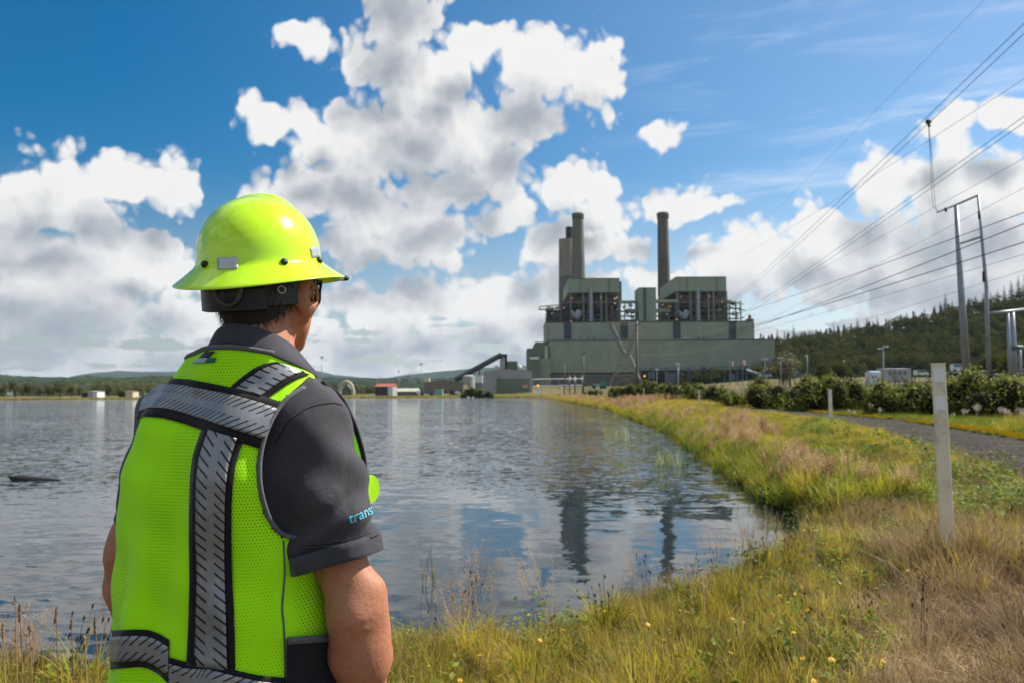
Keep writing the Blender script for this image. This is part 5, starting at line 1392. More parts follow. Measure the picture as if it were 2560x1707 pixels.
# --- safety vest
VS = [(.84, -.030, .010, .220, .178, 2.3), (.95, -.034, .010, .216, .170, 2.3), (1.10, -.036, .008, .208, .162, 2.3), (1.22, -.034, .004, .202, .154, 2.3), (1.33, -.026, .0, .196, .143, 2.4), (1.40, -.012, -.002, .184, .122, 2.3), (1.46, .012, -.004, .150, .092, 2.2), (1.52, .018, -.006, .104, .076, 2.0), (1.60, .022, -.004, .086, .074, 2.0)]
def vest_sdf(P):
    d = loft_sdf(P, VS)
    for s in (LSH, RSH): d = smin(d, cap(P, NB + (0, -.018, -.004), s + (0, -.004, .022), .058, .050), .04)
    d = smin(d, cap(P, NB + (-.02, -.03, -.02), (-.185, -.005, 1.425), .050, .050), .04)
    d = smin(d, cap(P, (-.085, -.085, 1.30), (-.08, -.082, 1.40), .050, .046), .05)
    d = smin(d, cap(P, (.075, -.085, 1.30), (.07, -.082, 1.40), .044, .042), .06)
    x, y, z = P[:, 0], P[:, 1], P[:, 2]
    low = np.clip((1.30 - z) / .3, 0, 1)
    d = d + low * (.0120 * np.sin(x * 30 + 7 * z + 1.5 * np.sin(z * 9)) + .005 * np.sin(x * 71 - 9 * z + 1) + .003 * np.sin(z * 30 + x * 25))
    d = d + .0034 * np.sin(x * 45 + z * 22) * np.sin(z * 37 - x * 18)
    return d
VV0, FF0 = surface_nets(vest_sdf, (-.33, -.28, .82), (.33, .28, 1.64), .0052)
bvh_vest = BVHTree.FromPolygons([tuple(v) for v in VV0], [tuple(f) for f in FF0])
# armhole: where the back panel ends (photo), mirrored for the left side in the body frame
ARM = np.array([(806, 956), (760, 968), (722, 990), (696, 1016), (674, 1054), (655, 1105), (647, 1153), (647, 1201), (653, 1239), (668, 1290), (690, 1322), (712, 1340)], float)
ARMF = np.array([(806, 956), (824, 965), (856, 1000), (888, 1067), (910, 1137), (915, 1188)], float)
eb_pts = []
for px, py in ARM:
    loc, nn = shoot(bvh_vest, px, py)
    if loc is not None: eb_pts.append(loc)
eb_pts = np.array(eb_pts)
_o = np.argsort(eb_pts[:, 2]); _ez, _ex = eb_pts[_o, 2], eb_pts[_o, 0]
Z_TOP, Z_BOT = _ez[-1] + .004, _ez[0]
def xe_back(z): return np.interp(z, np.r_[Z_BOT - .012, _ez], np.r_[.24, _ex])
def xe_front(z): return np.interp(z, [Z_BOT - .012, Z_BOT + .02, Z_BOT + .09, Z_TOP - .05, Z_TOP], [.24, .195, .172, .150, _ex[-1]])
def armhole_cut(V):
    keep = np.ones(len(V), bool)
    for sx in (1, -1):
        x = V[:, 0] * sx - (0 if sx > 0 else .060); z = V[:, 2]; y = V[:, 1]
        t = smooth((y + .03) / .06); xe = xe_back(z) * (1 - t) + xe_front(z) * t
        keep &= ~((x > xe) & (z > Z_BOT - .012) & (x > .04))
    return keep
keep = armhole_cut(VV0)
nd = np.hypot(VV0[:, 0] - NB[0], VV0[:, 1] - NB[1])
ang_ = np.arctan2(VV0[:, 0] - NB[0], -(VV0[:, 1] - NB[1]))          # 0 at the nape
zn = 1.552 - .022 * (1 - np.cos(ang_)) - .11 * np.clip(np.abs(ang_) - 1.75, 0, 2)
keep &= ~((VV0[:, 2] > zn) | ((nd < .080) & (VV0[:, 2] > zn - .04)))
keep &= VV0[:, 2] > .885
V, F = cut_plane(VV0, FF0, keep)
vest = bmesh_obj('safety_vest', V, F, M_VEST, person)

def ribbon(name, bvh, top, bot, mat, parent, lo=0.0, hi=1.0, off=.002, nu=60, nv=5, pitch=.0125, thick=.0012, tail=None):
    """tape sewn on a surface between two photo polylines (fractions lo..hi across)"""
    top = np.array(top, float); bot = np.array(bot, float)
    def along(A, t):
        s = np.linspace(0, 1, len(A)); return np.stack([np.interp(t, s, A[:, 0]), np.interp(t, s, A[:, 1])], 1)
    ts = np.linspace(0, 1, nu + 1); T, Bt = along(top, ts), along(bot, ts)
    G = np.full((nu + 1, nv + 1, 3), np.nan); Nn = np.zeros((nu + 1, nv + 1, 3))
    for i in range(nu + 1):
        for j in range(nv + 1):
            f = lo + (hi - lo) * j / nv; p = T[i] * (1 - f) + Bt[i] * f
            loc, nn = shoot(bvh, *p)
            if loc is not None: G[i, j] = loc; Nn[i, j] = nn
    bad = np.isnan(G[..., 0])
    for j in range(nv + 1):
        ok = np.where(~bad[:, j])[0]
        for i in np.where(bad[:, j])[0]:
            k_ = ok[np.argmin(np.abs(ok - i))]
            G[i, j] = G[k_, j] + (0, .0035 * abs(i - k_), 0); Nn[i, j] = Nn[k_, j]
    for _ in range(3):
        G[1:-1] = (G[:-2] + 2 * G[1:-1] + G[2:]) / 4; Nn[1:-1] = (Nn[:-2] + 2 * Nn[1:-1] + Nn[2:]) / 4
        G[:, 1:-1] = (G[:, :-2] + 2 * G[:, 1:-1] + G[:, 2:]) / 4; Nn[:, 1:-1] = (Nn[:, :-2] + 2 * Nn[:, 1:-1] + Nn[:, 2:]) / 4
    Nn /= np.linalg.norm(Nn, axis=2, keepdims=True) + 1e-9
    if tail == 'left':          # carry the tape on round the body past the outline
        ext = []; exn = []; base = G[0].copy(); n0 = Nn[0].copy()
        for s_ in range(1, 9):
            row = []; rn = []
            for j in range(nv + 1):
                c = np.array([0, .0, base[j, 2]]); v0 = base[j] - c; a = math.atan2(v0[1], v0[0]) - s_ * R(9) 
                dr = np.array([math.cos(a), math.sin(a), 0])
                hit = bvh.ray_cast(Vector(c), Vector(dr))
                p = np.array(hit[0]) if hit[0] is not None else c + dr * L2(v0); row.append(p); rn.append(dr)
            ext.insert(0, row); exn.insert(0, rn)
        G = np.concatenate([np.array(ext), G]); Nn = np.concatenate([np.array(exn), Nn])
    V_ = G + Nn * off; nu_ = len(G) - 1
    arc = np.r_[0, np.cumsum(np.linalg.norm(np.diff(G[:, nv // 2], axis=0), axis=1))] / pitch
    UV = np.stack([np.repeat(arc, nv + 1), np.tile(np.linspace(0, 1, nv + 1), nu_ + 1)], 1); n = nv + 1
    FF = [(i * n + j, i * n + j + 1, (i + 1) * n + j + 1, (i + 1) * n + j) for i in range(nu_) for j in range(nv)]
    o = bmesh_obj(name, V_.reshape(-1, 3), FF, mat, parent, uv=UV)
    md = o.modifiers.new('thickness', 'SOLIDIFY'); md.thickness = thick; md.offset = 0
    return o
def tape(name, top, bot, lean, pitch, lo=.16, hi=.82, **kw):
    bk = ribbon(name + '_webbing', bvh_vest, top, bot, M_BLK, vest, off=.0032, pitch=pitch, **kw)
    m = TAPES.get(lean)
    if m is None: m = TAPES[lean] = tape_mat2('reflective_tape', lean)
    ribbon(name, bvh_vest, top, bot, m, vest, lo=lo, hi=hi, off=.0048, pitch=pitch, **kw)
TAPES = {}
def tape_mat2(name, lean):
    m, k, b, out = new_mat(name)
    uv = k.sep(k.n('ShaderNodeUVMap').outputs[0]); tc = k.n('ShaderNodeTexCoord').outputs['Object']
    n1 = k.noise(tc, 26, 5, .6)
    def row(lo, hi, ph):
        f = k.m('FRACT', k.m('ADD', k.m('ADD', uv[0], k.m('MULTIPLY', uv[1], lean)), 50.0 + ph))
        return k.m('MULTIPLY', k.ss(k.m('ABSOLUTE', k.m('SUBTRACT', f, .5)), .145, .105), k.m('MULTIPLY', k.ss(uv[1], lo - .012, lo + .012), k.ss(uv[1], hi + .012, hi - .012)))
    s = k.m('MAXIMUM', row(-.1, .37, 0), row(.63, 1.1, .35))
    c = k.ramp(n1, [(.3, (.25, .255, .265)), (.7, (.34, .345, .35))])
    c = k.mix(k.ss(k.noise(tc, 12, 6, .7), .56, .75, 0, .4), c, (.20, .20, .19))
    c = k.mix(s, c, (.010, .010, .011))
    k.put(b.inputs['Base Color'], c); b.inputs['Roughness'].default_value = .40; k.put(b.inputs['Metallic'], k.m('MULTIPLY', k.m('SUBTRACT', 1.0, s), .4))
    k.put(b.inputs['Normal'], k.bump(k.noise(k.map(tc, (1, 1, .6)), 34, 4, .55), .45, .005))
    return m
CH_T = [(388, 966), (429, 946), (473, 947), (521, 955), (569, 966), (617, 981), (665, 993), (703, 1006)]
CH_B = [(346, 1046), (362, 1042), (404, 1045), (452, 1057), (502, 1073), (552, 1090), (602, 1106), (651, 1122)]
CE_L = [(510, 1070), (497, 1105), (486, 1140), (480, 1190), (478, 1240), (476, 1330), (476, 1450), (473, 1556), (467, 1660)]
CE_R = [(609, 1100), (597, 1135), (588, 1170), (583, 1215), (580, 1262), (580, 1330), (583, 1450), (587, 1556), (588, 1676)]
SH_L = [(578, 968), (603, 945), (635, 921), (660, 909), (690, 904)]
SH_R = [(668, 996), (697, 975), (724, 957), (747, 946), (772, 938)]
HM_T = [(272, 1576), (310, 1573), (342, 1571), (376, 1573), (402, 1583), (426, 1598)]
HM_B = [(266, 1674), (310, 1668), (350, 1664), (376, 1669), (400, 1682), (424, 1706)]
HR_T = [(427, 1641), (468, 1653), (522, 1656), (587, 1673), (652, 1687), (713, 1692)]
HR_B = [(425, 1730), (466, 1742), (522, 1745), (587, 1762), (652, 1776), (713, 1781)]
tape('shoulder_tape', SH_L, SH_R, .25, .0140, nu=40, nv=8)
tape('centre_tape', CE_L, CE_R, -2.3, .0165, lo=.17, hi=.84, nv=8)
tape('hem_tape', HR_T, HR_B, 3.2, .0150, nv=6)
tape('hem_tape', HM_T, HM_B, 3.2, .0150, nu=40, nv=6, tail='left')
tape('chest_tape', CH_T, CH_B, 4.2, .0125, lo=.15, hi=.79, nv=10, tail='left')

# binding round the armholes (grey), flat tube on the cut edge
def smooth_path(P2, it=4, sub=5):
    P2 = np.array(P2); t = np.linspace(0, len(P2) - 1, (len(P2) - 1) * sub + 1)
    P2 = np.stack([np.interp(t, np.arange(len(P2)), P2[:, i]) for i in range(3)], 1)
    for _ in range(it): P2[1:-1] = (P2[:-2] + 2 * P2[1:-1] + P2[2:]) / 4
    return P2
fr_pts = []
for z in np.linspace(Z_BOT + .0, Z_TOP - .012, 9):
    x = float(xe_front(z)); hit = bvh_vest.ray_cast(Vector((x, .5, z)), Vector((0, -1, 0)))
    if hit[0] is not None: fr_pts.append(np.array(hit[0]))
bot_pts = [eb_pts[-1] + (.03, .045, -.012), fr_pts[0] + (.0, -.03, -.008)]
loop = list(eb_pts) + bot_pts + fr_pts + [eb_pts[0]]
LP = smooth_path(loop)
for sx in (1, -1):
    pp = LP if sx > 0 else np.array([np.array(bvh_vest.find_nearest(Vector(v * (-1, 1, 1) - (.060, 0, 0)))[0]) for v in LP])
    q = MB(); q.tube(list(pp), [.0072] * len(LP), 8, flat=.55)
    link('armhole_binding', q.mesh('armhole_binding', True), M_BIND, vest)
# front edge of the armhole, seen past the arm, and the strip of front panel behind it
fe = [at(x, y, Y) for x, y, Y in ((806, 957, 1.40), (826, 966, 1.43), (858, 1000, 1.46), (889, 1067, 1.50), (909, 1137, 1.525), (914, 1188, 1.535), (910, 1240, 1.54), (896, 1330, 1.54))]
fe = smooth_path([to_b(v) for v in fe], 3, 6)
q = MB(); q.tube(list(fe), [.0048] * len(fe), 8); link('armhole_binding', q.mesh('armhole_binding', True), M_BLK, vest)
inn = fe + np.linspace(0, 1, len(fe))[:, None] * np.array([-.075, .03, 0]) + np.array([-.004, .004, 0]); VV = []
for a_, b_ in zip(fe, inn):
    for t in (0, .33, .66, 1): VV.append(a_ * (1 - t) + b_ * t + np.array([0, .004, 0]))
o = bmesh_obj('front_panel', VV, [(i * 4 + j, (i + 1) * 4 + j, (i + 1) * 4 + j + 1, i * 4 + j + 1) for i in range(len(fe) - 1) for j in range(3)], M_VESTP, vest); md = o.modifiers.new('thickness', 'SOLIDIFY'); md.thickness = .002
# neck binding
q = MB(); pts = []
for a in np.linspace(R(-95), R(60), 24):
    c = NB + np.array([.0, 0, .0]); dr = np.array([math.sin(a), -math.cos(a), 0])
    hit = bvh_vest.ray_cast(Vector((*(c + dr * .3)[:2], 1.550 - .022 * (1 - math.cos(a)))), Vector(-dr))
    if hit[0] is not None: pts.append(np.array(hit[0]) + dr * .001)
q.tube(list(smooth_path(pts, 3, 3)), [.0045] * ((len(pts) - 1) * 3 + 1), 8)
link('neck_binding', q.mesh('neck_binding', True), M_BIND, vest)
# labels at the nape
M_LBL = pm('black_label', (.012, .012, .014), rough=.5, var=.5, scale=120)
M_LW = pm('white_label', (.42, .47, .60), rough=.6, var=.1, scale=60)
M_LT = pm('teal_label', (.006, .115, .105), rough=.6)
patch('brand_label', bvh_vest, [(519, 878), (541, 879), (522, 895), (501, 895)], M_LBL, vest, off=.003)
patch('size_label', bvh_vest, [(501, 896), (523, 895), (515, 907), (482, 908)], M_LW, vest, off=.003)
patch('size_label', bvh_vest, [(523, 895), (543, 894), (538, 905), (515, 907)], M_LT, vest, off=.003)
# side seam of the back panel and the hanging pocket
surf_line('side_seam', bvh_vest, [(708, 1350), (712, 1430), (704, 1520), (709, 1560), (712, 1640), (712, 1700)], .0016, M_BIND, vest, off=.001)
patch('pocket', bvh_vest, [(714, 1592), (822, 1588), (860, 1760), (714, 1760)], M_TROU, vest, off=.006, nu=10, nv=8, thick=.003)
patch('pocket_trim', bvh_vest, [(714, 1588), (822, 1583), (824, 1600), (714, 1606)], M_BIND, vest, off=.010, nu=12, nv=2)
# microphone tab standing off the chest
c0 = Bp(922, 1222, 1.565); q = MB(); vs = []
u_ = np.array([.25, .97, .0]); u_ /= L2(u_); n_ = np.cross(u_, [0, 0, 1.])
for t in np.linspace(0, 2 * math.pi, 20, endpoint=False):
    cx_ = .021 * math.cos(t); cz_ = .027 * math.sin(t) * (1 + .15 * math.cos(t)); vs.append(c0 + u_ * cx_ + np.array([0, 0, cz_]) + n_ * (.006 * math.cos(t)))
q.add([v + n_ * .0015 for v in vs] + [v - n_ * .0015 for v in vs], [tuple(range(20)), tuple(range(39, 19, -1))] + [(i, i + 20, (i + 1) % 20 + 20, (i + 1) % 20) for i in range(20)])
q.tube([c0 + (-.002, -.006, .012), c0 + (-.006, -.006, -.025)], [.0026, .002], 8); q.ball(c0 + (-.002, -.007, .013), .0048)
q.tube([c0 - u_ * .02, c0 - u_ * .06 + (0, -.02, .01)], [.012, .016], 8)
link('chest_tab', q.mesh('chest_tab', False), M_VESTP, vest)
q = MB(); lp = [Bp(x, y, 1.40) for x, y in ((770, 1583), (774, 1570), (785, 1561), (800, 1558), (815, 1560))]
q.tube(list(smooth_path(lp, 2, 4)), [.0016] * 17, 6); link('cord_loop', q.mesh('cord_loop', True), M_BLK, vest)

# --- trousers and boots
def trou_sdf(P):
    d = smin(ell(P, (0, .0, .94), (.178, .132, .15)), ell(P, (0, .02, 1.0), (.170, .135, .12)), .05)
    for s in (-1, 1):
        hip = np.array([s * .095, .0, .92]); kn = np.array([s * .115, .01, .50]); an = np.array([s * .13, -.03, .07])
        l = smin(cap(P, hip, kn, .105, .080), cap(P, kn, an, .078, .068), .04); d = smin(d, l, .03)
    z = P[:, 2]; d = d - .012
    return d + .004 * np.sin(z * 42 + P[:, 0] * 30) * np.clip((.95 - z) * 3, 0, 1) + .003 * np.sin(z * 75 - P[:, 1] * 40)
V, F = surface_nets(trou_sdf, (-.26, -.22, -.01), (.26, .22, 1.12), .010)
keep = (V[:, 2] > .065) & (V[:, 2] < 1.06); V, F = cut_plane(V, F, keep)
bmesh_obj('trousers', V, F, M_TROU, person)
M_BOOT = pm('brown_boot_leather', (.10, .055, .03), rough=.6, bump=.2)
for s in (-1, 1):
    def boot_sdf(P, s=s):
        an = np.array([s * .13, -.03, .10])
        d = cap(P, an + (0, 0, .06), an + (0, -.01, -.03), .056, .054)
        d = smin(d, ell(P, an + (s * .012, .08, -.055), (.052, .115, .048)), .04)
        d = smin(d, ell(P, an + (0, -.015, -.06), (.046, .062, .045)), .03)
        return smax(d, -P[:, 2] - .002, .004)
    V, F = surface_nets(boot_sdf, (s * .13 - .1, -.16, -.03), (s * .13 + .1, .20, .22), .009)
    bmesh_obj('boot', V, F, M_BOOT, person)
# ================================================================== VEGETATION
_on = 'leftmost second third fourth fifth sixth seventh eighth ninth tenth eleventh twelfth thirteenth fourteenth fifteenth sixteenth seventeenth eighteenth nineteenth twentieth'.split()
ORD = ['first'] + _on[1:] + ['twenty-' + w for w in 'first second third fourth fifth sixth seventh eighth ninth'.split()] + ['thirtieth'] + ['thirty-' + w for w in 'first second third fourth fifth sixth'.split()]
def leaf_mat(name, cols, trans=.35, rough=.6, inst=True, scale=1.2, tipdry=None):
    """leaf / blade: colour varies from plant to plant and over the ground; lets some light through"""
    m = bpy.data.materials.new(name); m.use_nodes = True; m.node_tree.nodes.clear(); k = NG(m.node_tree)
    out = k.n('ShaderNodeOutputMaterial')
    pos = k.n('ShaderNodeNewGeometry').outputs['Position']
    n1 = k.noise(pos, scale, 4, .6)
    r = k.n('ShaderNodeObjectInfo').outputs['Random'] if inst else k.n('ShaderNodeNewGeometry').outputs['Random Per Island']
    f = k.m('ADD', k.m('MULTIPLY', k.ss(n1, .34, .66), .5), k.m('MULTIPLY', r, .5))
    c = k.ramp(f, [(.15, cols[0]), (.5, cols[1]), (.85, cols[2])])
    if tipdry is not None:
        uv = k.sep(k.n('ShaderNodeUVMap').outputs[0])
        c = k.mix(k.m('MULTIPLY', k.ss(uv[1], .45, 1.0), .75), c, tipdry)
    d = k.n('ShaderNodeBsdfPrincipled'); k.put(d.inputs['Base Color'], c); d.inputs['Roughness'].default_value = rough; d.inputs['Specular IOR Level'].default_value = .3 if rough < 1 else 0.0
    t = k.n('ShaderNodeBsdfTranslucent'); k.put(t.inputs[0], k.mix(.5, c, (.30, .34, .04), 'MULTIPLY') if False else c)
    mx = k.n('ShaderNodeMixShader'); mx.inputs[0].default_value = trans
    k.put(mx.inputs[1], d.outputs[0]); k.put(mx.inputs[2], t.outputs[0]); k.put(out.inputs[0], mx.outputs[0])
    return m
M_GRASS = leaf_mat('yellow_green_grass', [(.12, .12, .009), (.40, .36, .020), (.64, .49, .06)], .5, tipdry=(.60, .45, .10))
M_GREENG = leaf_mat('green_grass', [(.07, .10, .011), (.21, .25, .020), (.38, .39, .03)], .5)
M_STRAW = leaf_mat('dry_straw', [(.17, .105, .045), (.40, .27, .125), (.60, .44, .22)], .35)
M_BROWN = leaf_mat('brown_stalks', [(.09, .055, .03), (.16, .10, .055), (.24, .16, .09)], .2)
M_PINK = leaf_mat('rosy_seed_grass', [(.30, .165, .075), (.50, .32, .16), (.64, .46, .25)], .4)
M_LEAF = leaf_mat('bramble_leaf', [(.08, .13, .014), (.19, .26, .026), (.34, .38, .05)], .4)
M_REED = leaf_mat('reed_blade', [(.05, .085, .015), (.10, .15, .03), (.20, .24, .08)], .4)
M_REEDP = leaf_mat('pale_reed_blade', [(.20, .25, .09), (.34, .39, .17), (.50, .52, .28)], .4)
M_SEED = leaf_mat('dark_seed_head', [(.045, .026, .014), (.09, .052, .028), (.15, .095, .05)], .1)

def blades(n, h, spread, lean, w, seg=3, curl=.5, lie=0.0, seed=0, hvar=.45):
    r = np.random.default_rng(seed); V = []; F = []; UV = []
    for i in range(n):
        a = r.uniform(0, 2 * math.pi); rr = spread * math.sqrt(r.uniform(0, 1)); b0 = np.array([rr * math.cos(a), rr * math.sin(a), -.01])
        L_ = h * (1 - hvar * r.uniform(0, 1)); d = r.uniform(0, 2 * math.pi); ln = lean * r.uniform(.2, 1.2)
        dr = np.array([math.cos(d), math.sin(d), 0]); sd = np.array([-math.sin(d), math.cos(d), 0]); ww = w * r.uniform(.6, 1.3)
        tw = r.uniform(-.8, .8); sd = sd * math.cos(tw) + dr * math.sin(tw)
        b = len(V); p = b0.copy(); ang = ln * .4 + lie
        for s in range(seg + 1):
            t = s / seg; wd_ = ww * (1 - t) ** .7 + .0003
            V.append(p - sd * wd_); V.append(p + sd * wd_); UV += [(0, t), (1, t)]
            ang += curl * ln * (1.0 / seg) * (1 + t); st = L_ / seg
            p = p + dr * math.sin(ang) * st + np.array([0, 0, math.cos(ang) * st])
        for s in range(seg): F.append((b + 2 * s, b + 2 * s + 1, b + 2 * s + 3, b + 2 * s + 2))
    return np.array(V), np.array(F), np.array(UV)
def merge(parts):
    V = []; F = []; UV = []; MI = []; o = 0
    for i, (v, f, u) in enumerate(parts):
        V.append(v); F.append(f + o); UV.append(u); MI += [i] * len(f); o += len(v)
    return np.concatenate(V), np.concatenate(F), np.concatenate(UV), MI
def panicle(n, h, seed, fluff=.05, dens=60, w=.0022, top=.35):
    """tall stems with a feathery head"""
    r = np.random.default_rng(seed); V = []; F = []; UV = []
    for i in range(n):
        a = r.uniform(0, 2 * math.pi); b0 = np.array([.05 * math.cos(a), .05 * math.sin(a), -.01]); d = r.uniform(0, 6.28); L_ = h * r.uniform(.7, 1.05); ln = r.uniform(.03, .3)
        dr = np.array([math.cos(d), math.sin(d), 0]); sd = np.array([-math.sin(d), math.cos(d), 0])
        def P(t): return b0 + np.array([0, 0, L_ * t]) + dr * ln * L_ * t * t
        b = len(V)
        for s in range(4):
            p = P(s / 3); V += [p - sd * .0011, p + sd * .0011]; UV += [(0, 0), (1, 0)]
        for s in range(3): F.append((b + 2 * s, b + 2 * s + 1, b + 2 * s + 3, b + 2 * s + 2))
        for q_ in range(dens):
            t = 1 - top * r.uniform(0, 1) ** 1.1; o = fluff * (1 - abs((t - (1 - top * .55)) / (top * .6)) ** 2 * .8) * r.normal(0, .6)
            az_ = r.uniform(0, 6.28); c = P(t) + np.array([math.cos(az_), math.sin(az_), 0]) * abs(o) + np.array([0, 0, r.uniform(-.01, .02)])
            e = np.array([math.cos(az_), math.sin(az_), .9]) * w * 2.2; s2 = np.array([-math.sin(az_), math.cos(az_), 0]) * w
            b = len(V); V += [c - s2, c + s2, c + s2 * .4 + e, c - s2 * .4 + e]; UV += [(0, 1)] * 4; F.append((b, b + 1, b + 2, b + 3))
    return np.array(V), np.array(F), np.array(UV)
def seedstalk(n, h, seed, head=(.006, .018)):
    r = np.random.default_rng(seed); V = []; F = []; UV = []
    for i in range(n):
        a = r.uniform(0, 6.28); b0 = np.array([.06 * math.cos(a), .06 * math.sin(a), -.01]) * r.uniform(0, 1); d = r.uniform(0, 6.28); L_ = h * r.uniform(.6, 1.05); ln = r.uniform(.0, .25)
        dr = np.array([math.cos(d), math.sin(d), 0]); sd = np.array([-math.sin(d), math.cos(d), 0]); b = len(V)
        for s in range(3):
            t = s / 2; p = b0 + np.array([0, 0, L_ * t]) + dr * ln * L_ * t * t; V += [p - sd * .0012, p + sd * .0012]; UV += [(0, t)] * 2
        for s in range(2): F.append((b + 2 * s, b + 2 * s + 1, b + 2 * s + 3, b + 2 * s + 2))
        top = b0 + np.array([0, 0, L_]) + dr * ln * L_
        for ax_ in (sd, dr):
            b = len(V); V += [top - (0, 0, head[1]), top + ax_ * head[0], top + (0, 0, head[1]), top - ax_ * head[0]]; UV += [(0, 1)] * 4; F.append((b, b + 1, b + 2, b + 3))
    return np.array(V), np.array(F), np.array(UV)
def leafy(n, h, seed, ls=.022, stems=4):
    """low broad-leaved plant: arching stems with leaflets"""
    r = np.random.default_rng(seed); V = []; F = []; UV = []
    for s in range(stems):
        d = r.uniform(0, 6.28); dr = np.array([math.cos(d), math.sin(d), 0]); L_ = h * r.uniform(.6, 1.2)
        for i in range(n):
            t = (i + r.uniform(0, 1)) / n; c = dr * L_ * .8 * t + np.array([0, 0, L_ * (t - .55 * t * t)]) + r.normal(0, .012, 3)
            az_ = r.uniform(0, 6.28); u = np.array([math.cos(az_), math.sin(az_), r.uniform(-.2, .6)]); u /= L2(u); wv = np.cross(u, [0, 0, 1.]); wv /= L2(wv) + 1e-6; wv = wv * math.cos(.5) + np.cross(u, wv) * math.sin(r.uniform(-.6, .6))
            l = ls * r.uniform(.6, 1.3); b = len(V)
            V += [c, c + u * l + wv * l * .62, c + u * l * 2.1, c + u * l - wv * l * .62]; UV += [(.5, 0), (1, .4), (.5, .4), (0, .4)]; F.append((b, b + 1, b + 2, b + 3))
    return np.array(V), np.array(F), np.array(UV)
def template(name, parts, mats, spot, label):
    V, F, UV, MI = merge(parts); me = np_mesh(name, V, F, uv=UV, mi=MI, smooth=False)
    o = link(name, me, mats); o.location = (spot[0], spot[1], float(ground(np.array(spot[0]), np.array(spot[1])))); o['kind'] = 'stuff'; return o
def scatter(name, src, xy, smin_, smax_, tilt=.15, zoff=0.0, sz=None):
    """a field of plants: one object, points instanced by geometry nodes"""
    xy = np.asarray(xy, float); n = len(xy)
    if n == 0: return
    V = np.column_stack([xy, ground(xy[:, 0], xy[:, 1]) + zoff])
    me = bpy.data.meshes.new(name); me.vertices.add(n); me.vertices.foreach_set('co', V.astype(np.float32).ravel())
    rot = np.column_stack([rng.normal(0, tilt, n), rng.normal(0, tilt, n), rng.uniform(0, 6.28, n)]).astype(np.float32)
    s = rng.uniform(smin_, smax_, n)
    if sz is not None: s = s * sz
    sc = np.column_stack([s, s, s * rng.uniform(.8, 1.2, n)]).astype(np.float32)
    a = me.attributes.new('rot', 'FLOAT_VECTOR', 'POINT'); a.data.foreach_set('vector', rot.ravel())
    a = me.attributes.new('scl', 'FLOAT_VECTOR', 'POINT'); a.data.foreach_set('vector', sc.ravel())
    o = bpy.data.objects.new(name, me); COL.objects.link(o); o['kind'] = 'stuff'
    t = bpy.data.node_groups.new(name, 'GeometryNodeTree')
    t.interface.new_socket('Geometry', in_out='INPUT', socket_type='NodeSocketGeometry'); t.interface.new_socket('Geometry', in_out='OUTPUT', socket_type='NodeSocketGeometry')
    gi = t.nodes.new('NodeGroupInput'); go = t.nodes.new('NodeGroupOutput'); ip = t.nodes.new('GeometryNodeInstanceOnPoints'); oi = t.nodes.new('GeometryNodeObjectInfo')
    oi.inputs['Object'].default_value = src; oi.inputs['As Instance'].default_value = True
    ra = t.nodes.new('GeometryNodeInputNamedAttribute'); ra.data_type = 'FLOAT_VECTOR'; ra.inputs[0].default_value = 'rot'
    sa = t.nodes.new('GeometryNodeInputNamedAttribute'); sa.data_type = 'FLOAT_VECTOR'; sa.inputs[0].default_value = 'scl'
    er = t.nodes.new('FunctionNodeEulerToRotation')
    lk = t.links.new
    lk(gi.outputs[0], ip.inputs['Points']); lk(oi.outputs['Geometry'], ip.inputs['Instance']); lk(ra.outputs['Attribute'], er.inputs[0]); lk(er.outputs[0], ip.inputs['Rotation']); lk(sa.outputs['Attribute'], ip.inputs['Scale']); lk(ip.outputs[0], go.inputs[0])
    md = o.modifiers.new('plants', 'NODES'); md.node_group = t
    return o

# --- plant patterns (each stands somewhere in the meadow itself)
T_G1 = template('grass_tuft', [blades(38, .24, .09, .8, .0038, 3, .7, seed=1), blades(7, .30, .08, .5, .0015, 3, .3, seed=71)], [M_GRASS, M_BROWN], (1.3, 5.2), '')
T_G2 = template('grass_tuft', [blades(32, .28, .08, .7, .0034, 3, .6, seed=2), blades(12, .34, .08, .6, .0016, 3, .4, seed=22)], [M_GRASS, M_STRAW], (.9, 4.9), '')
T_G3 = template('grass_tuft', [blades(36, .20, .10, 1.0, .0044, 3, .8, seed=3), blades(8, .26, .10, .6, .0015, 3, .3, seed=73)], [M_GREENG, M_BROWN], (1.7, 5.6), '')
T_S1 = template('dry_grass_tuft', [blades(50, .25, .13, 1.5, .0021, 3, 1.0, lie=.35, seed=4)], [M_STRAW], (2.1, 4.1), '')
T_S2 = template('dry_grass_tuft', [blades(40, .34, .12, .9, .0013, 3, .8, lie=.15, seed=5), blades(16, .30, .10, 1.2, .0013, 3, .9, seed=25)], [M_STRAW, M_BROWN], (2.4, 4.4), '')
T_S3 = template('dry_grass_mat', [blades(56, .22, .16, 1.6, .0021, 3, .4, lie=1.05, seed=6), blades(20, .18, .15, 1.6, .0014, 2, .4, lie=1.1, seed=26)], [M_STRAW, M_BROWN], (2.3, 3.7), '')
T_P1 = template('rosy_grass_tuft', [panicle(7, .62, 7), blades(26, .36, .07, .8, .0022, 3, .7, seed=27)], [M_PINK, M_GRASS], (2.6, 9.5), '')
T_K1 = template('seed_stalk_tuft', [seedstalk(9, .46, 8), blades(10, .24, .06, .9, .002, 3, .7, seed=28)], [M_SEED, M_GRASS], (1.0, 6.0), '')
T_L1 = template('leafy_weed', [leafy(9, .30, 9, .019, 6)], [M_LEAF], (.8, 5.4), '')
T_L2 = template('leafy_weed', [leafy(12, .40, 10, .024, 5)], [M_LEAF], (3.0, 7.6), '')
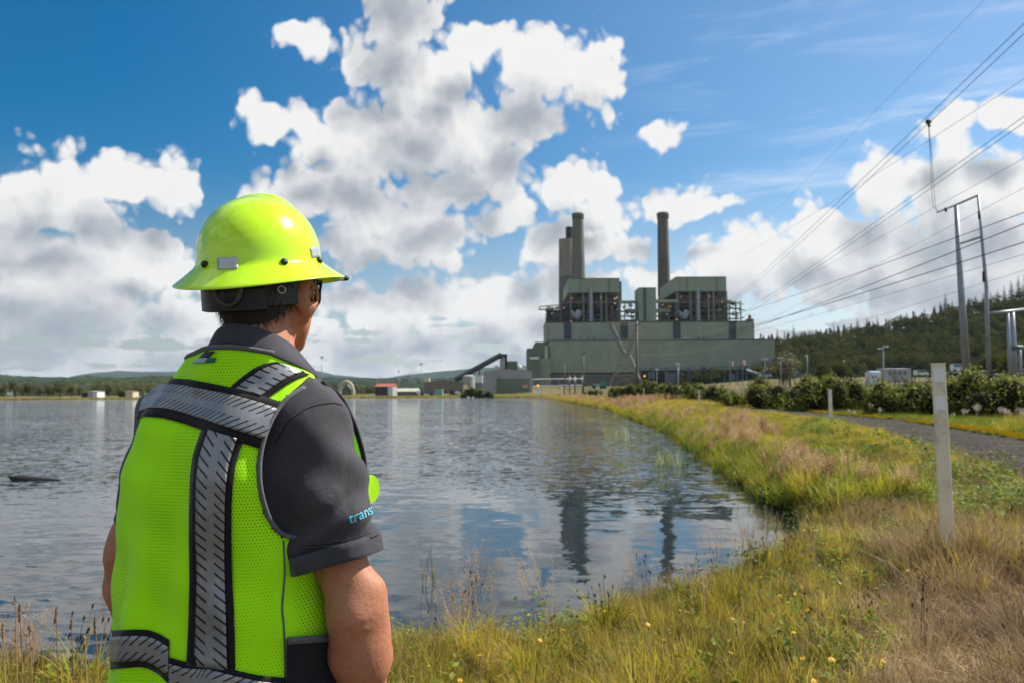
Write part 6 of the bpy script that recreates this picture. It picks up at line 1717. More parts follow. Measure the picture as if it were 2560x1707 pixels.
# clumps for the middle and far bank: wider, coarser blades
T_F1 = template('bank_grass', [blades(60, .55, .30, .8, .0065, 3, .8, seed=11)], [M_GRASS], (6.8, 24), '')
T_F2 = template('bank_grass', [blades(60, .50, .30, .9, .0075, 3, .8, seed=12)], [M_GREENG], (7.0, 23), '')
T_F3 = template('bank_rosy_grass', [panicle(16, .75, 13, .09, 34, .008, .42), blades(30, .5, .26, .8, .006, 3, .8, seed=33)], [M_PINK, M_GRASS], (7.5, 26), '')
T_FF = template('bank_yellow_flower', [leafy(16, .22, 14, .035, 6), seedstalk(30, .20, 15, (.022, .016))], [M_GREENG, pm('yellow_bloom', (.78, .56, .014), rough=.6)], (16.4, 36), '')

T_BIG = template('sedge_tuft', [blades(80, .52, .07, 1.0, .0040, 4, 1.1, seed=41, hvar=.35)], [M_GRASS], (.55, 3.6), '')
T_PLN = template('broad_leaf_rosette', [blades(16, .26, .03, 1.0, .011, 4, .9, seed=42, hvar=.4)], [M_GREENG], (1.45, 3.45), '')
def sample(n, xlo, xhi, ylo, yhi, keep, near=True):
    y = ylo * (yhi / ylo) ** rng.uniform(0, 1, n) if near else rng.uniform(ylo, yhi, n)
    if callable(xlo): x = rng.uniform(0, 1, n) * (xhi(y) - xlo(y)) + xlo(y)
    else: x = rng.uniform(xlo, xhi, n)
    kp = keep(x, y); return np.column_stack([x, y])[kp]
sd_ = shore_dist
def xl(y): return np.maximum(-.80 * y - 1.2, -9)
def xr(y): return np.minimum(.85 * y + 2.0, np.interp(y, ROADL[:, 1], ROADL[:, 0]) + .25)
def land(x, y): return (sd_(x, y) > .02) & (road_off(x, y) < .15)
U = lambda x: rng.uniform(0, 1, len(x))
clear = lambda x, y: np.hypot(x + .49, y - 1.45) > .25
# near meadow
def gk(x, y): return land(x, y) & (U(x) > dryness(x, y) * 1.02) & clear(x, y)
def dk(x, y): return land(x, y) & (U(x) < dryness(x, y) * 1.05 + .10) & clear(x, y)
near_n = 1.0
G = sample(11000, xl, xr, 1.7, 15, gk); hgt = 1.0 - .25 * (sd_(G[:, 0], G[:, 1]) > 3)
a, b_, c_ = np.split(np.arange(len(G)), [int(len(G) * .42), int(len(G) * .74)])
hz = lambda A: (.72 + .55 * smooth(.5 + .5 * vnoise(A[:, 0], A[:, 1], 1.6, 61))) * np.where(road_off(A[:, 0], A[:, 1]) > -1.6, .62, 1.0)
scatter('meadow_grass', T_G1, G[a], .5, 1.1, .22, sz=hz(G[a])); scatter('meadow_grass', T_G2, G[b_], .45, 1.05, .22, sz=hz(G[b_])); scatter('meadow_grass', T_G3, G[c_], .5, 1.05, .22, sz=hz(G[c_]))
D = sample(12500, xl, xr, 1.7, 13, dk)
a, b_, c_ = np.split(np.arange(len(D)), [int(len(D) * .34), int(len(D) * .60)])
scatter('dry_meadow', T_S1, D[a], .5, 1.1, .25); scatter('dry_meadow', T_S2, D[b_], .5, 1.05, .25); scatter('dry_meadow', T_S3, D[c_], .7, 1.3, .2)
# plants at the water's edge
E = sample(2600, xl, xr, 2.2, 14, lambda x, y: (sd_(x, y) > -.05) & (sd_(x, y) < 1.1) & clear(x, y) & (U(x) < .8)); h3 = len(E) // 4
scatter('edge_seed_stalks', T_K1, E[:h3], .6, 1.15, .12); scatter('edge_rosy_grass', T_P1, E[h3:h3 + h3 // 2], .55, 1.0, .15)
scatter('edge_leafy_weeds', T_L1, E[h3 + h3 // 2:2 * h3 + h3 // 2], .8, 1.5, .25)
scatter('edge_grass', T_G2, E[2 * h3 + h3 // 2:], .7, 1.25, .2)
Wd = sample(3200, xl, xr, 1.9, 14, lambda x, y: land(x, y) & (U(x) < .25 + .75 * (vnoise(x, y, 1.3, 21) > .1)) & (dryness(x, y) < .7) & clear(x, y)); h2_ = len(Wd) // 2
scatter('leafy_weeds', T_L1, Wd[:h2_], .5, 1.1, .3); scatter('leafy_weeds', T_L2, Wd[h2_:], .5, 1.0, .3)
B2 = sample(480, lambda y: xr(y) - 2.4, xr, 6.5, 16, lambda x, y: land(x, y) & (U(x) < .7)); scatter('roadside_weeds', T_L2, B2, .5, 1.1, .3); B3 = sample(900, lambda y: xr(y) - 2.6, xr, 5.5, 16, lambda x, y: land(x, y)); scatter('roadside_brown_stalks', T_S2, B3[:500], .8, 1.5, .2); scatter('roadside_grass', T_G2, B3[500:], .7, 1.3, .2)
BG = sample(70, xl, xr, 2.3, 12, lambda x, y: land(x, y) & clear(x, y) & (dryness(x, y) < .5)); scatter('sedge_tufts', T_BIG, BG, .6, 1.15, .15)
PLn = sample(60, xl, xr, 2.2, 9, lambda x, y: land(x, y) & clear(x, y)); scatter('broad_leaf_rosettes', T_PLN, PLn, .5, 1.1, .2)
PB = np.array([(3.56 + .2 * math.cos(a) * r1, 6.5 + .2 * math.sin(a) * r1) for a, r1 in zip(np.linspace(0, 6.2, 26), np.tile([.55, .9, 1.3], 9))]); scatter('post_foot_grass', T_S2, PB, 1.2, 1.9, .2); scatter('post_foot_green', T_G2, PB[::2] + .05, 1.1, 1.6, .2)
DK = sample(150, xl, xr, 2.2, 12, lambda x, y: land(x, y) & clear(x, y) & (dryness(x, y) > .2)); scatter('meadow_seed_stalks', T_K1, DK, .5, .95, .15)
# the bank away to the plant
def bk(x, y): return (sd_(x, y) > .0) & (road_off(x, y) < .1)
Bk = sample(5200, lambda y: np.interp(y, SHORE[9:16, 1], SHORE[9:16, 0]), xr, 12, 60, bk)
pk = (U(Bk[:, 0]) < .24) & (vnoise(Bk[:, 0], Bk[:, 1], .5, 31) > .0) & (sd_(Bk[:, 0], Bk[:, 1]) < 2.6) & (road_off(Bk[:, 0], Bk[:, 1]) < -2.2); rest = Bk[~pk]
lowr = np.where(road_off(rest[:, 0], rest[:, 1]) > -2.2, .55, 1.0)
scatter('bank_rosy_grass', T_F3, Bk[pk], .55, .95, .12); hh = int(len(rest) * .6); hh = int(len(rest) * .75); scatter('bank_grass', T_F1, rest[:hh], .5, 1.0, .15, sz=lowr[:hh]); scatter('bank_green_grass', T_F2, rest[hh:], .5, 1.0, .15, sz=lowr[hh:])
Es = sample(1000, lambda y: np.interp(y, SHORE[9:16, 1], SHORE[9:16, 0]) - .2, lambda y: np.interp(y, SHORE[9:16, 1], SHORE[9:16, 0]) + .9, 11, 70, lambda x, y: sd_(x, y) > -.15)
scatter('edge_green_clumps', T_F2, Es[:350], .85, 1.5, .2); scatter('edge_bank_grass', T_F1, Es[350:700], .6, 1.15, .2); scatter('edge_rosy_clumps', T_F3, Es[850:], .5, .85, .15); scatter('edge_tall_clumps', T_F2, Es[700:850], 1.0, 1.6, .25)
Bf = sample(5200, lambda y: np.interp(y, SHORE[9:16, 1], SHORE[9:16, 0]), xr, 55, 360, bk, near=True)
pk = (vnoise(Bf[:, 0], Bf[:, 1], .12, 33) > -.1) & (U(Bf[:, 0]) < .32)
scatter('bank_rosy_grass', T_F3, Bf[pk], .8, 1.3, .12); scatter('bank_grass', T_F1, Bf[~pk], .8, 1.4, .15)
BL = sample(900, lambda y: np.interp(y, SHORE[9:16, 1], SHORE[9:16, 0]) + .3, xr, 8, 30, lambda x, y: bk(x, y) & (vnoise(x, y, .8, 44) > -.1)); scatter('bank_leafy_weeds', T_L2, BL, .8, 1.6, .3)
# verge beyond the road
def vr0(y): return np.interp(y, ROADL[:, 1], ROADL[:, 0]) + ROAD_W - .1
Vg = sample(8000, vr0, lambda y: vr0(y) + 5.0 + y * .03, 9, 200, lambda x, y: x < .95 * y + 3)
yl = (road_off(Vg[:, 0], Vg[:, 1]) < ROAD_W + .42)
scatter('verge_grass', T_F2, Vg[~yl], .3, .75, .15)
Yf = sample(1500, lambda y: vr0(y) - .12, lambda y: vr0(y) + .38, 14, 130, lambda x, y: (x < .72 * y + 2) & (vnoise(y * 0, y, .22, 5) > -.45))
scatter('yellow_flower_strip', T_FF, Yf, .35, .75, .1)
Vb = sample(2600, lambda y: vr0(y) + 4.5, lambda y: vr0(y) + 30 + y * .25, 30, 330, lambda x, y: (x < .75 * y + 2) & (U(x) < .6)); scatter('field_grass', T_F1, Vb, .8, 1.5, .15)
Vo = sample(3200, lambda y: np.interp(y, ROADL[:, 1], ROADL[:, 0]) + ROAD_W + .3, lambda y: np.interp(y, ROADL[:, 1], ROADL[:, 0]) + 30, 1.0, 34, lambda x, y: (x > .6 * y) & (U(x) < .9)); scatter('roadside_meadow', T_F1, Vo, .5, 1.1, .2)
# far shore fringe
Fs = np.column_stack([rng.uniform(-270, 18, 1900), np.zeros(1900)]); Fs[:, 1] = np.interp(Fs[:, 0], [-600, -150, -20, 4, 13], [412, 400, 386, 374, 364]) + rng.uniform(.1, 4, len(Fs))
scatter('far_shore_grass', T_F1, Fs, 1.0, 2.2, .12)
# reeds standing in the water
def reed(label, px, py, n, h, w, spread, mat=M_REED, cat='reeds'):
    d = ray(px, py); t = (0.0 - CAM_H) / d[2]; p = EYE + d * t
    v, f, u = blades(n, h, spread, .5, w, 4, .55, seed=int(px)); me = np_mesh('reed_clump', v, f, uv=u); o = link('reed_clump', me, mat); o.location = (p[0], p[1], 0); tag(o, label, cat)
reed('pale reed clump standing alone in the water, farther one', 1544, 1098, 46, .70, .017, .50, M_REEDP); reed('pale reed clump in the water close to the right bank', 1675, 1163, 46, .56, .013, .40, M_REEDP)
reed('thin dark green reeds standing in the water beside the worker', 1072, 1458, 9, .48, .0042, .07); reed('upright green rush at the right end of the near shore', 1872, 1378, 7, .46, .004, .05)
reed('green clump of flag leaves at the bank foot, right of the pale reeds', 1745, 1125, 40, .75, .010, .45); reed('low reeds at the bank edge by the stack reflections', 1770, 1155, 20, .40, .007, .35)
# tall pale seed grasses at the lower left
for i, (px, pb, pt, Y) in enumerate(((50, 1690, 1490, 2.9), (62, 1690, 1512, 2.7), (85, 1690, 1565, 2.7), (152, 1690, 1520, 2.9), (190, 1700, 1550, 2.9), (250, 1700, 1545, 2.6), (225, 1700, 1590, 2.8), (20, 1690, 1560, 2.8))):
    bt, tp = at(px + 8 * (i % 3), pb + 60, Y), at(px - 12, pt, Y + .05); bt[2] = float(ground(np.array(bt[0]), np.array(bt[1]))) - .02
    q = MB(); mid = (bt + tp) / 2 + (.01, 0, .01); q.tube([bt, mid, tp], [.0024, .002, .0014], 5)
    for j in range(9 if i % 2 else 5): q.ball(tp + (rng.normal(0, .002), rng.normal(0, .002), -.006 * j), (.0042, .0042, .0075), 6, 4)
    tag(q.build('seed_grass_stem', M_PINK, None, origin=(0, 0, 0)), ['tall pale grass stem at the lower left, bending left', 'tall pale grass stem with a thick head, second from the left edge', 'short-headed pale grass stem left of the middle of its row', 'pale grass stem leaning right between stems and vest', 'slender grass stem with long drooping head at lower left', 'pale seed-headed stem closest to the vest', 'short pale stem just left of the one closest to the vest', 'faint short stem at the left frame edge'][i], 'grass stem', 'tall grass stems at the lower left')
Pk = np.array([(at(x, 1680, y)[0], y) for x, y in ((15, 2.7), (60, 2.9), (110, 2.8), (170, 2.8), (205, 2.9), (240, 2.7), (30, 3.1), (140, 3.1), (90, 3.3), (215, 3.3), (185, 2.6), (255, 3.0))])
scatter('left_rosy_grass', T_P1, Pk, .62, .85, .1)
Pk = np.array([(at(x, 1560, y)[0], y) for x, y in ((1130, 5.1), (1150, 5.3), (1175, 5.2), (1120, 5.6), (1190, 5.7), (1165, 4.9), (1350, 5.6), (1335, 5.8))]); scatter('rosy_grass_clump', T_P1, Pk, .85, 1.15, .1)
Pk = np.array([(at(x, 1400, y)[0], y) for x, y in ((1740, 8.2), (1790, 8.4), (1820, 8.3), (1850, 8.7), (1765, 7.9), (1880, 9.2), (1900, 10.2), (1925, 10.4), (1915, 11.0), (1945, 10.8))]); scatter('rosy_grass_clump', T_P1, Pk, .8, 1.15, .12)

# --- yellow wildflowers, one by one
M_PETAL = pm('yellow_petals', (.72, .42, .010), rough=.55, var=.15, scale=200); M_STEM = pm('flower_stem', (.10, .14, .03))
def flower_mesh(r_, seed):
    q = MB(); rr = random.Random(seed)
    for j in range(11):
        a = 2 * math.pi * j / 11 + rr.uniform(-.1, .1); c, s = math.cos(a), math.sin(a); t = rr.uniform(.0, .35)
        q.add([(0, 0, 0), (c * r_ * .6 - s * r_ * .2, s * r_ * .6 + c * r_ * .2, r_ * t * .5), (c * r_, s * r_, r_ * t), (c * r_ * .6 + s * r_ * .2, s * r_ * .6 - c * r_ * .2, r_ * t * .5)], [(0, 1, 2, 3)])
    q.ball((0, 0, .001), (r_ * .35, r_ * .35, r_ * .22), 8, 5); return q.mesh('flower_head')
FM = [flower_mesh(.018, s) for s in range(3)]
FL = [(1072, 1664), (1126, 1641), (1200, 1638), (1322, 1536), (1408, 1574), (1471, 1519), (1510, 1526), (1576, 1536), (1750, 1409), (1765, 1414), (1720, 1430), (1740, 1490), (1700, 1525), (1817, 1412), (1832, 1546), (1860, 1555), (1985, 1580), (2020, 1524), (2010, 1530), (1945, 1571), (1988, 1484), (2100, 1457), (2236, 1432), (2205, 1370), (2270, 1425), (2300, 1431), (2307, 1446), (2190, 1470), (1780, 1492), (1950, 1488), (1963, 1530), (1900, 1442), (1925, 1380), (2010, 1325), (2060, 1340), (1870, 1395), (1803, 1400), (1660, 1600), (1250, 1690), (1030, 1690), (1150, 1700), (2080, 1648), (1828, 1632), (2007, 1645), (2035, 1702), (2058, 1702), (2207, 1652), (1620, 1560), (1540, 1610), (1350, 1600), (1690, 1640), (2145, 1350), (1980, 1365), (2120, 1300)]
fproto = None
for i, (px, py) in enumerate(FL):
    dry_side = px > 1800 and py > 1560; orange = False
    # the head stands about 0.16 m over the ground on this sight line
    d = ray(px, py); t = 2.0
    for _ in range(40):
        p = EYE + d * t; g_ = float(ground(np.array(p[0]), np.array(p[1]))) + .20
        t += (p[2] - g_) / (-d[2]) * .8
    p = EYE + d * t; hh = .20
    f = bpy.data.objects.new('wildflower', None); COL.objects.link(f); f.location = (p[0], p[1], p[2] - hh)
    tag(f, 'small yellow dandelion-like flower in the meadow grass', 'flower', 'yellow wildflowers scattered over the near meadow')
    st_ = MB(); bend = rng.normal(0, .02, 2); st_.tube([(bend[0], bend[1], -.03), (bend[0] * .4, bend[1] * .4, hh * .5), (0, 0, hh)], .0013, 5); so = link('stem', st_.mesh('stem'), M_STEM, f)
    h_ = link('flower_head', FM[i % 3], M_PETAL, f); h_.location = (0, 0, hh); h_.rotation_euler = (rng.normal(.1, .3), rng.normal(.2, .3), rng.uniform(0, 6)); h_.scale = [rng.uniform(.65, 1.1)] * 3

# --- bramble bushes of the hedge and shrubs
def leaf_cloud(n, blobs, ls, seed, shell=.35, up=.35):
    """n leaves spread through the outer part of a group of ellipsoids (cx,cy,cz,rx,ry,rz)"""
    r = np.random.default_rng(seed); B = np.array(blobs, float); vol = (B[:, 3] * B[:, 4] * B[:, 5]) ** .67; pick = r.choice(len(B), n, p=vol / vol.sum())
    d = r.normal(0, 1, (n, 3)); d /= np.linalg.norm(d, axis=1, keepdims=True)
    rad = 1 - shell * r.uniform(0, 1, n) ** 1.6 + r.normal(0, .05, n)
    c = B[pick, :3] + d * B[pick, 3:] * rad[:, None]
    c[:, 2] = np.where(c[:, 2] < .04, r.uniform(.02, .3, n), c[:, 2])
    u = d * .6 + r.normal(0, .7, (n, 3)); u[:, 2] -= .1; u /= np.linalg.norm(u, axis=1, keepdims=True)
    nn = d + np.array([0, 0, up]) + r.normal(0, .45, (n, 3)); w = np.cross(nn, u); w /= np.linalg.norm(w, axis=1, keepdims=True) + 1e-6
    l = (ls * r.uniform(.6, 1.4, n))[:, None]
    V = np.stack([c - u * l, c + w * l * .6, c + u * l, c - w * l * .6], 1).reshape(-1, 3)
    F = np.arange(n * 4).reshape(-1, 4); UV = np.tile(np.array([(.5, 0), (1, .4), (.5, .4), (0, .4)]), (n, 1)); return V, F, UV
M_BUSH = leaf_mat('bramble_bush_leaf', [(.06, .08, .012), (.16, .19, .024), (.33, .34, .045)], .45, inst=False, scale=.9)
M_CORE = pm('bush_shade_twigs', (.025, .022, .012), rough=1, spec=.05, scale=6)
def bush(label, x0, x1, yt, yb, Y, seed, group='bramble bushes along the road', nl=3400, ls=.060, flowers=False):
    r = np.random.default_rng(seed); a, c_ = at(x0, yb, Y), at(x1, yt, Y); w = (c_[0] - a[0]) / 2; cx = (a[0] + c_[0]) / 2; gz_ = float(ground(np.array(cx), np.array(Y))); h = (c_[2] - gz_) * 1.10
    o = empty('bramble_bush', (cx, Y, gz_), label, 'bush', group); bl = []
    for i in range(16):
        t = r.uniform(-.95, .95); hh = h * (1 - .22 * abs(t) ** 2.0) * r.uniform(.68, 1.06); bl.append((t * w, r.uniform(-.9, .7), hh * r.uniform(.38, .58), w * r.uniform(.22, .42), r.uniform(.6, 1.2), hh * r.uniform(.38, .5)))
    for i in range(7): bl.append((r.uniform(-1.1, 1.1) * w, r.uniform(-1.3, -.5), h * .16, w * .26, .5, h * .24))
    V, F, UV = leaf_cloud(nl, bl, ls, seed, .5); link('foliage', np_mesh('foliage', V, F, uv=UV), M_BUSH, o)
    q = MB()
    for (bx, by, bz, rx, ry, rz_) in bl[:16]: q.ball((bx, by, bz * .9), (rx * .74, ry * .74, rz_ * .80), 10, 7)  # solid dark cores added inside the leaves to block light coming through
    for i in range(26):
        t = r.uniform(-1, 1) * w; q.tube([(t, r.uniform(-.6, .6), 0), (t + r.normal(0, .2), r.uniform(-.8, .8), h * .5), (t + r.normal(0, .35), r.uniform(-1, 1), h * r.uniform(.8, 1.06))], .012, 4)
    q.build('twigs_and_light_block', M_CORE, o, origin=(0, 0, 0)); return o
BUSH = [(2455, 2640, 936, 1052, 32, 'rightmost large bramble bush behind the road, cut by the frame edge'), (2375, 2490, 929, 1049, 34, 'tall bramble bush just right of the nearest marker post'), (2265, 2400, 940, 1047, 36, 'bramble bush directly behind the nearest marker post'), (2196, 2300, 948, 1044, 37, 'rounded bramble bush with gap on its left, left of the nearest post'),
 (2070, 2145, 944, 1028, 45, 'bramble bush behind the second marker post'), (1990, 2100, 937, 1024, 46, 'high bramble bush with light green top left of the second marker post'), (1868, 2005, 931, 1016, 53, 'widest dark bramble bush in the middle of the hedge'),
 (1808, 1848, 978, 1004, 66, 'small low shrub in the hedge gap'), (1735, 1800, 956, 1004, 74, 'dark bramble bush right of the third marker post'), (1678, 1752, 949, 1002, 76, 'rounded bramble bush left of the third marker post'),
 (1632, 1672, 957, 992, 100, 'small upright bush between the wooden pole and third post'), (1596, 1642, 949, 988, 108, 'bush right beside the wooden pole'), (1548, 1604, 952, 988, 112, 'bush left of the wooden pole'), (1526, 1552, 964, 986, 120, 'leftmost low bush of the hedge'), (1468, 1498, 970, 983, 190, 'small far shrub near the plant fence')]
for i, (x0, x1, yt, yb, Y, l) in enumerate(BUSH): bush(l, x0 - (x1 - x0) * .20, x1 + (x1 - x0) * .20, yt, yb, Y, 100 + i, ls=.060 if Y < 60 else .085, nl=11000 if Y < 60 else 4600)
bush('yellowish willow bush standing on the far shoreline', 1157, 1203, 966, 995, 368, 140, group='shrubs on the far shore', nl=900, ls=.35); bush('darker low bush beside the willow on the far shore', 1194, 1232, 975, 995, 369, 141, group='shrubs on the far shore', nl=700, ls=.32)
# dry white flower stalks by the hedge foot
T_W = template('white_fluff_stalk', [panicle(9, .8, 17, .10, 30, .011, .3)], [leaf_mat('white_fluff', [(.38, .30, .24), (.52, .44, .36), (.62, .54, .46)], .4)], (20.2, 30.5), '')
Wf = np.array([(at(x, 1030, y)[0], y) for x, y in ((2120, 36), (2140, 35), (2165, 36), (2200, 33), (2385, 31), (2410, 30.5), (2440, 30), (2510, 28.5), (2530, 29), (2550, 28), (2570, 28.5), (2540, 30), (2520, 30.5), (2560, 30), (2500, 30), (2585, 29))]); scatter('white_fluff_stalks', T_W, Wf, .45, .85, .15)

# --- trees
M_DEC = leaf_mat('deciduous_leaf', [(.045, .054, .010), (.080, .088, .015), (.125, .122, .022)], .25, rough=1.0, inst=False, scale=.05)
M_CON = leaf_mat('conifer_needles', [(.012, .020, .009), (.018, .029, .011), (.027, .040, .015)], .08, rough=1.0, inst=False, scale=.08)
M_OLIVE = leaf_mat('olive_leaf', [(.070, .078, .022), (.115, .115, .035), (.17, .155, .05)], .28, inst=False, scale=.06)
M_BARK = pm('bark', (.07, .055, .04), rough=.9, scale=1.0, bump=.3)
def dec_mesh(seed, n=1700, ls=.32, h=12.0, w=4.6):
    r = np.random.default_rng(seed); bl = []
    for i in range(11):
        a = r.uniform(0, 6.28); rr = r.uniform(0, .62) * w; z = h * r.uniform(.36, .82); bl.append((rr * math.cos(a), rr * math.sin(a), z, w * r.uniform(.32, .5), w * r.uniform(.32, .5), h * r.uniform(.11, .19)))
    V, F, UV = leaf_cloud(n, bl, ls, seed, .45); crown = np_mesh('crown', V, F, uv=UV)
    q = MB(); q.tube([(0, 0, -.5), (.1, 0, h * .3), (0, .1, h * .7)], [.28, .2, .06], 7)
    for i in range(6):
        b = bl[i]; q.tube([(0, 0, h * .25 + i * .3), (b[0] * .5, b[1] * .5, b[2] * .8), (b[0] * .9, b[1] * .9, b[2])], [.10, .07, .03], 5)
    return crown, q.mesh('trunk')
def con_mesh(seed, n=1100, h=16.0, w=2.9):
    r = np.random.default_rng(seed); t = 1 - np.sqrt(r.uniform(0, 1, n)) * .92; t = np.clip(t, 0, .97); lay = np.round(t * 15) / 15
    a = r.uniform(0, 6.28, n); rad = w * (1 - lay) ** .85 * r.uniform(.25, 1.0, n) * (1 + .25 * np.sin(a * 3 + lay * 40)); z = h * (.08 + .92 * (t * .4 + lay * .6)) - rad * .32
    c = np.column_stack([rad * np.cos(a), rad * np.sin(a), z]); u = np.column_stack([np.cos(a), np.sin(a), np.full(n, -.45)]) + r.normal(0, .25, (n, 3)); u /= np.linalg.norm(u, axis=1, keepdims=True)
    wv = np.cross(u, r.normal(0, .4, (n, 3)) + (0, 0, 1.)); wv /= np.linalg.norm(wv, axis=1, keepdims=True); l = (.55 * r.uniform(.6, 1.3, n) * (.45 + .55 * (1 - t)))[:, None]
    V = np.stack([c - u * l, c + wv * l * .42, c + u * l, c - wv * l * .42], 1).reshape(-1, 3); F = np.arange(n * 4).reshape(-1, 4); UV = np.tile(np.array([(.5, 0), (1, .4), (.5, .4), (0, .4)]), (n, 1))
    q = MB(); q.tube([(0, 0, -.6), (0, 0, h * .5), (0, 0, h * 1.0)], [.26, .15, .02], 6); return np_mesh('crown', V, F, uv=UV), q.mesh('trunk')
DECS = [dec_mesh(s) for s in (51, 52, 53)]; CONS = [con_mesh(s) for s in (61, 62, 63)]
def tree(name, label, group, mesh, crown_mat, pos_, s, rz, sxy=1.0):
    o = empty(name, pos_, label, 'tree', group, rz=rz); o.scale = (s * sxy, s * sxy, s)
    me = mesh[0]
    if crown_mat not in list(me.materials):
        if len(me.materials): me = me.copy(); me.materials.clear()
        me.materials.append(crown_mat)
    c = link('crown', me, None, o); t = link('trunk', mesh[1], M_BARK, o); return o
DOL = [(c.copy(), t) for c, t in DECS]
for c, t in DECS: c.materials.append(M_DEC)
for c, t in DOL: c.materials.append(M_OLIVE)
for c, t in CONS: c.materials.append(M_CON)
# shore trees, left
SH = [(-30, 952), (8, 958), (38, 952), (70, 957), (100, 966), (128, 968), (150, 953), (178, 962), (200, 966), (250, 966), (272, 958), (300, 966), (345, 962), (372, 968), (392, 962), (835, 958), (418, 966), (440, 964), (120, 962), (-70, 955)]
SH.sort()
for i, (px, yt) in enumerate(SH):
    Y = 432 + (i * 7) % 18; p = at(px, 992, Y); p[2] = float(ground(np.array(p[0]), np.array(Y))); h = at(px, yt, Y)[2] - p[2]
    tree('broadleaf_tree', 'olive green broadleaf tree on the far shore, %s from the left' % ORD[i], 'trees along the far shore', DOL[i % 3], M_OLIVE, p, h / 11.2, i * 1.3, 1.25)
# hillside: skyline conifers and broadleaf trees one can tell apart, the rest one wood
CX_ = [(1944, 835, 18), (1962, 838, 16), (1985, 832, 26), (2000, 840, 18), (2022, 838, 20), (2046, 836, 16), (2062, 838, 14), (2085, 834, 32), (2110, 826, 20), (2145, 812, 24), (2168, 812, 26), (2195, 808, 22), (2222, 805, 15), (2245, 800, 16), (2268, 796, 22), (2290, 790, 16), (2312, 784, 18), (2338, 775, 20), (2352, 770, 22), (2365, 762, 36), (2382, 764, 18), (2400, 764, 16), (2420, 758, 18), (2440, 752, 20), (2460, 748, 22), (2478, 745, 20), (2496, 740, 22), (2512, 732, 24), (2530, 724, 30), (2548, 716, 34), (2566, 705, 36), (2590, 695, 36), (1925, 845, 16), (1905, 852, 16)]
CX_.sort()
for i, (px, py, hp) in enumerate(CX_):
    Dd = float(np.interp(px, HX, HD)); yb = float(np.interp(px, HX, HT)); p = at(px, yb + 1, Dd - 6); top = at(px, py - hp * .78, Dd - 6); h = top[2] - p[2]
    tree('conifer_tree', 'dark conifer on the skyline of the wooded hill, %s from the left' % ORD[i], 'conifers on the hill skyline', CONS[i % 3], M_CON, p, h / 15.8, i * 2.1, 1.05)
r_ = np.random.default_rng(77); nd_ = 0
SP = sorted([(r_.uniform(.22, .92), r_.uniform(.03, .60)) for _ in range(34)], key=lambda q_: proj(hill_pt(*q_))[0][0])
for i, (u_, t_) in enumerate(SP):
    p = hill_pt(u_, t_)
    tree('broadleaf_tree', 'large olive broadleaf tree on the hill slope, %s from the left' % ORD[i], 'broadleaf trees on the hillside', DECS[i % 3], M_DEC, p, r_.uniform(.9, 1.35), i * 1.7, 1.2)
VV = []; FF = []; UU = []; o_ = 0
for kind in ('d', 'c'):
    VV, FF, UU, o_ = [], [], [], 0
    for i in range(1800 if kind == 'd' else 1500):
        u_ = r_.uniform(.1, 1); t_ = r_.uniform(.0, .93) if kind == 'd' else r_.uniform(.2, 1.0) ** .7
        dark_ = float(vnoise(u_ * 7, t_ * 5, 1.0, 3)) + (u_ - .62) * 2.2
        if kind == 'd' and dark_ > 1.05 + r_.normal(0, .2): continue
        if kind == 'c' and not (dark_ > 1.0 + r_.normal(0, .25) or (t_ > .95 and r_.uniform() < .5)): continue
        p = hill_pt(u_, t_); n_ = 200; s_ = r_.uniform(.75, 1.15)
        if kind == 'd':
            bl = [(r_.normal(0, 1.9), r_.normal(0, 1.9), 7 * s_ + r_.normal(0, 1.8), 2.9 * s_, 2.9 * s_, 2.6 * s_) for _ in range(4)]; V, F, U_ = leaf_cloud(n_, bl, .72, int(r_.integers(1e6)), .4)
        else:
            h = 13 * s_; t = r_.uniform(0, 1, n_) ** 1.4; a = r_.uniform(0, 6.28, n_); rad = 2.8 * (1 - t) * r_.uniform(.4, 1, n_); c = np.column_stack([rad * np.cos(a), rad * np.sin(a), h * (.15 + .85 * t)])
            uu = np.column_stack([np.cos(a), np.sin(a), -.5 + 0 * a]) + r_.normal(0, .3, (n_, 3)); ww = np.cross(uu, r_.normal(0, .5, (n_, 3)) + (0, 0, 1.)); l = .7
            V = np.stack([c - uu * l, c + ww * l * .5, c + uu * l, c - ww * l * .5], 1).reshape(-1, 3); F = np.arange(n_ * 4).reshape(-1, 4); U_ = np.zeros((n_ * 4, 2))
        VV.append(V + p); FF.append(F + o_); UU.append(U_); o_ += len(V)
    if VV: tag(link('hill_forest', np_mesh('hill_forest', np.concatenate(VV), np.concatenate(FF), uv=np.concatenate(UU)), M_DEC if kind == 'd' else M_CON), kind='stuff')
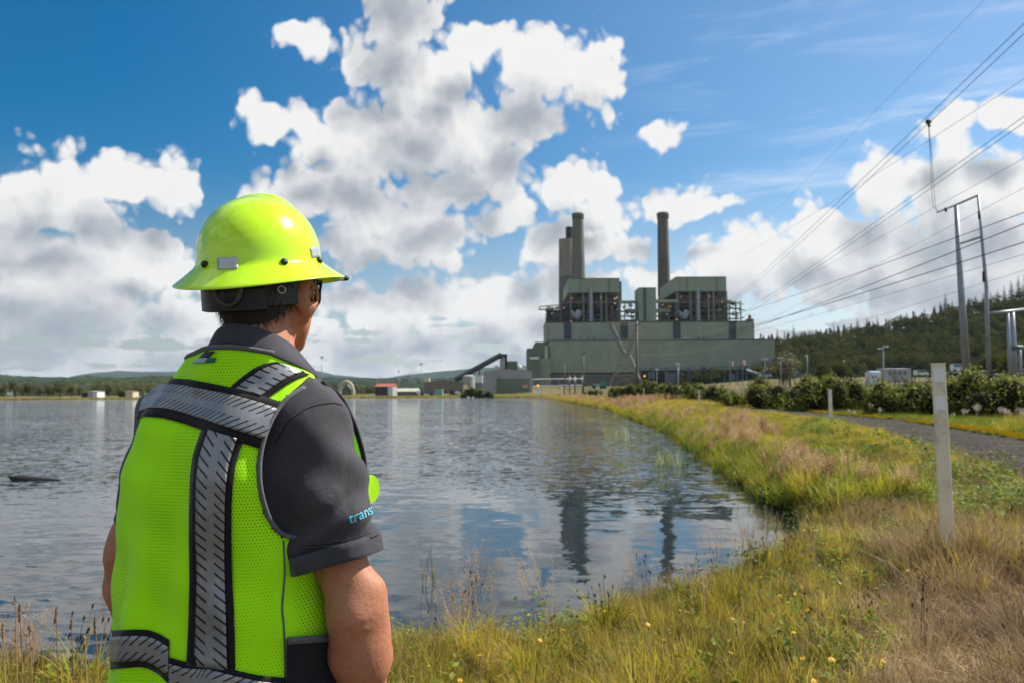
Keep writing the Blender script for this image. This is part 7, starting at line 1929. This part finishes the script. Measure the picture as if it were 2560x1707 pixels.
# small trees and shrubs at the hill foot, and behind the plant
for i, (px, yt, yb, Y, m_) in enumerate(((2050, 908, 938, 330, M_DEC), (2100, 900, 940, 335, M_DEC), (1958, 896, 940, 395, M_OLIVE), (1975, 880, 940, 420, M_OLIVE), (2480, 880, 935, 200, M_DEC), (2520, 885, 935, 205, M_DEC))):
    p = at(px, yb, Y); p[2] = min(p[2], float(ground(np.array(p[0]), np.array(Y)))); h = at(px, yt, Y)[2] - p[2]; L_ = ['small round tree below the hill left of the floodlight post', 'wide dark shrub tree at the hill foot', 'pale tree by the twin lamp post at the plant corner', 'tall olive tree at the right plant corner', 'yellow-green tree behind the steel pylon', 'yellow-green tree right of the steel pylon'][i]
    tree('broadleaf_tree', L_, None, (DECS if m_ is M_DEC else DOL)[i % 3], m_, p, h / 11.2, i * 1.1, 1.6)
# scrubby trees in front of the far hills
r_ = np.random.default_rng(5); VV = []; FF = []; UU = []; o_ = 0
for i in range(260):
    px = r_.uniform(-60, 1160); Y = r_.uniform(470, 900); p = at(px, 986, Y); p[2] = 1.5; s_ = r_.uniform(.5, 1.0) * (1.25 if px < 500 else .8)
    bl = [(r_.normal(0, 2.0), r_.normal(0, 2), 5 * s_ + r_.normal(0, 1), 3.2 * s_, 3 * s_, 2.8 * s_) for _ in range(3)]; V, F, U_ = leaf_cloud(320, bl, .46, int(r_.integers(1e6)), .5); VV.append(V + p); FF.append(F + o_); UU.append(U_); o_ += len(V)
tag(link('far_scrub', np_mesh('far_scrub', np.concatenate(VV), np.concatenate(FF), uv=np.concatenate(UU)), M_OLIVE), kind='stuff')
# ================================================================== AIR
m = bpy.data.materials.new('haze'); m.use_nodes = True; m.node_tree.nodes.clear(); k = NG(m.node_tree)
out = k.n('ShaderNodeOutputMaterial'); pv = k.n('ShaderNodeVolumePrincipled'); k.put(out.inputs['Volume'], pv.outputs[0])
pv.inputs['Color'].default_value = (.62, .78, .98, 1); pv.inputs['Density'].default_value = HAZE; pv.inputs['Anisotropy'].default_value = .2
q = MB(); q.box((-9000, -80, -4), (9000, 13500, 420)); tag(q.build('haze', m, None, origin=(0, 0, 0)), kind='stuff')
